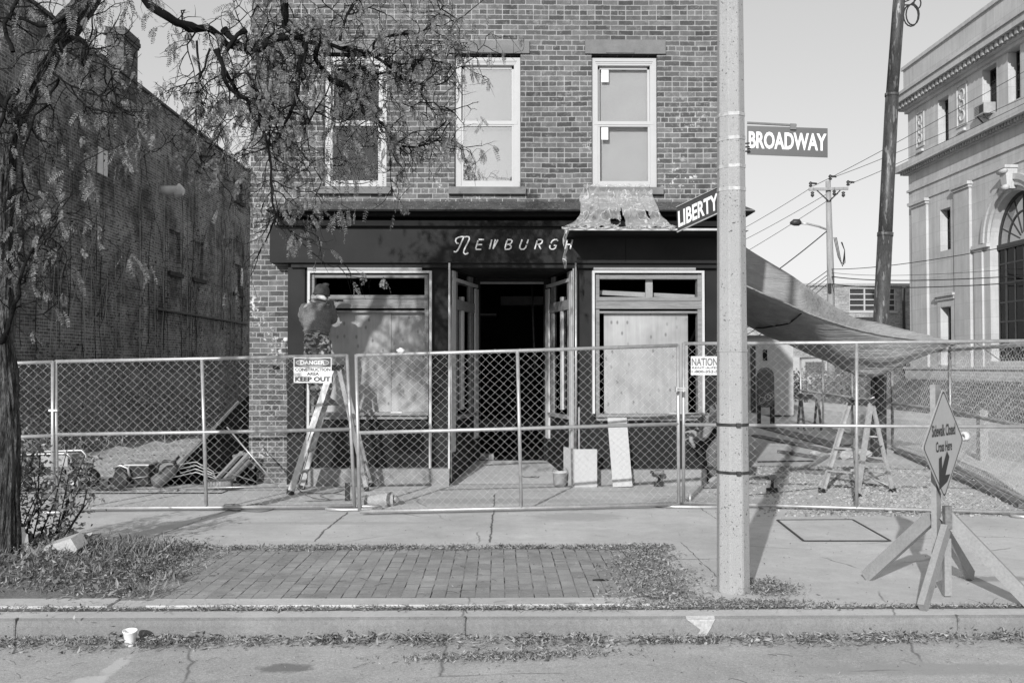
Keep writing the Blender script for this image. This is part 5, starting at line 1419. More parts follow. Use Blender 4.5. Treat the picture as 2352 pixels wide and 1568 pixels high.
# ================================================================ hatch, cup
q = MB(); hp = [G(1785, 1195), G(1958, 1194), G(2045, 1243), G(1846, 1243)]
q.add([Vector((p.x, p.y, 0.006)) for p in hp], [(0, 1, 2, 3)]); hs_ = q.build("utility_hatch", m_walk, None, "flat rectangular utility cover set in the sidewalk", "hatch", origin=(hp[0].x, hp[0].y, 0))
q = MB()
for i in range(4): a, b = hp[i].copy(), hp[(i+1) % 4].copy(); a.z = b.z = 0.008; q.beam(a, b, 0.022, 0.006)
q.build("hatch_frame", m_dkmetal, hs_)
cb_ = G(299, 1482, ZR)
cup = empty("foam_cup", cb_, "white foam cup standing among leaves in the gutter", "cup")
ax = Vector((0.02, -0.10, 1)).normalized()
q = MB(); q.lathe(cb_+Vector((0, 0, .004)), [(0.0, 0), (0.030, 0), (0.0315, 0.004), (0.043, 0.088), (0.0465, 0.090), (0.0465, 0.098), (0.042, 0.098), (0.030, 0.012), (0.0, 0.01)], 28, axis=ax); q.build("cup_body", m_foam, cup)

# ================================================================ tarp
def interp(pts, t):
    x = t*(len(pts)-1); i = min(int(x), len(pts)-2); f = x-i
    p0, p1, p2, p3 = pts[max(i-1, 0)], pts[i], pts[i+1], pts[min(i+2, len(pts)-1)]
    return 0.5*((2*p1)+(p2-p0)*f+(2*p0-5*p1+4*p2-p3)*f*f+(3*p1-p0-3*p2+p3)*f*f*f)
near = [P(1690, 645, 14.25), P(1718, 658, 14.3), P(1772, 682, 14.5), P(1824, 704, 14.7), P(1873, 726, 14.9), P(1923, 743, 15.1), P(1985, 760, 15.3), P(2045, 772, 15.5), P(2127, 782, 15.8), P(2192, 790, 16.0)]
belly = [P(1640, 720, 17.6), P(1718, 746, 17.5), P(1770, 773, 17.4), P(1825, 798, 17.3), P(1890, 828, 17.2), P(1945, 852, 16.8), P(1995, 862, 16.5), P(2050, 850, 16.3), P(2120, 818, 16.15), P(2193, 792, 16.05)]
back = [P(1560, 455, 22.5), P(1620, 500, 22.4), P(1700, 556, 22.0), P(1760, 596, 21.5), P(1820, 634, 21), P(1890, 686, 19.2), P(1960, 728, 17.9), P(2030, 744, 17.3), P(2110, 764, 16.7), P(2195, 788, 16.1)]
mb = MB(); rows = []; NT, NS = 60, 30
for i in range(NT+1):
    t = i/NT; a, b, c = interp(near, t), interp(belly, t), interp(back, t); row = []
    for j in range(NS+1):
        s_ = j/NS
        p = a*(1-s_)*(1-2*s_) + b*4*s_*(1-s_) + c*s_*(2*s_-1) if False else None
        # belly reached at s=0.38
        k = 0.38
        if s_ < k: f = s_/k; g_ = math.sin(f*math.pi/2); p = Vector((a.x+(b.x-a.x)*f, a.y+(b.y-a.y)*f, a.z+(b.z-a.z)*g_))
        else: f = (s_-k)/(1-k); g_ = 1-math.cos(f*math.pi/2); p = Vector((b.x+(c.x-b.x)*f, b.y+(c.y-b.y)*f, b.z+(c.z-b.z)*(0.6*g_+0.4*f)))
        q_ = noise.noise(Vector((t*7, s_*9, 2)))*0.05 + 0.075*noise.noise(Vector((t*2.2, s_*30, 7))); fade = min(1, (1-t)*6, s_*8+0.15)
        p.z += q_*fade
        row.append(p)
    rows.append(row)
tarp = empty("tarp", near[0], "heavy canvas tarp slung from the shop side wall to the fence corner", "tarp")
mb.grid(rows); o = mb.build("canvas", m_tarp, tarp)
sm = o.modifiers.new("thickness", 'SOLIDIFY'); sm.thickness = 0.006
q = MB(); q.tube([r_[0]+Vector((0, -0.004, 0)) for r_ in rows], 0.013, 6); q.build("hem", m_tarp, tarp)
sg = []
for (x, y) in ((1716, 745), (1745, 800-8), (1790, 792), (1835, 782), (1858, 762)): pass
seam = []
flat_ = [p for r_ in rows for j, p in enumerate(r_) if 0 < j < 13]
def scr(p): d = CM.transposed() @ (p-CAM); return (1176 - d.x/d.z*F, 784 + d.y/d.z*F)
for (sx, sy) in ((1727, 752), (1748, 753), (1776, 749), (1796, 746), (1812, 742), (1826, 732), (1841, 719)):
    seam.append(P(sx, sy, min(flat_, key=lambda p: (scr(p)[0]-sx)**2+(scr(p)[1]-sy)**2).y-.10))
seam = [interp(seam, i/30) for i in range(31)]
q = MB(); q.tube(seam, 0.012, 5); q.build("seam", m_black, tarp)
q = MB(); tipp = near[-1]; q.tube([tipp, E1+Vector((0.05, 0, 1.92))], 0.012, 5); q.tube([tipp, tipp+Vector((.3, -.1, .02)), E1+Vector((0.5, -.6, 1.7))], 0.008, 5); q.build("tie_rope", m_cord, tarp)

# ================================================================ clear plastic sheet on the canopy
mb = MB(); rows = []
def pl(s_, t_):
    # s along width 0..1, t from window sill (0) down to canopy board (1)
    top_l, top_r = P(1345, 424, BY-0.03), P(1496, 424, BY-0.03)
    sil_l, sil_r = P(1332, 450, BY-0.12), P(1500, 450, BY-0.12)
    mid_l, mid_r = P(1333, 482, CY-0.02), P(1512, 482, CY-0.02); lo_l, lo_r = P(1322, 506, CY-.2), P(1528, 506, CY-.2)
    bot_l, bot_r = P(1290, 523, KY-0.02), P(1556, 524, KY-0.02)
    L_ = [top_l, sil_l, mid_l, lo_l, bot_l]; R_ = [top_r, sil_r, mid_r, lo_r, bot_r]
    return interp(L_, t_).lerp(interp(R_, t_), s_)
NS, NT = 110, 34
for j in range(NT+1):
    t_ = j/NT; row = []
    for i in range(NS+1):
        s_ = i/NS; p = pl(s_, t_)
        ph_ = s_*16+1.6*noise.noise(Vector((s_*4, t_*1.5, 0))); fold = 0.05*(1-abs(2*(ph_-math.floor(ph_))-1))**2*(0.35+t_*0.6)+0.03*noise.noise(Vector((s_*17, t_*7, 1)))
        p += Vector((0.03*noise.noise(Vector((s_*9, t_*6, 4))), -abs(fold)-0.01, 0.02*noise.noise(Vector((s_*16, t_*3, 8)))))
        if t_ > 0.9: p.z += 0.02*abs(math.sin(s_*40))
        row.append(p)
    rows.append(row)
vs = [p for r_ in rows for p in r_]; fs = []
for j in range(NT):
    for i in range(NS):
        s_, t_ = i/NS, j/NT
        if noise.noise(Vector((s_*6.5, t_*3.2, 12))) > 0.46 and t_ > 0.5 and 0.2 < s_ < 0.85: continue   # tears
        if abs(s_-0.52) < 0.012*(t_-0.3)*4 and t_ > 0.45: continue
        fs.append((j*(NS+1)+i, j*(NS+1)+i+1, (j+1)*(NS+1)+i+1, (j+1)*(NS+1)+i))
mb.add(vs, fs, 0, True)
psh = empty("plastic_sheet", pl(0.5, 1), "crumpled clear plastic sheet hanging from the right window over the canopy", "plastic sheet")
mb.build("film", m_poly, psh)
q = MB(); q.grid([[P(1294+math.sin(k*1.3)*2.5, 523+k*8.5, KY-0.02+0.01*math.sin(k)), P(1300+math.sin(k*1.7)*3, 523+k*8.5, KY-0.05+0.01*math.cos(k)), P(1305+math.sin(k*1.3+.5)*2.5-k*0.6, 523+k*8.5, KY-0.02)] for k in range(12)]); q.build("torn_strip", m_poly, psh)
q = MB(); q.tube([P(1340+i*8, 427+2*math.sin(i*1.4), BY-0.07) for i in range(20)], [0.018+0.008*math.sin(i*2.1) for i in range(20)], 6); q.tube([P(1290+i*9, 523+1.5*math.sin(i*1.4), KY-0.03) for i in range(30)], [0.014+0.007*math.sin(i*2.3) for i in range(30)], 6); q.build("bunched_edge", m_poly, psh)
# ================================================================ honey locust street tree
rt = random.Random(21)
tree = empty("locust_tree", (-4.25, 8.3, 0), "thorny locust tree with pinnate leaves and dark crooked branches at the left", "tree")
def C1(x, y, Y): return P(0.336*x, 0.336*y, Y)
def C2(x, y, Y): return P(564.5+0.336*x, 0.336*y, Y)
def C6(x, y, Y): return P(564.5+0.336*x, 432.8+0.336*y, Y)
limbs = []   # (points, r0, r1)
def limb(pts, r0, r1): limbs.append((pts, r0, r1))
TYp = 8.3
# trunk with bark relief
tr_pts = [P(8, 1310, TYp), P(12, 1150, TYp), P(16, 1000, TYp), P(9, 880, TYp), P(3, 780, TYp), P(1, 660, TYp), P(3, 540, TYp), P(5, 420, TYp), P(12, 320, TYp), P(40, 245, TYp+.05), P(75, 178, TYp+.05), P(118, 105, TYp+.1), P(165, 48, TYp+.1), P(215, -18, TYp+.15), P(270, -80, TYp+.2)]
tr_r = [0.150, 0.108, 0.098, 0.094, 0.088, 0.086, 0.082, 0.088, 0.094, 0.096, 0.094, 0.092, 0.09, 0.08, 0.07]
mb = MB(); rows = []
fine = []
for i in range(len(tr_pts)-1):
    for k in range(8): fine.append((interp(tr_pts, (i+k/8)/(len(tr_pts)-1)), tr_r[i]+(tr_r[i+1]-tr_r[i])*k/8))
nn = 64; prev = None
for i, (p, r_) in enumerate(fine):
    d = (fine[min(i+1, len(fine)-1)][0]-fine[max(i-1, 0)][0]).normalized()
    a = d.orthogonal().normalized() if prev is None else (prev-d*prev.dot(d)).normalized(); prev = a; b = d.cross(a); row = []
    for k in range(nn):
        t = 2*math.pi*k/nn; rg = abs(noise.noise(Vector((math.cos(t)*4.2, math.sin(t)*4.2, i*0.10))))
        rg2 = noise.noise(Vector((math.cos(t)*2, math.sin(t)*2, i*0.05+4)))
        row.append(p+(a*math.cos(t)+b*math.sin(t))*r_*(0.84+0.62*rg+0.12*rg2))
    rows.append(row)
mb.grid(rows, 0, True, True)
mb.build("trunk", m_bark, tree)
# main limbs measured from the photo, each at its own distance
limb([P(205, 2, 8.45), P(255, -40, 8.5), P(305, -25, 8.6), P(345, 12, 8.7), P(385, 40, 8.8), P(437, 64, 9.0), P(487, 67, 9.2), P(520, 100, 9.3), P(565, 108, 9.5), P(606, 101, 9.6), P(650, 84, 9.8), P(700, 98, 9.9), P(745, 103, 10.0), P(800, 114, 10.1), P(860, 127, 10.2), P(892, 150, 10.2), P(915, 172, 10.2), P(943, 170, 10.3), P(960, 140, 10.3)], 0.040, 0.013)
limb([C2(250, -60, 9.4), C2(262, 60, 9.4), C2(270, 180, 9.45), C2(385, 270, 9.5), C2(400, 340, 9.5), C2(365, 440, 9.5), C2(352, 560, 9.45), C2(350, 650, 9.4), C2(300, 760, 9.35), C2(250, 880, 9.3), C2(205, 980, 9.25)], 0.036, 0.010)
limb([C2(-150, 200, 9.3), C2(-60, 290, 9.3), C2(0, 320, 9.3), C2(100, 330, 9.35), C2(180, 270, 9.4), C2(290, 260, 9.45)], 0.026, 0.026)
limb([C2(550, 500, 9.9), C2(590, 545, 9.9), C2(680, 590, 9.95), C2(745, 650, 10.0), C2(790, 740, 10.0), C2(850, 815, 10.05), C2(945, 850, 10.1), C2(985, 920, 10.1), C2(1010, 970, 10.1), C2(1120, 1002, 10.2), C2(1250, 985, 10.3), C2(1310, 955, 10.3)], 0.026, 0.006)
limb([C2(480, 180, 9.8), C2(500, 300, 9.8), C2(470, 400, 9.85), C2(550, 500, 9.9)], 0.024, 0.02)
limb([C2(1000, 490, 10.2), C2(1075, 545, 10.2), C2(1190, 575, 10.3), C2(1210, 620, 10.3), C2(1195, 700, 10.3), C2(1290, 700, 10.3), C2(1330, 760, 10.4), C2(1400, 830, 10.5)], 0.015, 0.005)
limb([C2(1075, 520, 10.2), C2(1130, 470, 10.2), C2(1150, 410, 10.25), C2(1260, 405, 10.3), C2(1400, 440, 10.4)], 0.013, 0.005)
limb([C2(1210, 590, 10.3), C2(1350, 570, 10.4), C2(1440, 470, 10.5), C2(1560, 390, 10.6), C2(1640, 270, 10.6)], 0.008, 0.003)
limb([C2(640, 280, 9.7), C2(660, 200, 9.7), C2(720, 60, 9.7), C2(780, -30, 9.7)], 0.016, 0.012)
limb([C2(870, 340, 10.1), C2(880, 280, 10.1), C2(960, 250, 10.15), C2(1060, 230, 10.2), C2(1150, 240, 10.2), C2(1260, 180, 10.3), C2(1350, 40, 10.4)], 0.013, 0.006)
limb([C2(1340, 60, 10.4), C2(1450, 130, 10.5), C2(1560, 50, 10.6), C2(1640, -10, 10.6)], 0.006, 0.003)
limb([C2(600, 470, 9.8), C2(700, 480, 9.8), C2(800, 465, 9.9), C2(900, 500, 10), C2(1000, 490, 10.1)], 0.014, 0.010)
limb([C2(100, 660, 9.0), C2(60, 800, 9.0), C2(120, 900, 9.0), C2(150, 1000, 9.0), C2(170, 1150, 9.0), C2(182, 1300, 9.0), C2(200, 1440, 9.0), C6(205, 200, 9.0)], 0.016, 0.007)
limb([C6(205, 200, 9.0), C6(160, 290, 9.0), C6(110, 400, 9.0), C6(70, 500, 9.0), C6(30, 600, 9.0)], 0.009, 0.003)
limb([C6(215, 215, 9.0), C6(290, 280, 9.0), C6(370, 360, 9.0), C6(450, 430, 9.0), C6(540, 500, 9.0), C6(600, 540, 9.0), C6(660, 510, 9.0)], 0.007, 0.002)
limb([C6(300, 290, 9.0), C6(400, 345, 9.05), C6(500, 370, 9.1), C6(600, 350, 9.1)], 0.004, 0.0015)
limb([C6(230, 205, 9.0), C6(350, 185, 9.0), C6(480, 180, 9.0), C6(620, 185, 9.0), C6(740, 170, 9.0)], 0.005, 0.002)
limb([C1(1340, 290, 9.1), C1(1360, 430, 9.1), C1(1365, 560, 9.1), C1(1345, 700, 9.1), C1(1340, 900, 9.1), C1(1360, 1070, 9.1), C1(1480, 1190, 9.1)], 0.012, 0.003)
limb([C1(1440, 340, 9.1), C1(1400, 450, 9.1), C1(1365, 540, 9.1)], 0.010, 0.009)
limb([C1(1480, 330, 9.1), C1(1520, 450, 9.1), C1(1540, 560, 9.1), C1(1620, 640, 9.1), C1(1720, 700, 9.1), C1(1790, 800, 9.1)], 0.022, 0.008)
limb([C1(1340, 700, 9.1), C1(1290, 780, 9.1), C1(1150, 785, 9.05)], 0.005, 0.002)
limb([C2(0, 480, 9.2), C2(80, 620, 9.2), C2(120, 760, 9.2), C2(260, 850, 9.25), C2(400, 880, 9.3), C2(470, 760, 9.3), C2(560, 620, 9.35)], 0.014, 0.006)
limb([C2(0, 200, 9.2), C2(-100, 300, 9.2), C2(-160, 420, 9.2), C2(-100, 560, 9.2), C2(0, 700, 9.2), C2(60, 820, 9.2)], 0.02, 0.008)
limb([C2(300, 760, 9.3), C2(400, 800, 9.4), C2(430, 1000, 9.4), C2(470, 1150, 9.4), C2(520, 1240, 9.4)], 0.008, 0.003)
limb([C2(610, 1240, 9.5), C2(750, 1255, 9.5), C2(900, 1240, 9.5)], 0.004, 0.002)
limb([C2(950, 870, 10.1), C2(1000, 1050, 10.1), C2(1090, 1180, 10.1), C2(1120, 1280, 10.1)], 0.005, 0.002)
# left cluster off the trunk
limb([C1(440, 210, 8.4), C1(560, 280, 8.3), C1(590, 340, 8.2), C1(560, 420, 8.2)], 0.018, 0.008)
limb([C1(400, 250, 8.4), C1(430, 330, 8.3), C1(520, 380, 8.2), C1(640, 430, 8.2), C1(760, 480, 8.2)], 0.014, 0.004)
limb([C1(410, 540, 8.4), C1(330, 700, 8.3), C1(240, 800, 8.2), C1(190, 950, 8.2), C1(150, 1100, 8.2), C1(155, 1400, 8.2)], 0.012, 0.004)
limb([C1(300, 450, 8.4), C1(450, 560, 8.3), C1(620, 640, 8.2), C1(720, 660, 8.2), C1(840, 770, 8.2), C1(950, 790, 8.2)], 0.012, 0.004)
limb([C1(700, 660, 8.2), C1(760, 760, 8.2), C1(830, 840, 8.2)], 0.005, 0.002)
limb([C1(60, 740, 8.3), C1(-60, 600, 8.3), C1(-100, 420, 8.2)], 0.03, 0.02)
limb([C1(200, 560, 8.3), C1(60, 640, 8.2), C1(20, 800, 8.1), C1(-40, 900, 8.1)], 0.02, 0.01)
limb([P(0, 790, 8.25), P(22, 740, 8.1), P(36, 700, 8.1), P(50, 630, 8.1), P(70, 580, 8.1), P(110, 520, 8.1), P(148, 470, 8.1), P(165, 440, 8.1)], 0.020, 0.004)
limb([P(60, 600, 8.1), P(52, 540, 8.1), P(46, 450, 8.1)], 0.008, 0.003)
limb([P(70, 497, 8.1), P(130, 497, 8.1), P(200, 515, 8.1), P(260, 560, 8.1), P(300, 595, 8.1)], 0.005, 0.002)
limb([P(45, 638, 8.1), P(90, 637, 8.1), P(140, 640, 8.1), P(180, 622, 8.1), P(260, 600, 8.1)], 0.004, 0.0015)
limb([P(185, 378, 8.2), P(240, 345, 8.2), P(300, 320, 8.2), P(330, 285, 8.2)], 0.004, 0.002)
limb([P(190, -10, 8.4), P(150, 40, 8.3), P(90, 60, 8.2), P(30, 30, 8.1)], 0.02, 0.01)
limb([P(30, 120, 8.2), P(10, 60, 8.2), P(40, 0, 8.2), P(60, -40, 8.2)], 0.02, 0.012)

bm_ = MB(); lf = []   # leaf attachments (pos, dir)
def crook(pts, r0, r1, n=6):
    out = []
    for i in range(len(pts)-1):
        m_ = max(2, int((pts[i+1]-pts[i]).length/0.07))
        for k in range(m_):
            p = interp(pts, (i+k/m_)/(len(pts)-1)); out.append(p+Vector((rt.gauss(0, .006), rt.gauss(0, .006), rt.gauss(0, .006))))
    out.append(pts[-1]); L = len(out)
    rr_ = [(r0+(r1-r0)*i/(L-1))*(1+0.18*rt.random()+(0.5 if rt.random() < 0.08 else 0)) for i in range(L)]
    bm_.tube(out, rr_, n, caps=False); return out
def twig(p, d, L_, r, lvl, leafy):
    pts = [p]; dd = d.normalized(); n_ = max(3, int(L_/0.055))
    for i in range(n_):
        dd = (dd + Vector((rt.gauss(0, .28), rt.gauss(0, .28), rt.gauss(-0.05, .28)))).normalized(); pts.append(pts[-1]+dd*(L_/n_))
        if lvl > 0 and rt.random() < 0.5:
            side_ = (dd.cross(Vector((rt.gauss(0, 1), rt.gauss(0, 1), rt.gauss(0, 1)))).normalized() + dd*0.6)
            twig(pts[-1], side_, L_*rt.uniform(.3, .65), r*0.6, lvl-1, leafy)
        elif rt.random() < 0.15:
            sp_ = pts[-1]; bm_.tube([sp_, sp_+dd.orthogonal().normalized()*rt.uniform(.01, .03)+Vector((0, 0, rt.uniform(-.02, .02)))], [r*.9, r*.2], 3, caps=False)
        if rt.random() < leafy: lf.append((pts[-1], dd.copy()))
    bm_.tube(pts, [r*(1-0.65*i/n_) for i in range(n_+1)], 4 if r > 0.003 else 3, caps=False)
    if rt.random() < leafy*2: lf.append((pts[-1], dd.copy()))
for (pts, r0, r1) in limbs:
    out = crook(pts, r0, r1, 8 if r0 > 0.02 else 6)
    px = sum((1144 + p.x*F/p.y) for p in out)/len(out); zt_ = sum(p.z for p in out)/len(out)
    for i in range(3, len(out)):
        p = out[i]; pxx = 1144+p.x*F/p.y; pyy = 842-(p.z-1.65)*F/p.y
        dens = 1.0
        if r0 < 0.0065: dens = 0.22
        if pxx > 1060: dens *= 0.5
        if pxx < 330: dens *= 0.75
        if 250 < pxx < 430: dens *= 0.35
        leafy = 0.075
        if pxx > 880: leafy = 0.05
        if pyy > 440: leafy = 0.07; dens *= 0.5
        if pxx < 330: leafy *= 0.6
        if rt.random() < dens:
            ax_ = (out[i]-out[i-1]).normalized(); s_ = ax_.cross(Vector((rt.gauss(0, 1), rt.gauss(0, 1), rt.gauss(0, 1)))).normalized()
            s_.y *= 0.8; twig(p, s_+ax_*0.5, rt.uniform(.2, .7), min(0.0085, r0*0.5+0.0012), 2 if r0 > 0.008 else 1, leafy)
            if r0 > 0.011 and pxx < 1000 and rt.random() < .6: twig(p, -s_+ax_*0.5, rt.uniform(.15, .5), 0.0055, 2, leafy*.7)
bm_.build("branches", m_twig, tree)
# pinnate leaves
mb = MB()
def pinnate(p, d, L_, nl, rnd):
    d = (d*0.35+Vector((rnd.gauss(0, .35), rnd.gauss(0, .35), -0.85+rnd.gauss(0, .3)))).normalized()
    s_ = d.cross(Vector((rnd.gauss(0, 1), rnd.gauss(0, 1), rnd.gauss(0, .4)))).normalized(); nrm = d.cross(s_)
    prev = p; dd = d.copy(); vs = []; fs = []
    for i in range(nl):
        dd = (dd+Vector((0, 0, -0.05))+nrm*0.03).normalized(); q = prev+dd*(L_/nl)
        k = len(vs); vs += [prev-s_*0.0012, prev+s_*0.0012, q+s_*0.001, q-s_*0.001]; fs.append((k, k+1, k+2, k+3))
        ll = 0.028*(math.sin(math.pi*(i+1.2)/(nl+1.5))*0.5+0.5)*rnd.uniform(.85, 1.1); wd = ll*0.20
        for sg in (-1, 1):
            if rnd.random() < 0.06: continue
            o = (s_*sg*0.88+dd*0.45+nrm*rnd.uniform(-.45, .1)).normalized(); w_ = dd*wd
            k = len(vs); vs += [q, q+o*ll*.35-w_, q+o*ll*.8-w_*.8, q+o*ll, q+o*ll*.75+w_*.8, q+o*ll*.3+w_]; fs.append((k, k+1, k+2, k+3, k+4, k+5))
        prev = q
    mb.add(vs, fs)
for (p, d) in lf:
    for _ in range(rt.choice([1, 1, 2, 3])): pinnate(p, d, rt.uniform(.08, .17), rt.randint(7, 11), rt)
# dense sprays at the places where the photo has them
spots = [(C1(1010, 110, 9.0), 2), (C1(1180, 190, 9.0), 4), (C1(1440, 790, 9.1), 3), (C1(1530, 800, 9.1), 3), (C1(640, 20, 8.5), 3), (C1(730, 10, 8.5), 2), (C1(700, 0, 8.5), 2), (C2(1560, 460, 10.5), 5), (C2(1680, 380, 10.5), 4),
         (C2(1450, 1000, 10.4), 3), (C2(1590, 800, 10.5), 3), (C6(640, 150, 9.0), 7), (C6(700, 160, 9.0), 4), (C6(400, 190, 9.0), 4), (C6(440, 200, 9.0), 3), (C6(290, 150, 9.0), 2), (C6(490, 100, 9.1), 5), (C6(200, 90, 9.0), 4), (C2(480, 130, 9.4), 6), (C2(540, 90, 9.5), 4),
         (C1(150, 570, 8.1), 5), (C1(200, 560, 8.1), 4), (C1(90, 850, 8.1), 2), (C1(330, 1150, 8.1), 4), (C1(460, 1170, 8.1), 3), (C1(600, 1180, 8.1), 6), (C1(640, 1250, 8.1), 4), (C1(870, 1100, 8.15), 7), (C1(900, 1000, 8.15), 5), (C1(960, 900, 8.2), 5), (C1(820, 1000, 8.2), 4), (C1(1050, 900, 8.2), 5),
         (P(195, 535, 8.1), 3), (P(190, 612, 8.1), 2), (P(310, 590, 8.1), 5), (P(330, 610, 8.1), 3), (P(46, 535, 8.1), 2), (P(75, 535, 8.1), 2), (P(10, 560, 8.0), 4), (P(8, 370, 8.1), 5), (P(50, 375, 8.1), 4), (C1(450, 400, 8.2), 4), (C1(540, 440, 8.2), 4), (C1(700, 540, 8.2), 3), (C1(500, 60, 8.3), 6), (C1(590, 170, 8.3), 4), (C1(600, 500, 8.2), 5), (C1(620, 290, 8.3), 3), (C1(680, 370, 8.2), 3)]
for (c, n_) in spots:
    for _ in range(n_): pinnate(c+Vector((rt.gauss(0, .035), rt.gauss(0, .1), rt.gauss(0, .03))), Vector((rt.gauss(0, 1), rt.gauss(0, 1), -1)), rt.uniform(.13, .21), rt.randint(9, 12), rt)
for _ in range(380):   # filled crown masses
    c = rt.choice(((860, 35, 180, 110), (700, 215, 190, 200), (640, 60, 110, 110), (1000, 80, 120, 90), (640, 330, 80, 120), (640, 200, 110, 110), (60, 60, 90, 90), (700, 120, 160, 90), (880, 60, 170, 90), (760, 380, 160, 60), (860, 300, 110, 110)))
    x, y = rt.gauss(c[0], c[2]*0.5), rt.gauss(c[1], c[3]*0.5)
    if 260 < x < 450 and y < 420: continue
    p = P(x, y, (8.2 if x < 330 else 9.7)+rt.gauss(0, .45)); 
    bm2 = Vector((rt.gauss(0, 1), rt.gauss(0, 1), -0.5)); pinnate(p, bm2, rt.uniform(.11, .2), rt.randint(7, 11), rt)
mb.build("crown", m_leaf, tree)
# tall shrub at the foot of the tree, weeds, grass
def weedleaf(mb, p, d, L_, w_, rnd, fold=True):
    d = d.normalized(); s_ = d.cross(Vector((rnd.gauss(0, 1), rnd.gauss(0, 1), rnd.gauss(0, 1)))).normalized(); n_ = d.cross(s_)
    a = p+d*L_*.45+n_*L_*.05; b = p+d*L_-n_*L_*.12
    mb.add([p, a+s_*w_, b, a-s_*w_, a-n_*w_*.4], [(0, 4, 2, 1), (0, 3, 2, 4)])
shr = empty("shrub", (-3.95, 8.75, 0.05), "leafy wild shrub growing at the foot of the locust tree", "shrub")
q = MB(); lq = MB(); st_pts = []
for k in range(34):
    b_ = Vector((rt.uniform(-4.6, -3.75), rt.uniform(8.45, 8.95), 0.05)); top = b_+Vector((rt.uniform(-.2, .35), rt.uniform(-.15, .15), rt.uniform(.30, .95)))
    if k < 3: top = P(62+8*k, 1065+10*k, 8.7)
    mid = b_.lerp(top, .5)+Vector((rt.gauss(0, .05), 0, 0)); q.tube([b_, mid, top], [.008, .006, .003], 5)
    H_ = (top-b_).length
    for j in range(int(H_*95)):
        t = rt.uniform(.12, 1); p = interp([b_, mid, top], t)+Vector((rt.gauss(0, .06), rt.gauss(0, .06), rt.gauss(0, .03)))
        weedleaf(lq, p, Vector((rt.gauss(0, 1), rt.gauss(0, 1), rt.gauss(-.2, .7))), rt.uniform(.03, .08), rt.uniform(.007, .018), rt)
q.build("stems", m_twig, shr); lq.build("foliage", m_weed, shr)
q = MB()
for _ in range(5600):   # grass and mixed weeds in the pit
    x = rt.uniform(-6.4, -2.6); y = rt.uniform(7.2, 9.2)
    edge = -2.78
    if x > edge + rt.gauss(0, .12): continue
    h_ = pit(x, y); k = noise.noise(Vector((x*1.8, y*1.8, 2)))
    tuft = math.exp(-((x+3.22)**2/.16+(y-8.55)**2/.25))
    if rt.random() < 0.45+0.5*tuft:
        l = rt.uniform(.05, .16)+.14*tuft*rt.random(); d = Vector((rt.gauss(0, .6), rt.gauss(0, .5), 1)).normalized(); p = Vector((x, y, h_)); w_ = Vector((rt.uniform(.002, .005), rt.uniform(-.003, .003), 0))
        bend = Vector((rt.gauss(0, .4), rt.gauss(0, .4), -.3))*l*.5
        q.add([p-w_, p+w_, p+d*l*.6+w_*.7, p+d*l+bend, p+d*l*.6-w_*.7], [(0, 1, 2, 3, 4)])
    else: weedleaf(q, Vector((x, y, h_+rt.uniform(0, .06))), Vector((rt.gauss(0, 1), rt.gauss(0, 1), rt.uniform(.1, 1.4))), rt.uniform(.025, .09)*(1.6 if rt.random() < .06 else 1), rt.uniform(.005, .018), rt)
q.build("weeds", m_weed, kind='stuff', label="weeds and coarse grass filling the tree pit", cat="weeds")
q = MB(); # small seedlings along the pit edge
for (x, y, n_) in ((398, 1330, 26), (330, 1365, 20), (345, 1290, 22), (280, 1255, 22)):
    g_ = G(x, y, 0.02)
    for _ in range(n_): weedleaf(q, g_+Vector((rt.gauss(0, .06), rt.gauss(0, .06), 0)), Vector((rt.gauss(0, .7), rt.gauss(0, .7), 1)), rt.uniform(.05, .12), .01, rt)
q.build("seedlings", m_weed, kind='stuff', label="small seedlings at the edge of the brick pavers", cat="seedlings")
# broken concrete chunks
m_chunk = concrete_mat("broken concrete", 0.42, agg=0.15, stain=0.3, cracks=False)
def chunk(poly_px, Y0, zlo, depth, lab):
    q = MB(); fr_ = [P(x, y, Y0) for x, y in poly_px]; q.prism(fr_, depth); return q.build("concrete_chunk", m_chunk, None, lab, "rubble", "broken concrete pieces by the tree")
chunk([(72, 1290), (100, 1256), (162, 1236), (178, 1262), (128, 1306), (90, 1311)], 8.3, 0, Vector((0.03, 0.14, 0.03)), "tilted slab of broken concrete lying in the weeds")
chunk([(70, 1268), (82, 1256), (210, 1222), (215, 1227)], 8.9, 0, Vector((0.05, 0.12, 0.0)), "long low concrete edge stone behind the weeds")
q = MB(); q.blob(G(158, 1268)+Vector((0, 0, .10)), .13, .12, .09, 9, 6, .16); q.build("concrete_chunk", m_chunk, None, "rounded stone beside the tilted slab in the weeds", "rubble", "broken concrete pieces by the tree")
q = MB(); q.blob(P(45, 1245, 8.35), .07, .06, .12, 7, 6, .3); q.build("rubbish_bag", m_signwhite, None, "pale crumpled rubbish in the weeds at the left edge", "rubbish")

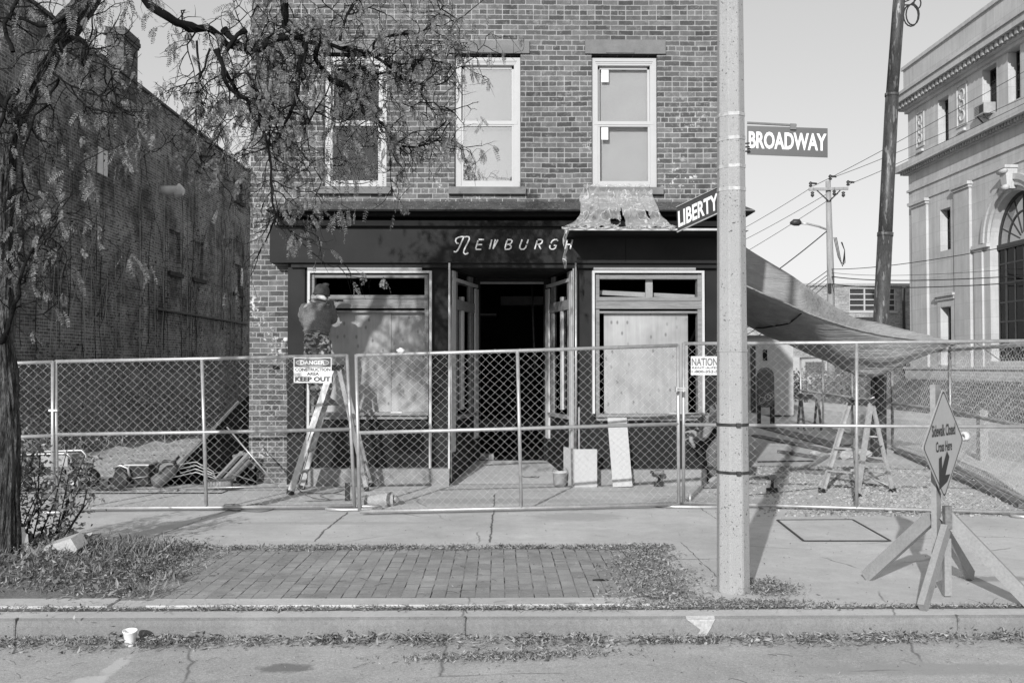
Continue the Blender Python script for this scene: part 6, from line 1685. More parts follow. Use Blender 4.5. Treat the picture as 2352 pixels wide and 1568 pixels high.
# ================================================================ leaf litter
q = MB()
def lit(p, s_, flat=1.0):
    a = Vector((rt.gauss(0, 1), rt.gauss(0, 1), rt.gauss(0, .35)*flat)).normalized(); b = Vector((-a.y, a.x, rt.gauss(0, .5)*flat)).normalized()
    l, w_ = s_*rt.uniform(.55, 1.1), s_*rt.uniform(.15, .42); n_ = a.cross(b)*rt.uniform(-.25, .35)*w_
    q.add([p-a*l, p-b*w_+n_, p+a*l+Vector((0, 0, rt.uniform(0, .012))), p+b*w_+n_], [(0, 1, 2), (0, 2, 3)])
def band(n_, x0, x1, yf, z, s_, thick, sig):
    for _ in range(n_):
        x = rt.uniform(x0, x1); y0, wd = yf(x); k = 0.65+0.7*noise.noise(Vector((x*1.3, y0, z*7+3)))
        if noise.noise(Vector((x*4.1, y0*3+z, 3))) < -.12 and rt.random() < .6: continue
        y = rt.gauss(y0, wd*max(.25, k)*sig); hh = abs(rt.gauss(0, thick))*max(0, 1-abs(y-y0)/(wd*1.6)); p = Vector((x, y, z+0.006+hh))
        yield p
for p in band(11500, -5.2, 4.6, lambda x: (6.50-0.03*math.sin(x*1.7), 0.13+0.05*math.sin(x*2.3+1)), ZR, .02, .025, .75):
    if p.y > 6.585: p.y = 6.58-rt.random()*.05
    if -0.0 < (p.x+2.34)**2+(p.y-6.35)**2 < 0.003: continue
    lit(p, rt.choice((.008, .013, .018, .024, .034)))
for _ in range(1300): x = rt.gauss(.1, .32); lit(Vector((x, rt.gauss(6.17+.1*x, .05), ZR+.006+rt.random()*.01)), rt.uniform(.01, .022))
for p in band(5200, -5, 4.6, lambda x: (6.83, .05), 0, .02, .012, .9): lit(p, rt.uniform(.008, .022))
for p in band(5200, -3.3, 1.6, lambda x: (9.08, .12), .004, .02, .014, .7): lit(p, rt.uniform(.012, .028))
for _ in range(3800):
    t = rt.random(); y = 9.2-2.35*t; x = 1.42+rt.gauss(-.10-.18*t, .10+.13*t)+.12*noise.noise(Vector((0, y*2, 0))); lit(Vector((x, y, .008+abs(rt.gauss(0, .012)))), rt.uniform(.011, .026))
for _ in range(1300): x = rt.gauss(1.98, .12); lit(Vector((x, rt.gauss(7.38, .13), .006+abs(rt.gauss(0, .02)))), rt.uniform(.01, .024))
for _ in range(900): lit(Vector((rt.gauss(1.75, .25), rt.gauss(6.93, .05), .006+abs(rt.gauss(0, .012)))), rt.uniform(.01, .024))
for _ in range(900):  # scattered
    x, y = rt.uniform(-4.5, 6), rt.uniform(6.9, 13)
    lit(Vector((x, y, .007)), rt.uniform(.006, .016), .4)
for _ in range(450): lit(Vector((rt.uniform(-3.6, 4), rt.uniform(5.2, 6.3), ZR+.004)), rt.uniform(.005, .014), .4)
for _ in range(1500): lit(Vector((min(-2.4, rt.gauss(-2.85, .2)), rt.gauss(8.1, .55), .02)), rt.uniform(.012, .03))
for _ in range(5200):
    x, y = rt.uniform(-6, -2.72), rt.uniform(7.2, 9.2); lit(Vector((x, y, pit(x, y)+rt.uniform(.01, .09))), rt.uniform(.010, .030))
for _ in range(2000):
    y = rt.uniform(7.14, 9.2); x = -2.72+rt.gauss(0, .17); lit(Vector((x, y, .014+abs(rt.gauss(0, .012))+(pit(x, y) if x < -2.7 else 0))), rt.choice((.008, .013, .018, .026)))
for _ in range(700): lit(Vector((rt.uniform(3.4, 6.6), rt.gauss(11.15, .12), .01+rt.random()*.03)), rt.uniform(.014, .035))
q.build("leaf_litter", m_litter, kind='stuff', label="dry fallen leaves along the kerb and pavers", cat="leaf litter")
# straw-like twigs on ground
q = MB()
for _ in range(420):
    k = rt.random()
    if k < .45: p = Vector((rt.uniform(-3.4, 4.4), rt.gauss(6.84, .05), .015))
    elif k < .7: p = Vector((rt.uniform(-3, 1.6), rt.uniform(7.1, 9.1), .010))
    elif k < .85: p = Vector((rt.uniform(-3, 4.4), rt.gauss(6.5, .1), ZR+.02))
    else: p = Vector((rt.uniform(-3, 4.4), rt.uniform(5.4, 6.3), ZR+.006))
    a = rt.uniform(0, 6.28); l = rt.uniform(.03, .13); d = Vector((math.cos(a), math.sin(a), rt.uniform(0, .1))); q.tube([p, p+d*l*.5+Vector((0, 0, .004)), p+d*l], .0013, 3, caps=False)
q.build("fallen_twigs", m_litter, kind='stuff', label="thin dry stalks and twigs scattered on the pavement", cat="twigs")
# gravel at the right behind the fence
q = MB()
for _ in range(5200):
    x, y = rt.gauss(5.0, .9), rt.uniform(10.95, 16.5)
    x = 4.6+ (x-5.0) + (y-11)*0.12
    if noise.noise(Vector((x*1.1, y*1.1, 6))) < -.22 and rt.random() < .8: continue
    s_ = rt.uniform(.008, .028); q.blob((x, y, s_*.4), s_, s_*.8, s_*.55, 5, 3, .25, rot=rt.random()*3)
q.build("gravel", m_chip, kind='stuff', label="loose stone chips scattered around the right stepladder", cat="gravel")
q = MB()
for _ in range(5000):
    x, y = rt.uniform(-8.5, -3.7), rt.uniform(13.1, 24); s_ = rt.uniform(.012, .04)
    if lot_h(x, y) > .3: continue
    p = Vector((x, y, lot_h(x, y)+.01)); a = rt.uniform(0, 6.28); u = Vector((math.cos(a), math.sin(a), rt.gauss(0, .3)))*s_; v = Vector((-math.sin(a), math.cos(a), rt.gauss(0, .3)))*s_*.6; q.add([p-u, p-v, p+u, p+v], [(0, 1, 2, 3)])
q.build("stone_chips", m_chip, kind='stuff', label="pale chips and dry leaves on the vacant lot", cat="chips")
# ================================================================ people
def skin_body(name, nd, edges, mat, parent, root=None, sub=2):
    names = list(nd); vs = [Vector(nd[k][0]) for k in names]; idx = {k: i for i, k in enumerate(names)}
    o_ = WL(parent); me = bpy.data.meshes.new(name)
    me.from_pydata([v-o_ for v in vs], [(idx[a], idx[b]) for a, b in edges], [])
    ob = bpy.data.objects.new(name, me); COL.objects.link(ob)
    ob.modifiers.new("skin", 'SKIN').use_smooth_shade = True
    for i, k in enumerate(names):
        r_ = nd[k][1]; r_ = r_ if isinstance(r_, tuple) else (r_, r_); me.skin_vertices[0].data[i].radius = r_; me.skin_vertices[0].data[i].use_root = (k == root)
    ss = ob.modifiers.new("sub", 'SUBSURF'); ss.levels = sub; ss.render_levels = sub
    dg = bpy.context.evaluated_depsgraph_get(); m2 = bpy.data.meshes.new_from_object(ob.evaluated_get(dg))
    bpy.data.objects.remove(ob); bpy.data.meshes.remove(me)
    m2.materials.clear(); m2.materials.append(mat)
    m2.polygons.foreach_set('use_smooth', [True]*len(m2.polygons))
    ob = bpy.data.objects.new(name, m2); COL.objects.link(ob); ob.parent = parent; return ob
def hand_nodes(pre, wrist, dirv, side, nd, ed, palm_up=Vector((0, 0, -1)), curl=.5):
    d = dirv.normalized(); s_ = side.normalized(); c_ = d.cross(s_).normalized()
    if c_.dot(palm_up) < 0: c_ = -c_
    nd[pre+'p'] = (wrist+d*.045, (.036, .018)); ed.append((pre+'w', pre+'p'))
    for i, (off, L_) in enumerate(((-.030, .062), (-.010, .074), (.010, .070), (.030, .055))):
        a = wrist+d*.085+s_*off; b = a+d*L_*.5+c_*L_*.25*curl; e_ = b+d*L_*.35*(1-curl)+c_*L_*.5*curl
        for n_, q_, r_ in ((f'{pre}a{i}', a, .0095), (f'{pre}b{i}', b, .0085), (f'{pre}c{i}', e_, .007)): nd[n_] = (q_, r_)
        ed += [(pre+'p', f'{pre}a{i}'), (f'{pre}a{i}', f'{pre}b{i}'), (f'{pre}b{i}', f'{pre}c{i}')]
    a = wrist+d*.03-s_*.045; b = a+d*.035-s_*.012+c_*.012; nd[pre+'t0'] = (a, .011); nd[pre+'t1'] = (b, .009); ed += [(pre+'p', pre+'t0'), (pre+'t0', pre+'t1')]
# --- worker on the ladder (seen from behind)
WY = 13.22
w1 = empty("person", P(735, 1117, WY), "worker in grey fleece, beanie and camouflage trousers standing on a stepladder", "person")
def Q(x, y, Y=WY): return P(x, y, Y)
nd = {'pel': (Q(728, 772), (.145, .11)), 'sp': (Q(727, 740, WY+.02), (.13, .10)), 'ch': (Q(726, 712, WY+.06), (.16, .11)), 'nk': (Q(735, 692, WY+.12), .058), 'hd': (Q(738, 680, WY+.16), (.082, .092)), 'ht': (Q(739, 665, WY+.17), (.078, .088)),
      'ls': (Q(704, 708, WY+.08), .062), 'le': (Q(703, 735, WY+.26), .045), 'lw': (Q(722, 700, WY+.47), .030), 'rs': (Q(750, 708, WY+.10), .062), 're': (Q(761, 728, WY+.30), .045), 'rw': (Q(760, 690, WY+.50), .030),
      'lh': (Q(714, 785), .088), 'lk': (Q(716, 845, WY+.02), .060), 'la': (Q(724, 908, WY-.02), .042), 'lf': (Q(733, 924, WY+.10), .040),
      'rh': (Q(743, 785), .088), 'rk': (Q(745, 845, WY+.06), .060), 'ra': (Q(741, 905, WY+.04), .042), 'rf': (Q(762, 924, WY+.12), .040)}
ed = [('pel', 'sp'), ('sp', 'ch'), ('ch', 'nk'), ('nk', 'hd'), ('hd', 'ht'), ('ch', 'ls'), ('ls', 'le'), ('le', 'lw'), ('ch', 'rs'), ('rs', 're'), ('re', 'rw'), ('pel', 'lh'), ('lh', 'lk'), ('lk', 'la'), ('la', 'lf'), ('pel', 'rh'), ('rh', 'rk'), ('rk', 'ra'), ('ra', 'rf')]
hand_nodes('l', nd['lw'][0], Vector((.3, .8, .25)), Vector((1, -.3, 0)), nd, ed); hand_nodes('r', nd['rw'][0], Vector((.55, .75, .1)), Vector((.8, -.5, .2)), nd, ed)
skin_body("body", nd, ed, m_skin, w1, 'pel')
hd_ = nd['hd'][0]
q = MB(); q.blob(hd_+Vector((.015, .10, -.01)), .016, .022, .022, 8, 6, .02, flat=False); q.blob(hd_+Vector((-.082, .01, -.005)), .014, .024, .034, 8, 6, .02, flat=False); q.blob(hd_+Vector((.082, .01, -.005)), .014, .024, .034, 8, 6, .02, flat=False)
q.build("face_features", m_skin, w1)
sw = {'hip': (Q(728, 763), (.150, .125)), 'w': (Q(727, 752, WY+.01), (.165, .140)), 'sp': (Q(726, 736, WY+.03), (.190, .155)), 'ch': (Q(726, 716, WY+.07), (.185, .145)), 'up': (Q(728, 703, WY+.10), (.14, .12)), 'nk': (Q(733, 694, WY+.12), .080),
      'ls': (Q(706, 708, WY+.08), .092), 'le': (Q(703, 736, WY+.26), .070), 'lw': (Q(720, 703, WY+.44), .048), 'rs': (Q(749, 708, WY+.10), .092), 're': (Q(761, 730, WY+.30), .070), 'rw': (Q(759, 694, WY+.47), .048)}
def loft(name, rings, mat, parent, extra=(), fold=.008, n=36):
    """rings: (centre, rx, ry); extra: tubes (points, radii) joined to the same garment"""
    q = MB(); K = 5; fine = []
    for i in range((len(rings)-1)*K+1):
        t = i/((len(rings)-1)*K); x = t*(len(rings)-1); a = min(int(x), len(rings)-2); f = x-a
        fine.append((interp([r_[0] for r_ in rings], t), rings[a][1]*(1-f)+rings[a+1][1]*f, rings[a][2]*(1-f)+rings[a+1][2]*f))
    rows = []
    for i, (c, rx_, ry_) in enumerate(fine):
        row = []
        for k in range(n):
            a = 2*math.pi*k/n; ca, sa = math.cos(a), math.sin(a)
            e_ = fold*(noise.noise(Vector((ca*2.2, sa*2.2, i*.55)))+.8*math.sin(i*1.05+2.2*noise.noise(Vector((ca*1.5, sa*1.5, 4)))))
            row.append(c+Vector(((rx_+e_)*math.copysign(abs(ca)**.85, ca), (ry_+e_)*math.copysign(abs(sa)**.85, sa), .004*math.sin(3*a))))
        rows.append(row)
    q.grid(rows, 0, True, True); q.add(rows[0], [tuple(range(n))]); q.add(rows[-1], [tuple(range(n))])
    for pts, rad in extra:
        m_ = (len(pts)-1)*8; pp_ = [interp(pts, i/m_) for i in range(m_+1)]; rr_ = []
        for i in range(m_+1):
            x = i/m_*(len(rad)-1); a = min(int(x), len(rad)-2); rr_.append((rad[a]*(1-(x-a))+rad[a+1]*(x-a))*(1+.07*math.sin(i*1.7)+.05*random.uniform(-1, 1)))
        q.tube(pp_, rr_, 16)
    return q.build(name, mat, parent)
RI = [(766, 727, 0, .158, .125), (762, 727, .0, .172, .137), (756, 727, .01, .176, .142), (742, 726, .03, .192, .155), (724, 727, .05, .198, .155), (711, 728, .08, .190, .140), (702, 730, .10, .150, .115), (695, 733, .12, .085, .08), (690, 735, .13, .07, .07)]
loft("fleece_hoodie", [(Q(x, y, WY+o), rx_, ry_) for y, x, o, rx_, ry_ in RI], m_fleece, w1, extra=(([Q(705, 706, WY+.09), Q(699, 722, WY+.18), Q(704, 737, WY+.28), Q(713, 718, WY+.38), Q(720, 702, WY+.45)], [.085, .082, .072, .06, .045]), ([Q(750, 706, WY+.10), Q(760, 720, WY+.2), Q(762, 732, WY+.30), Q(761, 712, WY+.40), Q(759, 694, WY+.47)], [.085, .082, .072, .06, .045])), fold=.010)
0 and skin_body("fleece_hoodie", sw, [('hip', 'w'), ('w', 'sp'), ('sp', 'ch'), ('ch', 'up'), ('up', 'nk'), ('up', 'ls'), ('ls', 'le'), ('le', 'lw'), ('up', 'rs'), ('rs', 're'), ('re', 'rw')], m_fleece, w1, 'sp')
q = MB(); rows = []    # hood lying on the back
for i in range(9):
    t = math.pi*i/8; row = []
    for k in range(10):
        a = 2*math.pi*k/10; c_ = Q(735, 693, WY+.06)+Vector((.115*math.cos(t), -.05-.02*math.sin(t), .01-.085*math.sin(t))); row.append(c_+Vector((.030*math.cos(a)*math.cos(t), .032*math.sin(a), .036*math.cos(a)*math.sin(t)+.02*math.cos(a))))
    rows.append(row)
q.grid(rows, 0, True, True); q.build("hood", m_fleece, w1)
q = MB(); q.tube([Q(718, 685, WY+.05), Q(730, 681, WY-.005), Q(742, 683, WY-.01), Q(752, 690, WY+.05)], [.020, .028, .030, .020], 8); q.build("collar", m_signwhite, w1)
tz = {'w': (Q(727, 765), (.165, .135)), 'pel': (Q(728, 778), (.175, .15)), 'lh': (Q(714, 796), .112), 'lm': (Q(714, 820, WY+.01), .098), 'lk': (Q(716, 848, WY+.02), .083), 'lc': (Q(719, 880, WY), .080), 'la': (Q(724, 904, WY-.01), .068),
      'rh': (Q(744, 796), .112), 'rm': (Q(746, 822, WY+.03), .098), 'rk': (Q(745, 850, WY+.06), .083), 'rc': (Q(742, 880, WY+.05), .078), 'ra': (Q(741, 902, WY+.04), .066)}
TI = [(757, 727, 0, .15, .125), (768, 728, 0, .162, .135), (780, 728, -.01, .172, .150), (792, 729, 0, .17, .145), (800, 729, .01, .14, .11)]
loft("camouflage_trousers", [(Q(x, y, WY+o), rx_, ry_) for y, x, o, rx_, ry_ in TI], m_camo, w1, extra=(([Q(716, 785, WY), Q(714, 815, WY+.01), Q(716, 848, WY+.02), Q(720, 880, WY), Q(725, 906, WY-.01)], [.105, .095, .080, .074, .062]), ([Q(742, 785, WY), Q(745, 815, WY+.03), Q(745, 848, WY+.06), Q(742, 880, WY+.05), Q(741, 904, WY+.04)], [.105, .095, .080, .074, .062])), fold=.007)
0 and skin_body("camouflage_trousers", tz, [('w', 'pel'), ('pel', 'lh'), ('lh', 'lm'), ('lm', 'lk'), ('lk', 'lc'), ('lc', 'la'), ('pel', 'rh'), ('rh', 'rm'), ('rm', 'rk'), ('rk', 'rc'), ('rc', 'ra')], m_camo, w1, 'pel')
q = MB(); h0 = hd_+Vector((0, 0, .01)); axb = Vector((.12, -.06, 1)).normalized()
q.lathe(h0, [(.104, 0.0), (.108, .03), (.104, .07), (.088, .115), (.06, .145), (.035, .155), (.0, .150)], 24, axis=axb); q.blob(h0+axb*.15+Vector((.04, 0, -.008)), .05, .05, .028, 10, 6, .1, flat=False)
q.tube([h0+axb*.012+Vector((.108*math.cos(t*math.pi/12), .108*math.sin(t*math.pi/12), -.012*math.cos(t*math.pi/12))) for t in range(25)], .012, 6, caps=False)
q.build("beanie", m_knit, w1)
def boot(b_, d, nm="boot", parent=None, s=1.0):
    d = Vector((d[0], d[1], 0)).normalized(); s_ = Vector((-d.y, d.x, 0)); q = MB(); rows = []
    for (t, w_, h_, z0) in ((-.10, .030, .10, 0), (-.06, .042, .16, 0), (0, .042, .17, 0), (.04, .042, .12, 0), (.10, .048, .085, 0), (.15, .046, .06, 0), (.185, .028, .035, 0)):
        row = []
        for k in range(12):
            a = 2*math.pi*k/12; row.append(b_+d*t*s+s_*w_*math.cos(a)*s+Vector((0, 0, (h_/2+h_/2*math.sin(a))*s)))
        rows.append(row)
    q.grid(rows, 0, True, True); q.add(rows[0], [tuple(range(12))]); q.add(rows[-1], [tuple(range(12))]); q.build(nm, m_boot, parent)
STEPZ = P(740, 931, WY).z
boot(Vector((Q(726, 900).x, WY-.03, STEPZ+.0)), (.35, 1), parent=w1); boot(Vector((Q(744, 900).x, WY+.05, STEPZ+.0)), (1, .45), parent=w1)
q = MB(); a = nd['rp'][0]; q.beam(a+Vector((-.02, .03, .0)), a+Vector((.13, .05, .0)), .035, .022); q.build("scraper_tool", m_rubber, None, "dark hand tool held against the window rail by the worker on the ladder", "tool")

# --- worker bending beside the concrete pole
VY = 13.62
w2 = empty("person", P(1650, 1112, VY), "worker in dark jacket bending down, half hidden behind the concrete pole", "person")
def V_(x, y, Y=VY): return P(x, y, Y)
nd = {'pel': (V_(1690, 968), (.13, .14)), 'sp': (V_(1668, 946, VY), (.13, .14)), 'ch': (V_(1640, 948, VY-.02), (.13, .15)), 'nk': (V_(1622, 962, VY-.03), .055), 'hd': (V_(1613, 974, VY-.05), (.085, .08)), 'ht': (V_(1604, 980, VY-.06), (.07, .07)),
      'ls': (V_(1632, 966, VY-.15), .055), 'le': (V_(1616, 1010, VY-.20), .042), 'lw': (V_(1592, 990, VY-.2), .028), 'rs': (V_(1632, 960, VY+.13), .055), 're': (V_(1612, 1000, VY+.18), .042), 'rw': (V_(1590, 1003, VY+.02), .028),
      'lh': (V_(1684, 985, VY-.09), .085), 'lk': (V_(1632, 1035, VY-.12), .062), 'la': (V_(1645, 1095, VY-.1), .042), 'lf': (V_(1628, 1108, VY-.12), .036),
      'rh': (V_(1690, 985, VY+.09), .085), 'rk': (V_(1685, 1045, VY+.12), .060), 'ra': (V_(1705, 1095, VY+.1), .042), 'rf': (V_(1690, 1109, VY+.1), .036)}
hand_nodes('l', nd['lw'][0], Vector((-1, .1, -.1)), Vector((.1, 1, 0)), nd, ed2 := [('pel', 'sp'), ('sp', 'ch'), ('ch', 'nk'), ('nk', 'hd'), ('hd', 'ht'), ('ch', 'ls'), ('ls', 'le'), ('le', 'lw'), ('ch', 'rs'), ('rs', 're'), ('re', 'rw'), ('pel', 'lh'), ('lh', 'lk'), ('lk', 'la'), ('la', 'lf'), ('pel', 'rh'), ('rh', 'rk'), ('rk', 'ra'), ('ra', 'rf')])
hand_nodes('r', nd['rw'][0], Vector((-1, 0, -.3)), Vector((0, 1, .1)), nd, ed2)
skin_body("body", nd, ed2, m_skin, w2, 'pel')
h2 = nd['hd'][0]; q = MB(); q.blob(h2+Vector((-.06, 0, -.06)), .02, .016, .016, 8, 6, .02, flat=False); q.blob(h2+Vector((.01, -.082, -.01)), .022, .013, .03, 8, 6, .02, flat=False); q.build("face_features", m_skin, w2)
q = MB(); q.blob(h2+Vector((.015, 0, .028)), .105, .098, .085, 14, 10, .02, flat=False); q.build("hair", m_knit, w2)
jk = {'pel': (V_(1688, 966), (.165, .17)), 'sp': (V_(1668, 950), (.175, .18)), 'ch': (V_(1642, 953, VY-.02), (.165, .18)), 'nk': (V_(1628, 962, VY-.03), .085), 'ls': (V_(1634, 966, VY-.15), .082), 'le': (V_(1617, 1006, VY-.20), .062), 'lw': (V_(1599, 994, VY-.2), .043), 'rs': (V_(1634, 962, VY+.13), .08), 're': (V_(1613, 998, VY+.18), .06), 'rw': (V_(1598, 1002, VY+.04), .042)}
skin_body("jacket", jk, [('pel', 'sp'), ('sp', 'ch'), ('ch', 'nk'), ('ch', 'ls'), ('ls', 'le'), ('le', 'lw'), ('ch', 'rs'), ('rs', 're'), ('re', 'rw')], m_jacket, w2, 'sp')
ts = {'pel': (V_(1690, 978), (.15, .16)), 'lh': (V_(1676, 995, VY-.09), .11), 'lk': (V_(1633, 1036, VY-.12), .088), 'lc': (V_(1638, 1066, VY-.11), .082), 'la': (V_(1644, 1094, VY-.1), .075), 'rh': (V_(1690, 995, VY+.09), .11), 'rk': (V_(1686, 1045, VY+.12), .084), 'ra': (V_(1704, 1094, VY+.1), .07)}
skin_body("trousers", ts, [('pel', 'lh'), ('lh', 'lk'), ('lk', 'lc'), ('lc', 'la'), ('pel', 'rh'), ('rh', 'rk'), ('rk', 'ra')], m_pants, w2, 'pel')
boot(Vector((V_(1643, 1100).x, VY-.1, 0.0)), (-1, -.1), parent=w2); boot(Vector((V_(1703, 1100).x, VY+.1, 0.0)), (-1, .1), parent=w2)
q = MB(); b_ = V_(1587, 1010, VY-.08); q.tube([b_+Vector((.01, 0, .10)), b_+Vector((0, 0, .0)), b_+Vector((.05, 0, -.10))], [.02, .032, .02], 8); q.build("cloth_bag", m_tarp, None, "small pale bag held by the bending worker", "bag")

# ================================================================ stepladders
def ladder(lab, Fn, Ff, Rn, Rf, capc, capu, capv, nst, label_col=True):
    """front near/far feet, rear near/far feet; cap centre and half vectors"""
    Fn, Ff, Rn, Rf = map(Vector, (Fn, Ff, Rn, Rf))
    e = empty("stepladder", (Fn+Rf)/2, lab, "stepladder", "aluminium stepladders")
    Fn, Ff, Rn, Rf, capc, capu, capv = map(Vector, (Fn, Ff, Rn, Rf, capc, capu, capv))
    # capu: half vector along the width (near->far), capv: half vector towards the rear
    t = {k: capc + a*capu*0.8 + b*capv*0.7 - Vector((0, 0, .02)) for k, a, b in (('fn', -1, -1), ('ff', 1, -1), ('rn', -1, 1), ('rf', 1, 1))}
    wdir = (Ff-Fn).normalized(); sdir = (Rn-Fn).normalized()
    for nm, b_, k, wd, th in (("front_rail", Fn, 'fn', .075, .028), ("front_rail", Ff, 'ff', .075, .028), ("rear_rail", Rn, 'rn', .050, .024), ("rear_rail", Rf, 'rf', .050, .024)):
        q = MB(); b2 = b_+Vector((0, 0, .03)); d = (t[k]-b2).normalized(); up = wdir
        q.beam(b2, t[k], wd, .006, up=up)
        sd_ = d.cross(up).normalized()
        for sg in (-1, 1): q.beam(b2+sd_*wd/2*sg+up*th/2*(1 if k[1] == 'n' else -1), t[k]+sd_*wd/2*sg+up*th/2*(1 if k[1] == 'n' else -1), .006, th, up=up)
        r_ = q.build(nm, m_alu, e)
        f_ = MB(); f_.obox(b_+Vector((0, 0, .028)), sd_*wd*.62, up*.026, Vector((0, 0, .028)).lerp(d*.03, .5)); f_.build("rubber_foot", m_rubber, r_)
    for i in range(1, nst+1):
        s_ = i/(nst+1); a, b = Fn.lerp(t['fn'], s_), Ff.lerp(t['ff'], s_); q = MB(); q.beam(a, b, .085, .022); q.build("step", m_alu, e)
    for s_ in (.22, .62):
        a, b = Rn.lerp(t['rn'], s_), Rf.lerp(t['rf'], s_); q = MB(); q.tube([a, b], .011, 6); q.build("rear_brace", m_alu, e)
    q = MB(); q.tube([Rn.lerp(t['rn'], .06), Rf.lerp(t['rf'], .22)], .008, 5); q.tube([Rf.lerp(t['rf'], .06), Rn.lerp(t['rn'], .22)], .008, 5); q.build("diagonal_brace", m_alu, e)
    q = MB(); q.beam(Fn.lerp(t['fn'], .5), Rn.lerp(t['rn'], .52), .02, .004, up=wdir); q.beam(Ff.lerp(t['ff'], .5), Rf.lerp(t['rf'], .52), .02, .004, up=wdir); q.build("spreader_bar", m_dkmetal, e)
    q = MB(); q.obox(capc, capu, capv, Vector((0, 0, .025))); q.obox(capc-Vector((0, 0, .035)), capu*.93, capv*.86, Vector((0, 0, .012))); q.build("top_cap", m_rubber, e)
    q = MB(); a = Fn.lerp(t['fn'], .40)-wdir*.0045; b = Fn.lerp(t['fn'], .52)-wdir*.0045; q.beam(a, b, .042, .002, up=wdir); lb_ = q.build("sticker", m_signwhite, e)
    q = MB(); q.beam(a.lerp(b, .2)-wdir*.002, a.lerp(b, .8)-wdir*.002, .012, .001, up=wdir); q.build("print", m_signblk, lb_)
    return e
Z0 = Vector((0, 0, 0))
Fn, Ff = G(667, 1136), G(688, 1121); Rn = G(841, 1128); Rf = Rn+(Ff-Fn)*0.9
ladder("tall aluminium stepladder carrying the worker in front of the left shop window", (Fn.x, Fn.y, 0), (Fn.x+.03, Fn.y+.56, 0), (Rn.x, Rn.y+.02, 0), (Rn.x-.0, Rn.y+.50, 0), P(774, 842, 13.2), (0.0, .19, 0), (.065, .0, 0), 5)
A_, B_, C_ = G(1888, 1131), G(1971, 1143), G(2051, 1131); D_ = A_+(C_-B_)
tc = P(1977, 922, 13.1)
ladder("short aluminium stepladder standing on the gravel behind the right fence", A_, B_, D_, C_, tc, (0.165, -.075, 0), (.045, .085, 0), 3)
q = MB(); c_ = P(1962, 919, 12.95)
q.tube([tc+Vector((-.06+.05*math.cos(t*.63), .0+.03*math.sin(t*.63), .032)) for t in range(11)], .008, 5); q.tube([tc+Vector((.10, -.04, .03)), tc+Vector((.17, -.02, .06))], .012, 6); q.build("tape_and_marker", m_signwhite, None, "small tape roll and marker lying on the short ladder's top cap", "tape roll")

# ================================================================ tools and boards near the shop
def at(x, y, Y): return P(x, y, Y)
# white box
b0 = P(1345, 1117, 13.66); b0.z = 0; Yb = b0.y
wb = empty("white_box", b0, "open white box standing on the sidewalk in front of the right plinth", "box")
x0, x1 = xx(1321, Yb), xx(1370, Yb); ht_ = P(1345, 1031, Yb).z
x0 = xx(1319, Yb)
q = MB(); th = .012
q.box(x0, xx(1371, Yb), Yb-.002, Yb+th, 0.003, ht_); 
q.add([(x0-.0, Yb, .003), (x0, Yb, ht_), (xx(1294, Yb+.28), Yb+.28, ht_+.01), (xx(1294, Yb+.28), Yb+.28, .003)], [(0, 1, 2, 3)]); q.add([(x0+.012, Yb, .003), (x0+.012, Yb, ht_), (xx(1294, Yb+.28)+.012, Yb+.28, ht_+.01), (xx(1294, Yb+.28)+.012, Yb+.28, .003)], [(0, 3, 2, 1)])
q.build("panel", m_white, wb)
# white leaning plank
p0, p1 = G(1430, 1119), P(1417, 957, 13.96)
q = MB(); q.beam(p0+Vector((0, 0, .01)), p1, .29*.93, .018, up=(0, -1, .15)); q.build("white_plank", m_white, None, "white board leaning against the panel under the right window", "board")
# bucket
bk = G(1286, 1117); bu = empty("bucket", bk, "pale plastic bucket beside the white box", "bucket")
q = MB(); q.lathe(bk, [(0, 0.004), (.085, .004), (.10, .19), (.105, .19), (.105, .205), (.095, .205), (.08, .02), (0, .02)], 20); q.build("bucket_body", m_trimwhite, bu)
q = MB(); q.tube([bk+Vector((.104*math.cos(t*math.pi/10), -.02, .20+.09*math.sin(t*math.pi/10))) for t in range(11)], .003, 4); q.build("handle", m_dkmetal, bu)
# cordless drills
def drill(base, yaw, lab, s=1.0):
    e = empty("cordless_drill", base, lab, "drill", "cordless drills"); u = Vector((math.cos(yaw), math.sin(yaw), 0)); v = Vector((-u.y, u.x, 0)); Zz = Vector((0, 0, 1))
    q = MB(); q.obox(base+Zz*.030*s, u*.065*s, v*.038*s, Zz*.028*s); q.build("battery", m_rubber, e)
    q = MB(); q.tube([base+Zz*.055*s, base+Zz*.12*s-u*.01, base+Zz*.17*s-u*.015], [.024*s, .019*s, .023*s], 10); q.build("handle", m_rubber, e)
    q = MB(); q.tube([base+Zz*.195*s-u*.075*s, base+Zz*.195*s-u*.06*s, base+Zz*.195*s+u*.05*s, base+Zz*.195*s+u*.065*s], [.025*s, .036*s, .036*s, .028*s], 12); q.build("motor_housing", m_natl, e)
    q = MB(); q.tube([base+Zz*.195*s+u*.066*s, base+Zz*.195*s+u*.10*s, base+Zz*.195*s+u*.115*s], [.024*s, .022*s, .012*s], 10); q.build("chuck", m_dkmetal, e)
drill(G(1513, 1117), 2.9, "cordless drill standing upright before the right plinth", 1.0)
drill(G(1773, 1130), 3.6, "cordless drill standing on the paving right of the concrete pole", 1.0)
# items lying on sills
q = MB(); z_ = zz(949, 13.93); q.beam((xx(925, 13.92), 13.92, z_+.012), (xx(965, 13.92), 13.92, z_+.012), .012, .006); q.beam((xx(898, 13.92), 13.92, z_+.015), (xx(924, 13.92), 13.92, z_+.015), .03, .02); q.build("scraper", m_galv, None, "small scraper lying on the left window sill", "tool")
q = MB(); z_ = zz(951, 13.93); q.box(xx(1537, 13.93), xx(1625, 13.93), 13.925, 13.945, z_-.0, z_+.02); q.build("white_strip", m_white, None, "thin white strip lying on the right window sill", "strip")
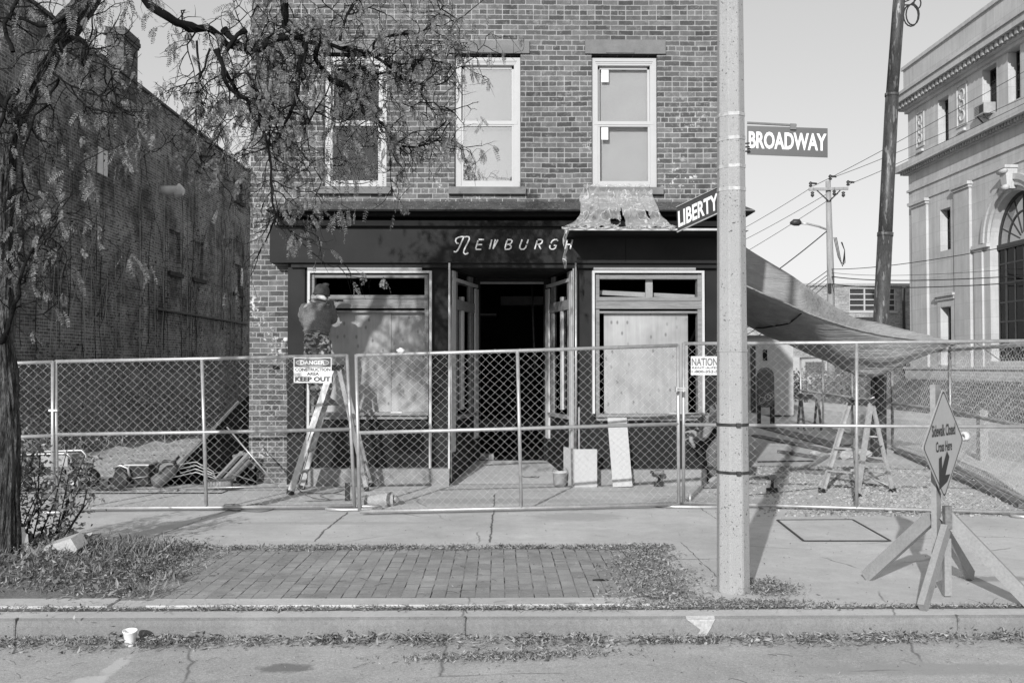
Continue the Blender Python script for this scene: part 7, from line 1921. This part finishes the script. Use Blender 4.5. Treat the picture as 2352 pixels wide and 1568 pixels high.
# roll of plastic lying behind the fence
rl = empty("plastic_roll", G(872, 1158), "pale roll of ribbed tubing lying behind the fence by the ladder", "roll")
a, b = G(836, 1150, .06), G(903, 1146, .075); q = MB(); pts = [a.lerp(b, i/36) for i in range(37)]; q.tube(pts, [(.050+.035*min(1, i/22))+(.007 if i % 2 else 0) for i in range(37)], 14); q.build("ribbed_tube", M("dusty plastic", .33, .6, .2, 20, 60, .1, .1), rl)
q = MB(); q.tube([b, b+Vector((.03, .01, 0)), b+Vector((.07, .02, -.03))], [.05, .04, .02], 8); q.build("hose_end", m_galv, rl)
q = MB(); q.box(G(792, 1150).x, G(798, 1150).x+.03, G(792, 1150).y, G(792, 1150).y+.02, 0, .22); q.build("black_stake", m_rubber, None, "short black stake standing at the fence joint behind the ladder", "stake")
# small timber offcuts in the doorway
q = MB(); q.box(xx(1100, 15.6), xx(1122, 15.6), 15.6, 15.8, .2, .24); q.box(xx(1102, 15.6), xx(1124, 15.6), 15.62, 15.8, .243, .285); q.box(xx(1120, 15.5), xx(1134, 15.5), 15.53, 15.7, .2, .29); q.build("timber_offcuts", m_woodl, None, "small stack of timber offcuts on the doorway floor", "offcuts")
def coil(name, lab, pts_px, r=.006, mat=None, z=.01, grp=None):
    pts = [G(x, y, z) for x, y in pts_px]; o = [interp(pts, i/(len(pts)*6)) for i in range(len(pts)*6+1)]; q = MB(); q.tube(o, r, 5); return q.build(name, mat or m_cord, None, lab, "cord", grp)
coil("extension_cord", "long dark cord running across the paving from the doorway to the ladder", [(1150, 1066), (1110, 1080), (1040, 1098), (930, 1108), (830, 1112), (780, 1118), (740, 1108), (700, 1112), (690, 1128), (760, 1132), (800, 1120)])
coil("extension_cord", "looped cord lying left of the tall ladder", [(700, 1135), (730, 1145), (790, 1146), (800, 1138), (760, 1132), (735, 1138), (760, 1148), (700, 1150)], .005)
coil("extension_cord", "small cord rings on the sidewalk left of the brick pier", [(500, 1192-30), (508, 1168), (540, 1172), (560, 1166), (545, 1158), (515, 1159), (530, 1170), (600, 1174), (630, 1166), (600, 1157), (565, 1160), (560, 1168)], .005)
coil("extension_cord", "coiled cord on the doorway ramp", [(1250, 1075), (1235, 1092), (1205, 1095), (1195, 1086), (1215, 1078), (1240, 1084), (1230, 1096), (1180, 1080), (1150, 1085)], .006, z=.06)
coil("extension_cord", "thin cord across the gravel right of the concrete pole", [(1720, 1136), (1790, 1130), (1860, 1122), (1930, 1118), (1980, 1121), (2060, 1128)], .006)

# ================================================================ left lot: machines, ramp, timber
# portable compressor or generator
GY = 13.45
ge = empty("wheeled_generator", (P(115, 1120, GY).x, GY, 0.01), "wheeled contractor's generator with tube frame and tank behind the left fence", "generator")
Xa, Xb = xx(46, GY), xx(182, GY); zt_ = zz(1036, GY)
q = MB()
for yy in (GY-.22, GY+.25):
    q.tube([(Xa, yy, .12), (Xa, yy, zt_-.05), (Xa+.04, yy, zt_-.02), (Xb-.06, yy, zt_), (Xb, yy, zt_-.06), (Xb+.02, yy, .12), (Xa, yy, .12)], .014, 8)
q.tube([(Xa, GY-.22, .12), (Xa, GY+.25, .12)], .014, 6); q.tube([(Xb, GY-.22, .12), (Xb, GY+.25, .12)], .014, 6); q.build("tube_frame", m_galv, ge)
q = MB(); q.box(Xa+.38, Xb-.06, GY-.19, GY+.22, zt_-.18, zt_-.03); q.build("fuel_tank", M("tank grey", .30, .45, .1, 6, 40, .1, .1), ge)
q = MB(); q.box(Xa+.42, Xb-.10, GY-.18, GY+.2, .22, zt_-.19); q.tube([(Xb-.16, GY-.12, .36), (Xb-.16, GY+.15, .36)], .12, 14); q.build("engine", m_rubber, ge)
q = MB(); q.tube([(Xa+.1, GY-.2, .30), (Xa+.40, GY-.2, .30)], [.10, .10], 14); q.blob((Xa+.24, GY-.05, .5), .12, .12, .08, 8, 6, .1); q.box(Xa+.05, Xa+.3, GY-.15, GY+.1, .45, .5); q.build("alternator", M("cast metal", .10, .5, .2, 20, 60, .2, .2, metal=.3), ge)
for (wx, wy) in ((xx(176, GY-.2), GY-.26), (xx(176, GY-.2), GY+.28), (xx(75, GY), GY-.26)):
    q = MB(); q.lathe((wx, wy-.04, .135), [(0, 0), (.06, 0), (.07, .01), (.12, .0), (.135, .02), (.135, .06), (.12, .08), (0, .08)], 20, axis=(0, 1, 0), smooth=False); wh = q.build("wheel", m_rubber, ge)
    q = MB(); q.lathe((wx, wy-.046, .135), [(0, 0), (.03, 0), (.032, .008)], 14, axis=(0, 1, 0), smooth=False); q.build("rim", m_galv, wh)
q = MB()
for k in range(3): q.tube([(Xb-.05+.02*k, GY-.2, zt_-.1), (Xb+.06+.03*k, GY-.24, .45), (Xb+.16+.05*k, GY-.26, .16), (Xb+.35+.1*k, GY-.28, .04), (Xb+.6+.1*k, GY-.2, .03)], .012-.002*k, 6)
q.build("hose", m_rubber, ge)
# cube-shaped heater / compressor
HY = 13.6
he = empty("wheeled_machine", (xx(305, HY), HY, .01), "squat black wheeled machine with curved tube handle on the gravel", "machine")
Xa, Xb = xx(262, HY), xx(343, HY); zt_ = zz(1066, HY)
q = MB(); q.box(Xa+.22, Xb, HY, HY+.35, .06, zt_-.012); q.build("casing", m_rubber, he)
q = MB(); q.box(Xa+.15, Xb+.01, HY-.02, HY+.37, zt_-.010, zt_+.01); q.build("lid", m_galv, he)
q = MB(); q.tube([(Xa+.02, HY-.05, zt_-.03), (Xa+.12, HY-.05, zt_), (Xa+.22, HY-.05, zt_-.04), (Xa+.24, HY-.05, .16)], .018, 8); q.tube([(Xa+.24, HY-.03, .14), (Xb, HY-.03, .17)], .008, 5); q.build("handle", m_galv, he)
q = MB(); q.lathe((Xa+.12, HY-.12, .13), [(0, 0), (.09, .0), (.12, .02), (.12, .07), (.09, .09), (0, .09)], 20, axis=(.4, 1, 0), smooth=False); q.build("wheel", m_dkmetal, he)
q = MB(); q.blob((Xa+.1, HY+.05, .22), .10, .1, .11, 8, 6, .15); q.tube([(Xa-.05, HY, .1), (Xa+.15, HY, .09)], .05, 8); q.build("motor", m_dkmetal, he)
# cylindrical tank with gooseneck hose
ty = empty("gas_cylinder", (xx(372, 13.6), 13.6, .01), "tipped grey cylinder with curved hose between the black machine and the ramp", "cylinder")
q = MB(); a, b = P(352, 1112, 13.55), P(400, 1075, 13.75); q.tube([a, a.lerp(b, .1), a.lerp(b, .85), b, b+(b-a).normalized()*.06], [.04, .095, .095, .06, .03], 18); q.build("shell", M("cylinder grey", .11, .5, .15, 8, 50, .1, .1), ty)
q = MB(); q.tube([P(360, 1085, 13.5), P(364, 1066, 13.5), P(378, 1058, 13.5), P(398, 1060, 13.5), P(405, 1066, 13.5)], .022, 8); q.tube([P(398, 1064, 13.5), P(405, 1055, 13.5), P(412, 1048, 13.5)], .018, 7); q.build("hose", m_dkmetal, ty)
# black sheet / ramp leaning against the brick pier
q = MB()
T = [P(372, 1118, 13.75), P(566, 908, 14.7), P(572, 915, 14.75), P(576, 1112, 14.1), P(420, 1122, 13.8)]
rows = []
for i in range(25):
    s_ = i/24; tp_ = P(372, 1116, 13.75).lerp(P(576, 898, 14.6), s_); lo = P(400, 1121, 13.95).lerp(P(590, 1112, 14.05), s_); row = []
    for j in range(13):
        u_ = j/12; p = tp_.lerp(lo, u_); p.y += .10*noise.noise(Vector((s_*5, u_*3, 0)))+.05*math.sin(s_*9+u_*8)*u_; row.append(p)
    rows.append(row)
q.grid(rows); bs_ = q.build("black_sheet", m_blackplastic, None, "black plastic sheet stretched slanting against the brick pier", "sheet")
bs_.modifiers.new("th", 'SOLIDIFY').thickness = .006
q = MB(); q.beam(P(368, 1112, 13.72), P(548, 922, 14.5), .03, .03); q.build("slanting_board", m_oldwood, None, "slanting board along the edge of the black plastic sheet", "board")
for k, (a, b, w_, lab) in enumerate((((492, 1106, 13.55), (556, 1038, 13.95), .05, "uppermost pale timber offcut leaning by the brick pier"), ((506, 1112, 13.5), (573, 1040, 13.9), .055, "second timber offcut leaning by the brick pier, nearest the corner"), ((518, 1116, 13.45), (573, 1058, 13.85), .05, "lowest grey timber offcut leaning by the brick pier"), ((470, 1112, 13.4), (540, 1098, 13.6), .07, "short thick timber lying before the black sheet"), ((535, 1048, 13.9), (565, 1040, 13.9), .05, "stubby timber end lying across the leaning offcuts"))):
    q = MB(); q.beam(P(*a), P(*b), w_, w_*.8); q.build("timber_offcut", m_woodl if k in (0, 1) else m_oldwood, None, lab, "timber", "timber offcuts by the brick pier")
q = MB(); q.tube([P(521, 980, 13.35), P(637, 1116, 13.2)], .011, 8); q.tube([P(637, 1116, 13.2), P(420, 1121, 13.3)], .011, 8); q.build("angle_rod", m_galv, None, "bent pale metal rod leaning across the brick pier", "rod")
q = MB(); c_ = P(480, 1108, 13.35); q.tube([c_+Vector((0, 0, -.03)), c_+Vector((.30, 0, -.01))], [.07, .075], 12)
for k in range(8): q.tube([c_+Vector((-.02+.04*k, .075*math.cos(t*.7), .075*math.sin(t*.7)-.02)) for t in range(10)], .006, 4)
q.tube([c_, c_+Vector((-.1, 0, -.05)), c_+Vector((-.05, 0, .1)), c_+Vector((.2, 0, .15)), c_+Vector((.6, .1, .0)), c_+Vector((.9, .1, -.03))], .006, 5); q.build("hose_reel", M("hose grey", .22, .7), None, "pale bundle of coiled hose on the ground before the black sheet", "hose bundle")
q = MB()
for k in range(4): q.tube([P(405+rt.uniform(-20, 20), 1066+10*k, 13.4), P(450, 1060+8*k, 13.4), P(490, 1082+5*k, 13.4), P(500+k*6, 1112, 13.4)], .006, 5)
q.build("loose_cable", m_galv, None, "loose thin cables arching in front of the black sheet", "cable")

# ================================================================ right side: rubble, boards, far things
q = MB()
def rb(x, y, z=0.0): return G(x, y, z)
bd = [((1730, 1000), (2020, 1062), .30, "long dark board lying behind the short ladder", m_oldwood), ((1735, 975), (1960, 1035), .5, "dark plywood sheet lying far behind the concrete pole", m_dkmetal), ((1835, 1085), (1925, 1092), .12, "short dark beam on the rubble left of the short ladder", m_oldwood), ((1850, 1078), (1902, 1050), .08, "pale offcut leaning over the rubble pile", m_woodl), ((1740, 1062), (1870, 1060), .04, "thin iron bar lying on the paving edge", m_dkmetal), ((2060, 1040), (2352, 1168), .12, "long timber sleeper along the foot of the side fence", m_oldwood), ((1790, 1040), (1880, 1055), .10, "round pipe lying on the gravel by the paving edge", m_oldwood), ((2030, 1128), (2075, 1124), .05, "small pale lath on the gravel right of the short ladder", m_woodl), ((1900, 1100), (2010, 1118), .06, "grey lath under the short ladder", m_oldwood)]
for (a, b, w_, lab, mt) in bd:
    q = MB(); A_, B_ = rb(*a), rb(*b); h_ = .018 if w_ > .25 else min(w_*.5, .05); A_.z = B_.z = h_/2+.008; q.beam(A_, B_, w_, h_); q.build("board", mt, None, lab, "board", "boards and bars on the ground at the right")
for i, (x, y, r_, lab) in enumerate(((1873, 1044, .10, "pale cylindrical block on the rubble"), (1912, 1046, .09, "small white lump of rubble beside the pale cylindrical block"), (1945, 1055, .22, "flat broken paving slab behind the short ladder"), (1985, 1048, .16, "tilted broken slab right of the flat one"), (1826, 1036, .08, "dark lump of rubble near the paving edge"))):
    q = MB(); c_ = rb(x, y); q.blob(c_+Vector((0, 0, r_*.35)), r_, r_*.8, r_*.4, 8, 5, .22); q.build("concrete_lump", m_chunk, None, lab, "rubble", "lumps of rubble at the right")
# A-frame barricade and timber bollard across the fence
BYY = 26.0; bf = empty("barricade", (xx(1845+150, BYY), BYY, 0), "small A-frame barricade on the side street behind the fence", "barricade")
bf.location.x = xx(1858, BYY)
for sx in (-.22, .22):
    for sy in (-.3, .3):
        q = MB(); q.beam((bf.location.x+sx+.18*(1 if sx > 0 else -1)*0, BYY+sy, 0), (bf.location.x+sx, BYY, .95), .06, .03); q.build("leg", m_oldwood, bf)
q = MB(); q.box(bf.location.x-.3, bf.location.x+.3, BYY-.05, BYY-.02, .8, .92); q.build("rail", m_oldwood, bf)
q = MB(); PBY = 17.5; X_ = xx(2254, PBY); q.box(X_-.07, X_+.07, PBY-.07, PBY+.07, -.15, zz(942, PBY)); q.build("timber_bollard", m_woodl, None, "square timber bollard beyond the side fence", "bollard")
q = MB(); c_ = P(2212, 1002, 11.6); q.lathe(c_, [(.03, 0), (.055, 0), (.06, .01), (.06, .05), (.03, .05)], 16, axis=(1, .3, 0)); q.build("tape_roll", m_signwhite, None, "small pale tape roll hung on the fence behind the diamond sign", "tape roll")
# small things on the front paving
q = MB(); c_ = G(1376, 1331, .012); q.tube([c_+Vector((-.05, 0, 0)), c_, c_+Vector((.05, .005, 0))], [.006, .010, .008], 6); q.tube([c_+Vector((.05, .005, 0)), c_+Vector((.07, -.01, 0))], .005, 5); q.build("lost_glove", m_rubber, None, "small dark scrap of rubbish lying on the brick pavers", "scrap")
q = MB(); c_ = G(488, 1322, .006); q.box(c_.x-.02, c_.x+.02, c_.y, c_.y+.01, .004, .01); q.build("leaf_scrap", m_dkmetal, None, "tiny dark chip lying on the sidewalk before the left fence", "scrap")
# far parked van and van-like white shape beyond the fence
VYY = 52.0; vn = empty("parked_van", (xx(2020-5, VYY), VYY, -.1), "white van parked far away beyond the side fence", "van")
vn.location = (xx(1876, VYY), VYY, -.1); X_ = vn.location.x
q = MB(); q.prism([(X_-1.9, VYY, .3), (X_+2.0, VYY, .3), (X_+2.2, VYY, .7), (X_+2.1, VYY, 1.1), (X_+1.6, VYY, 1.25), (X_+1.0, VYY, 2.05), (X_+.7, VYY, 2.15), (X_-1.9, VYY, 2.15)], (0, 1.8, 0)); q.build("body", m_white, vn)
q = MB(); q.prism([(X_+.55, VYY-.01, 1.25), (X_+1.45, VYY-.01, 1.25), (X_+.95, VYY-.01, 1.95), (X_+.55, VYY-.01, 1.95)], (0, .005, 0)); q.box(X_-.6, X_+.4, VYY-.01, VYY-.004, 1.25, 1.9); q.build("window", m_dkmetal, vn)
for dx in (-1.2, 1.4):
    q = MB(); q.lathe((X_+dx, VYY-.05, .25), [(0, 0), (.34, 0), (.36, .03), (.36, .2), (0, .2)], 16, axis=(0, 1, 0)); q.build("wheel", m_rubber, vn)
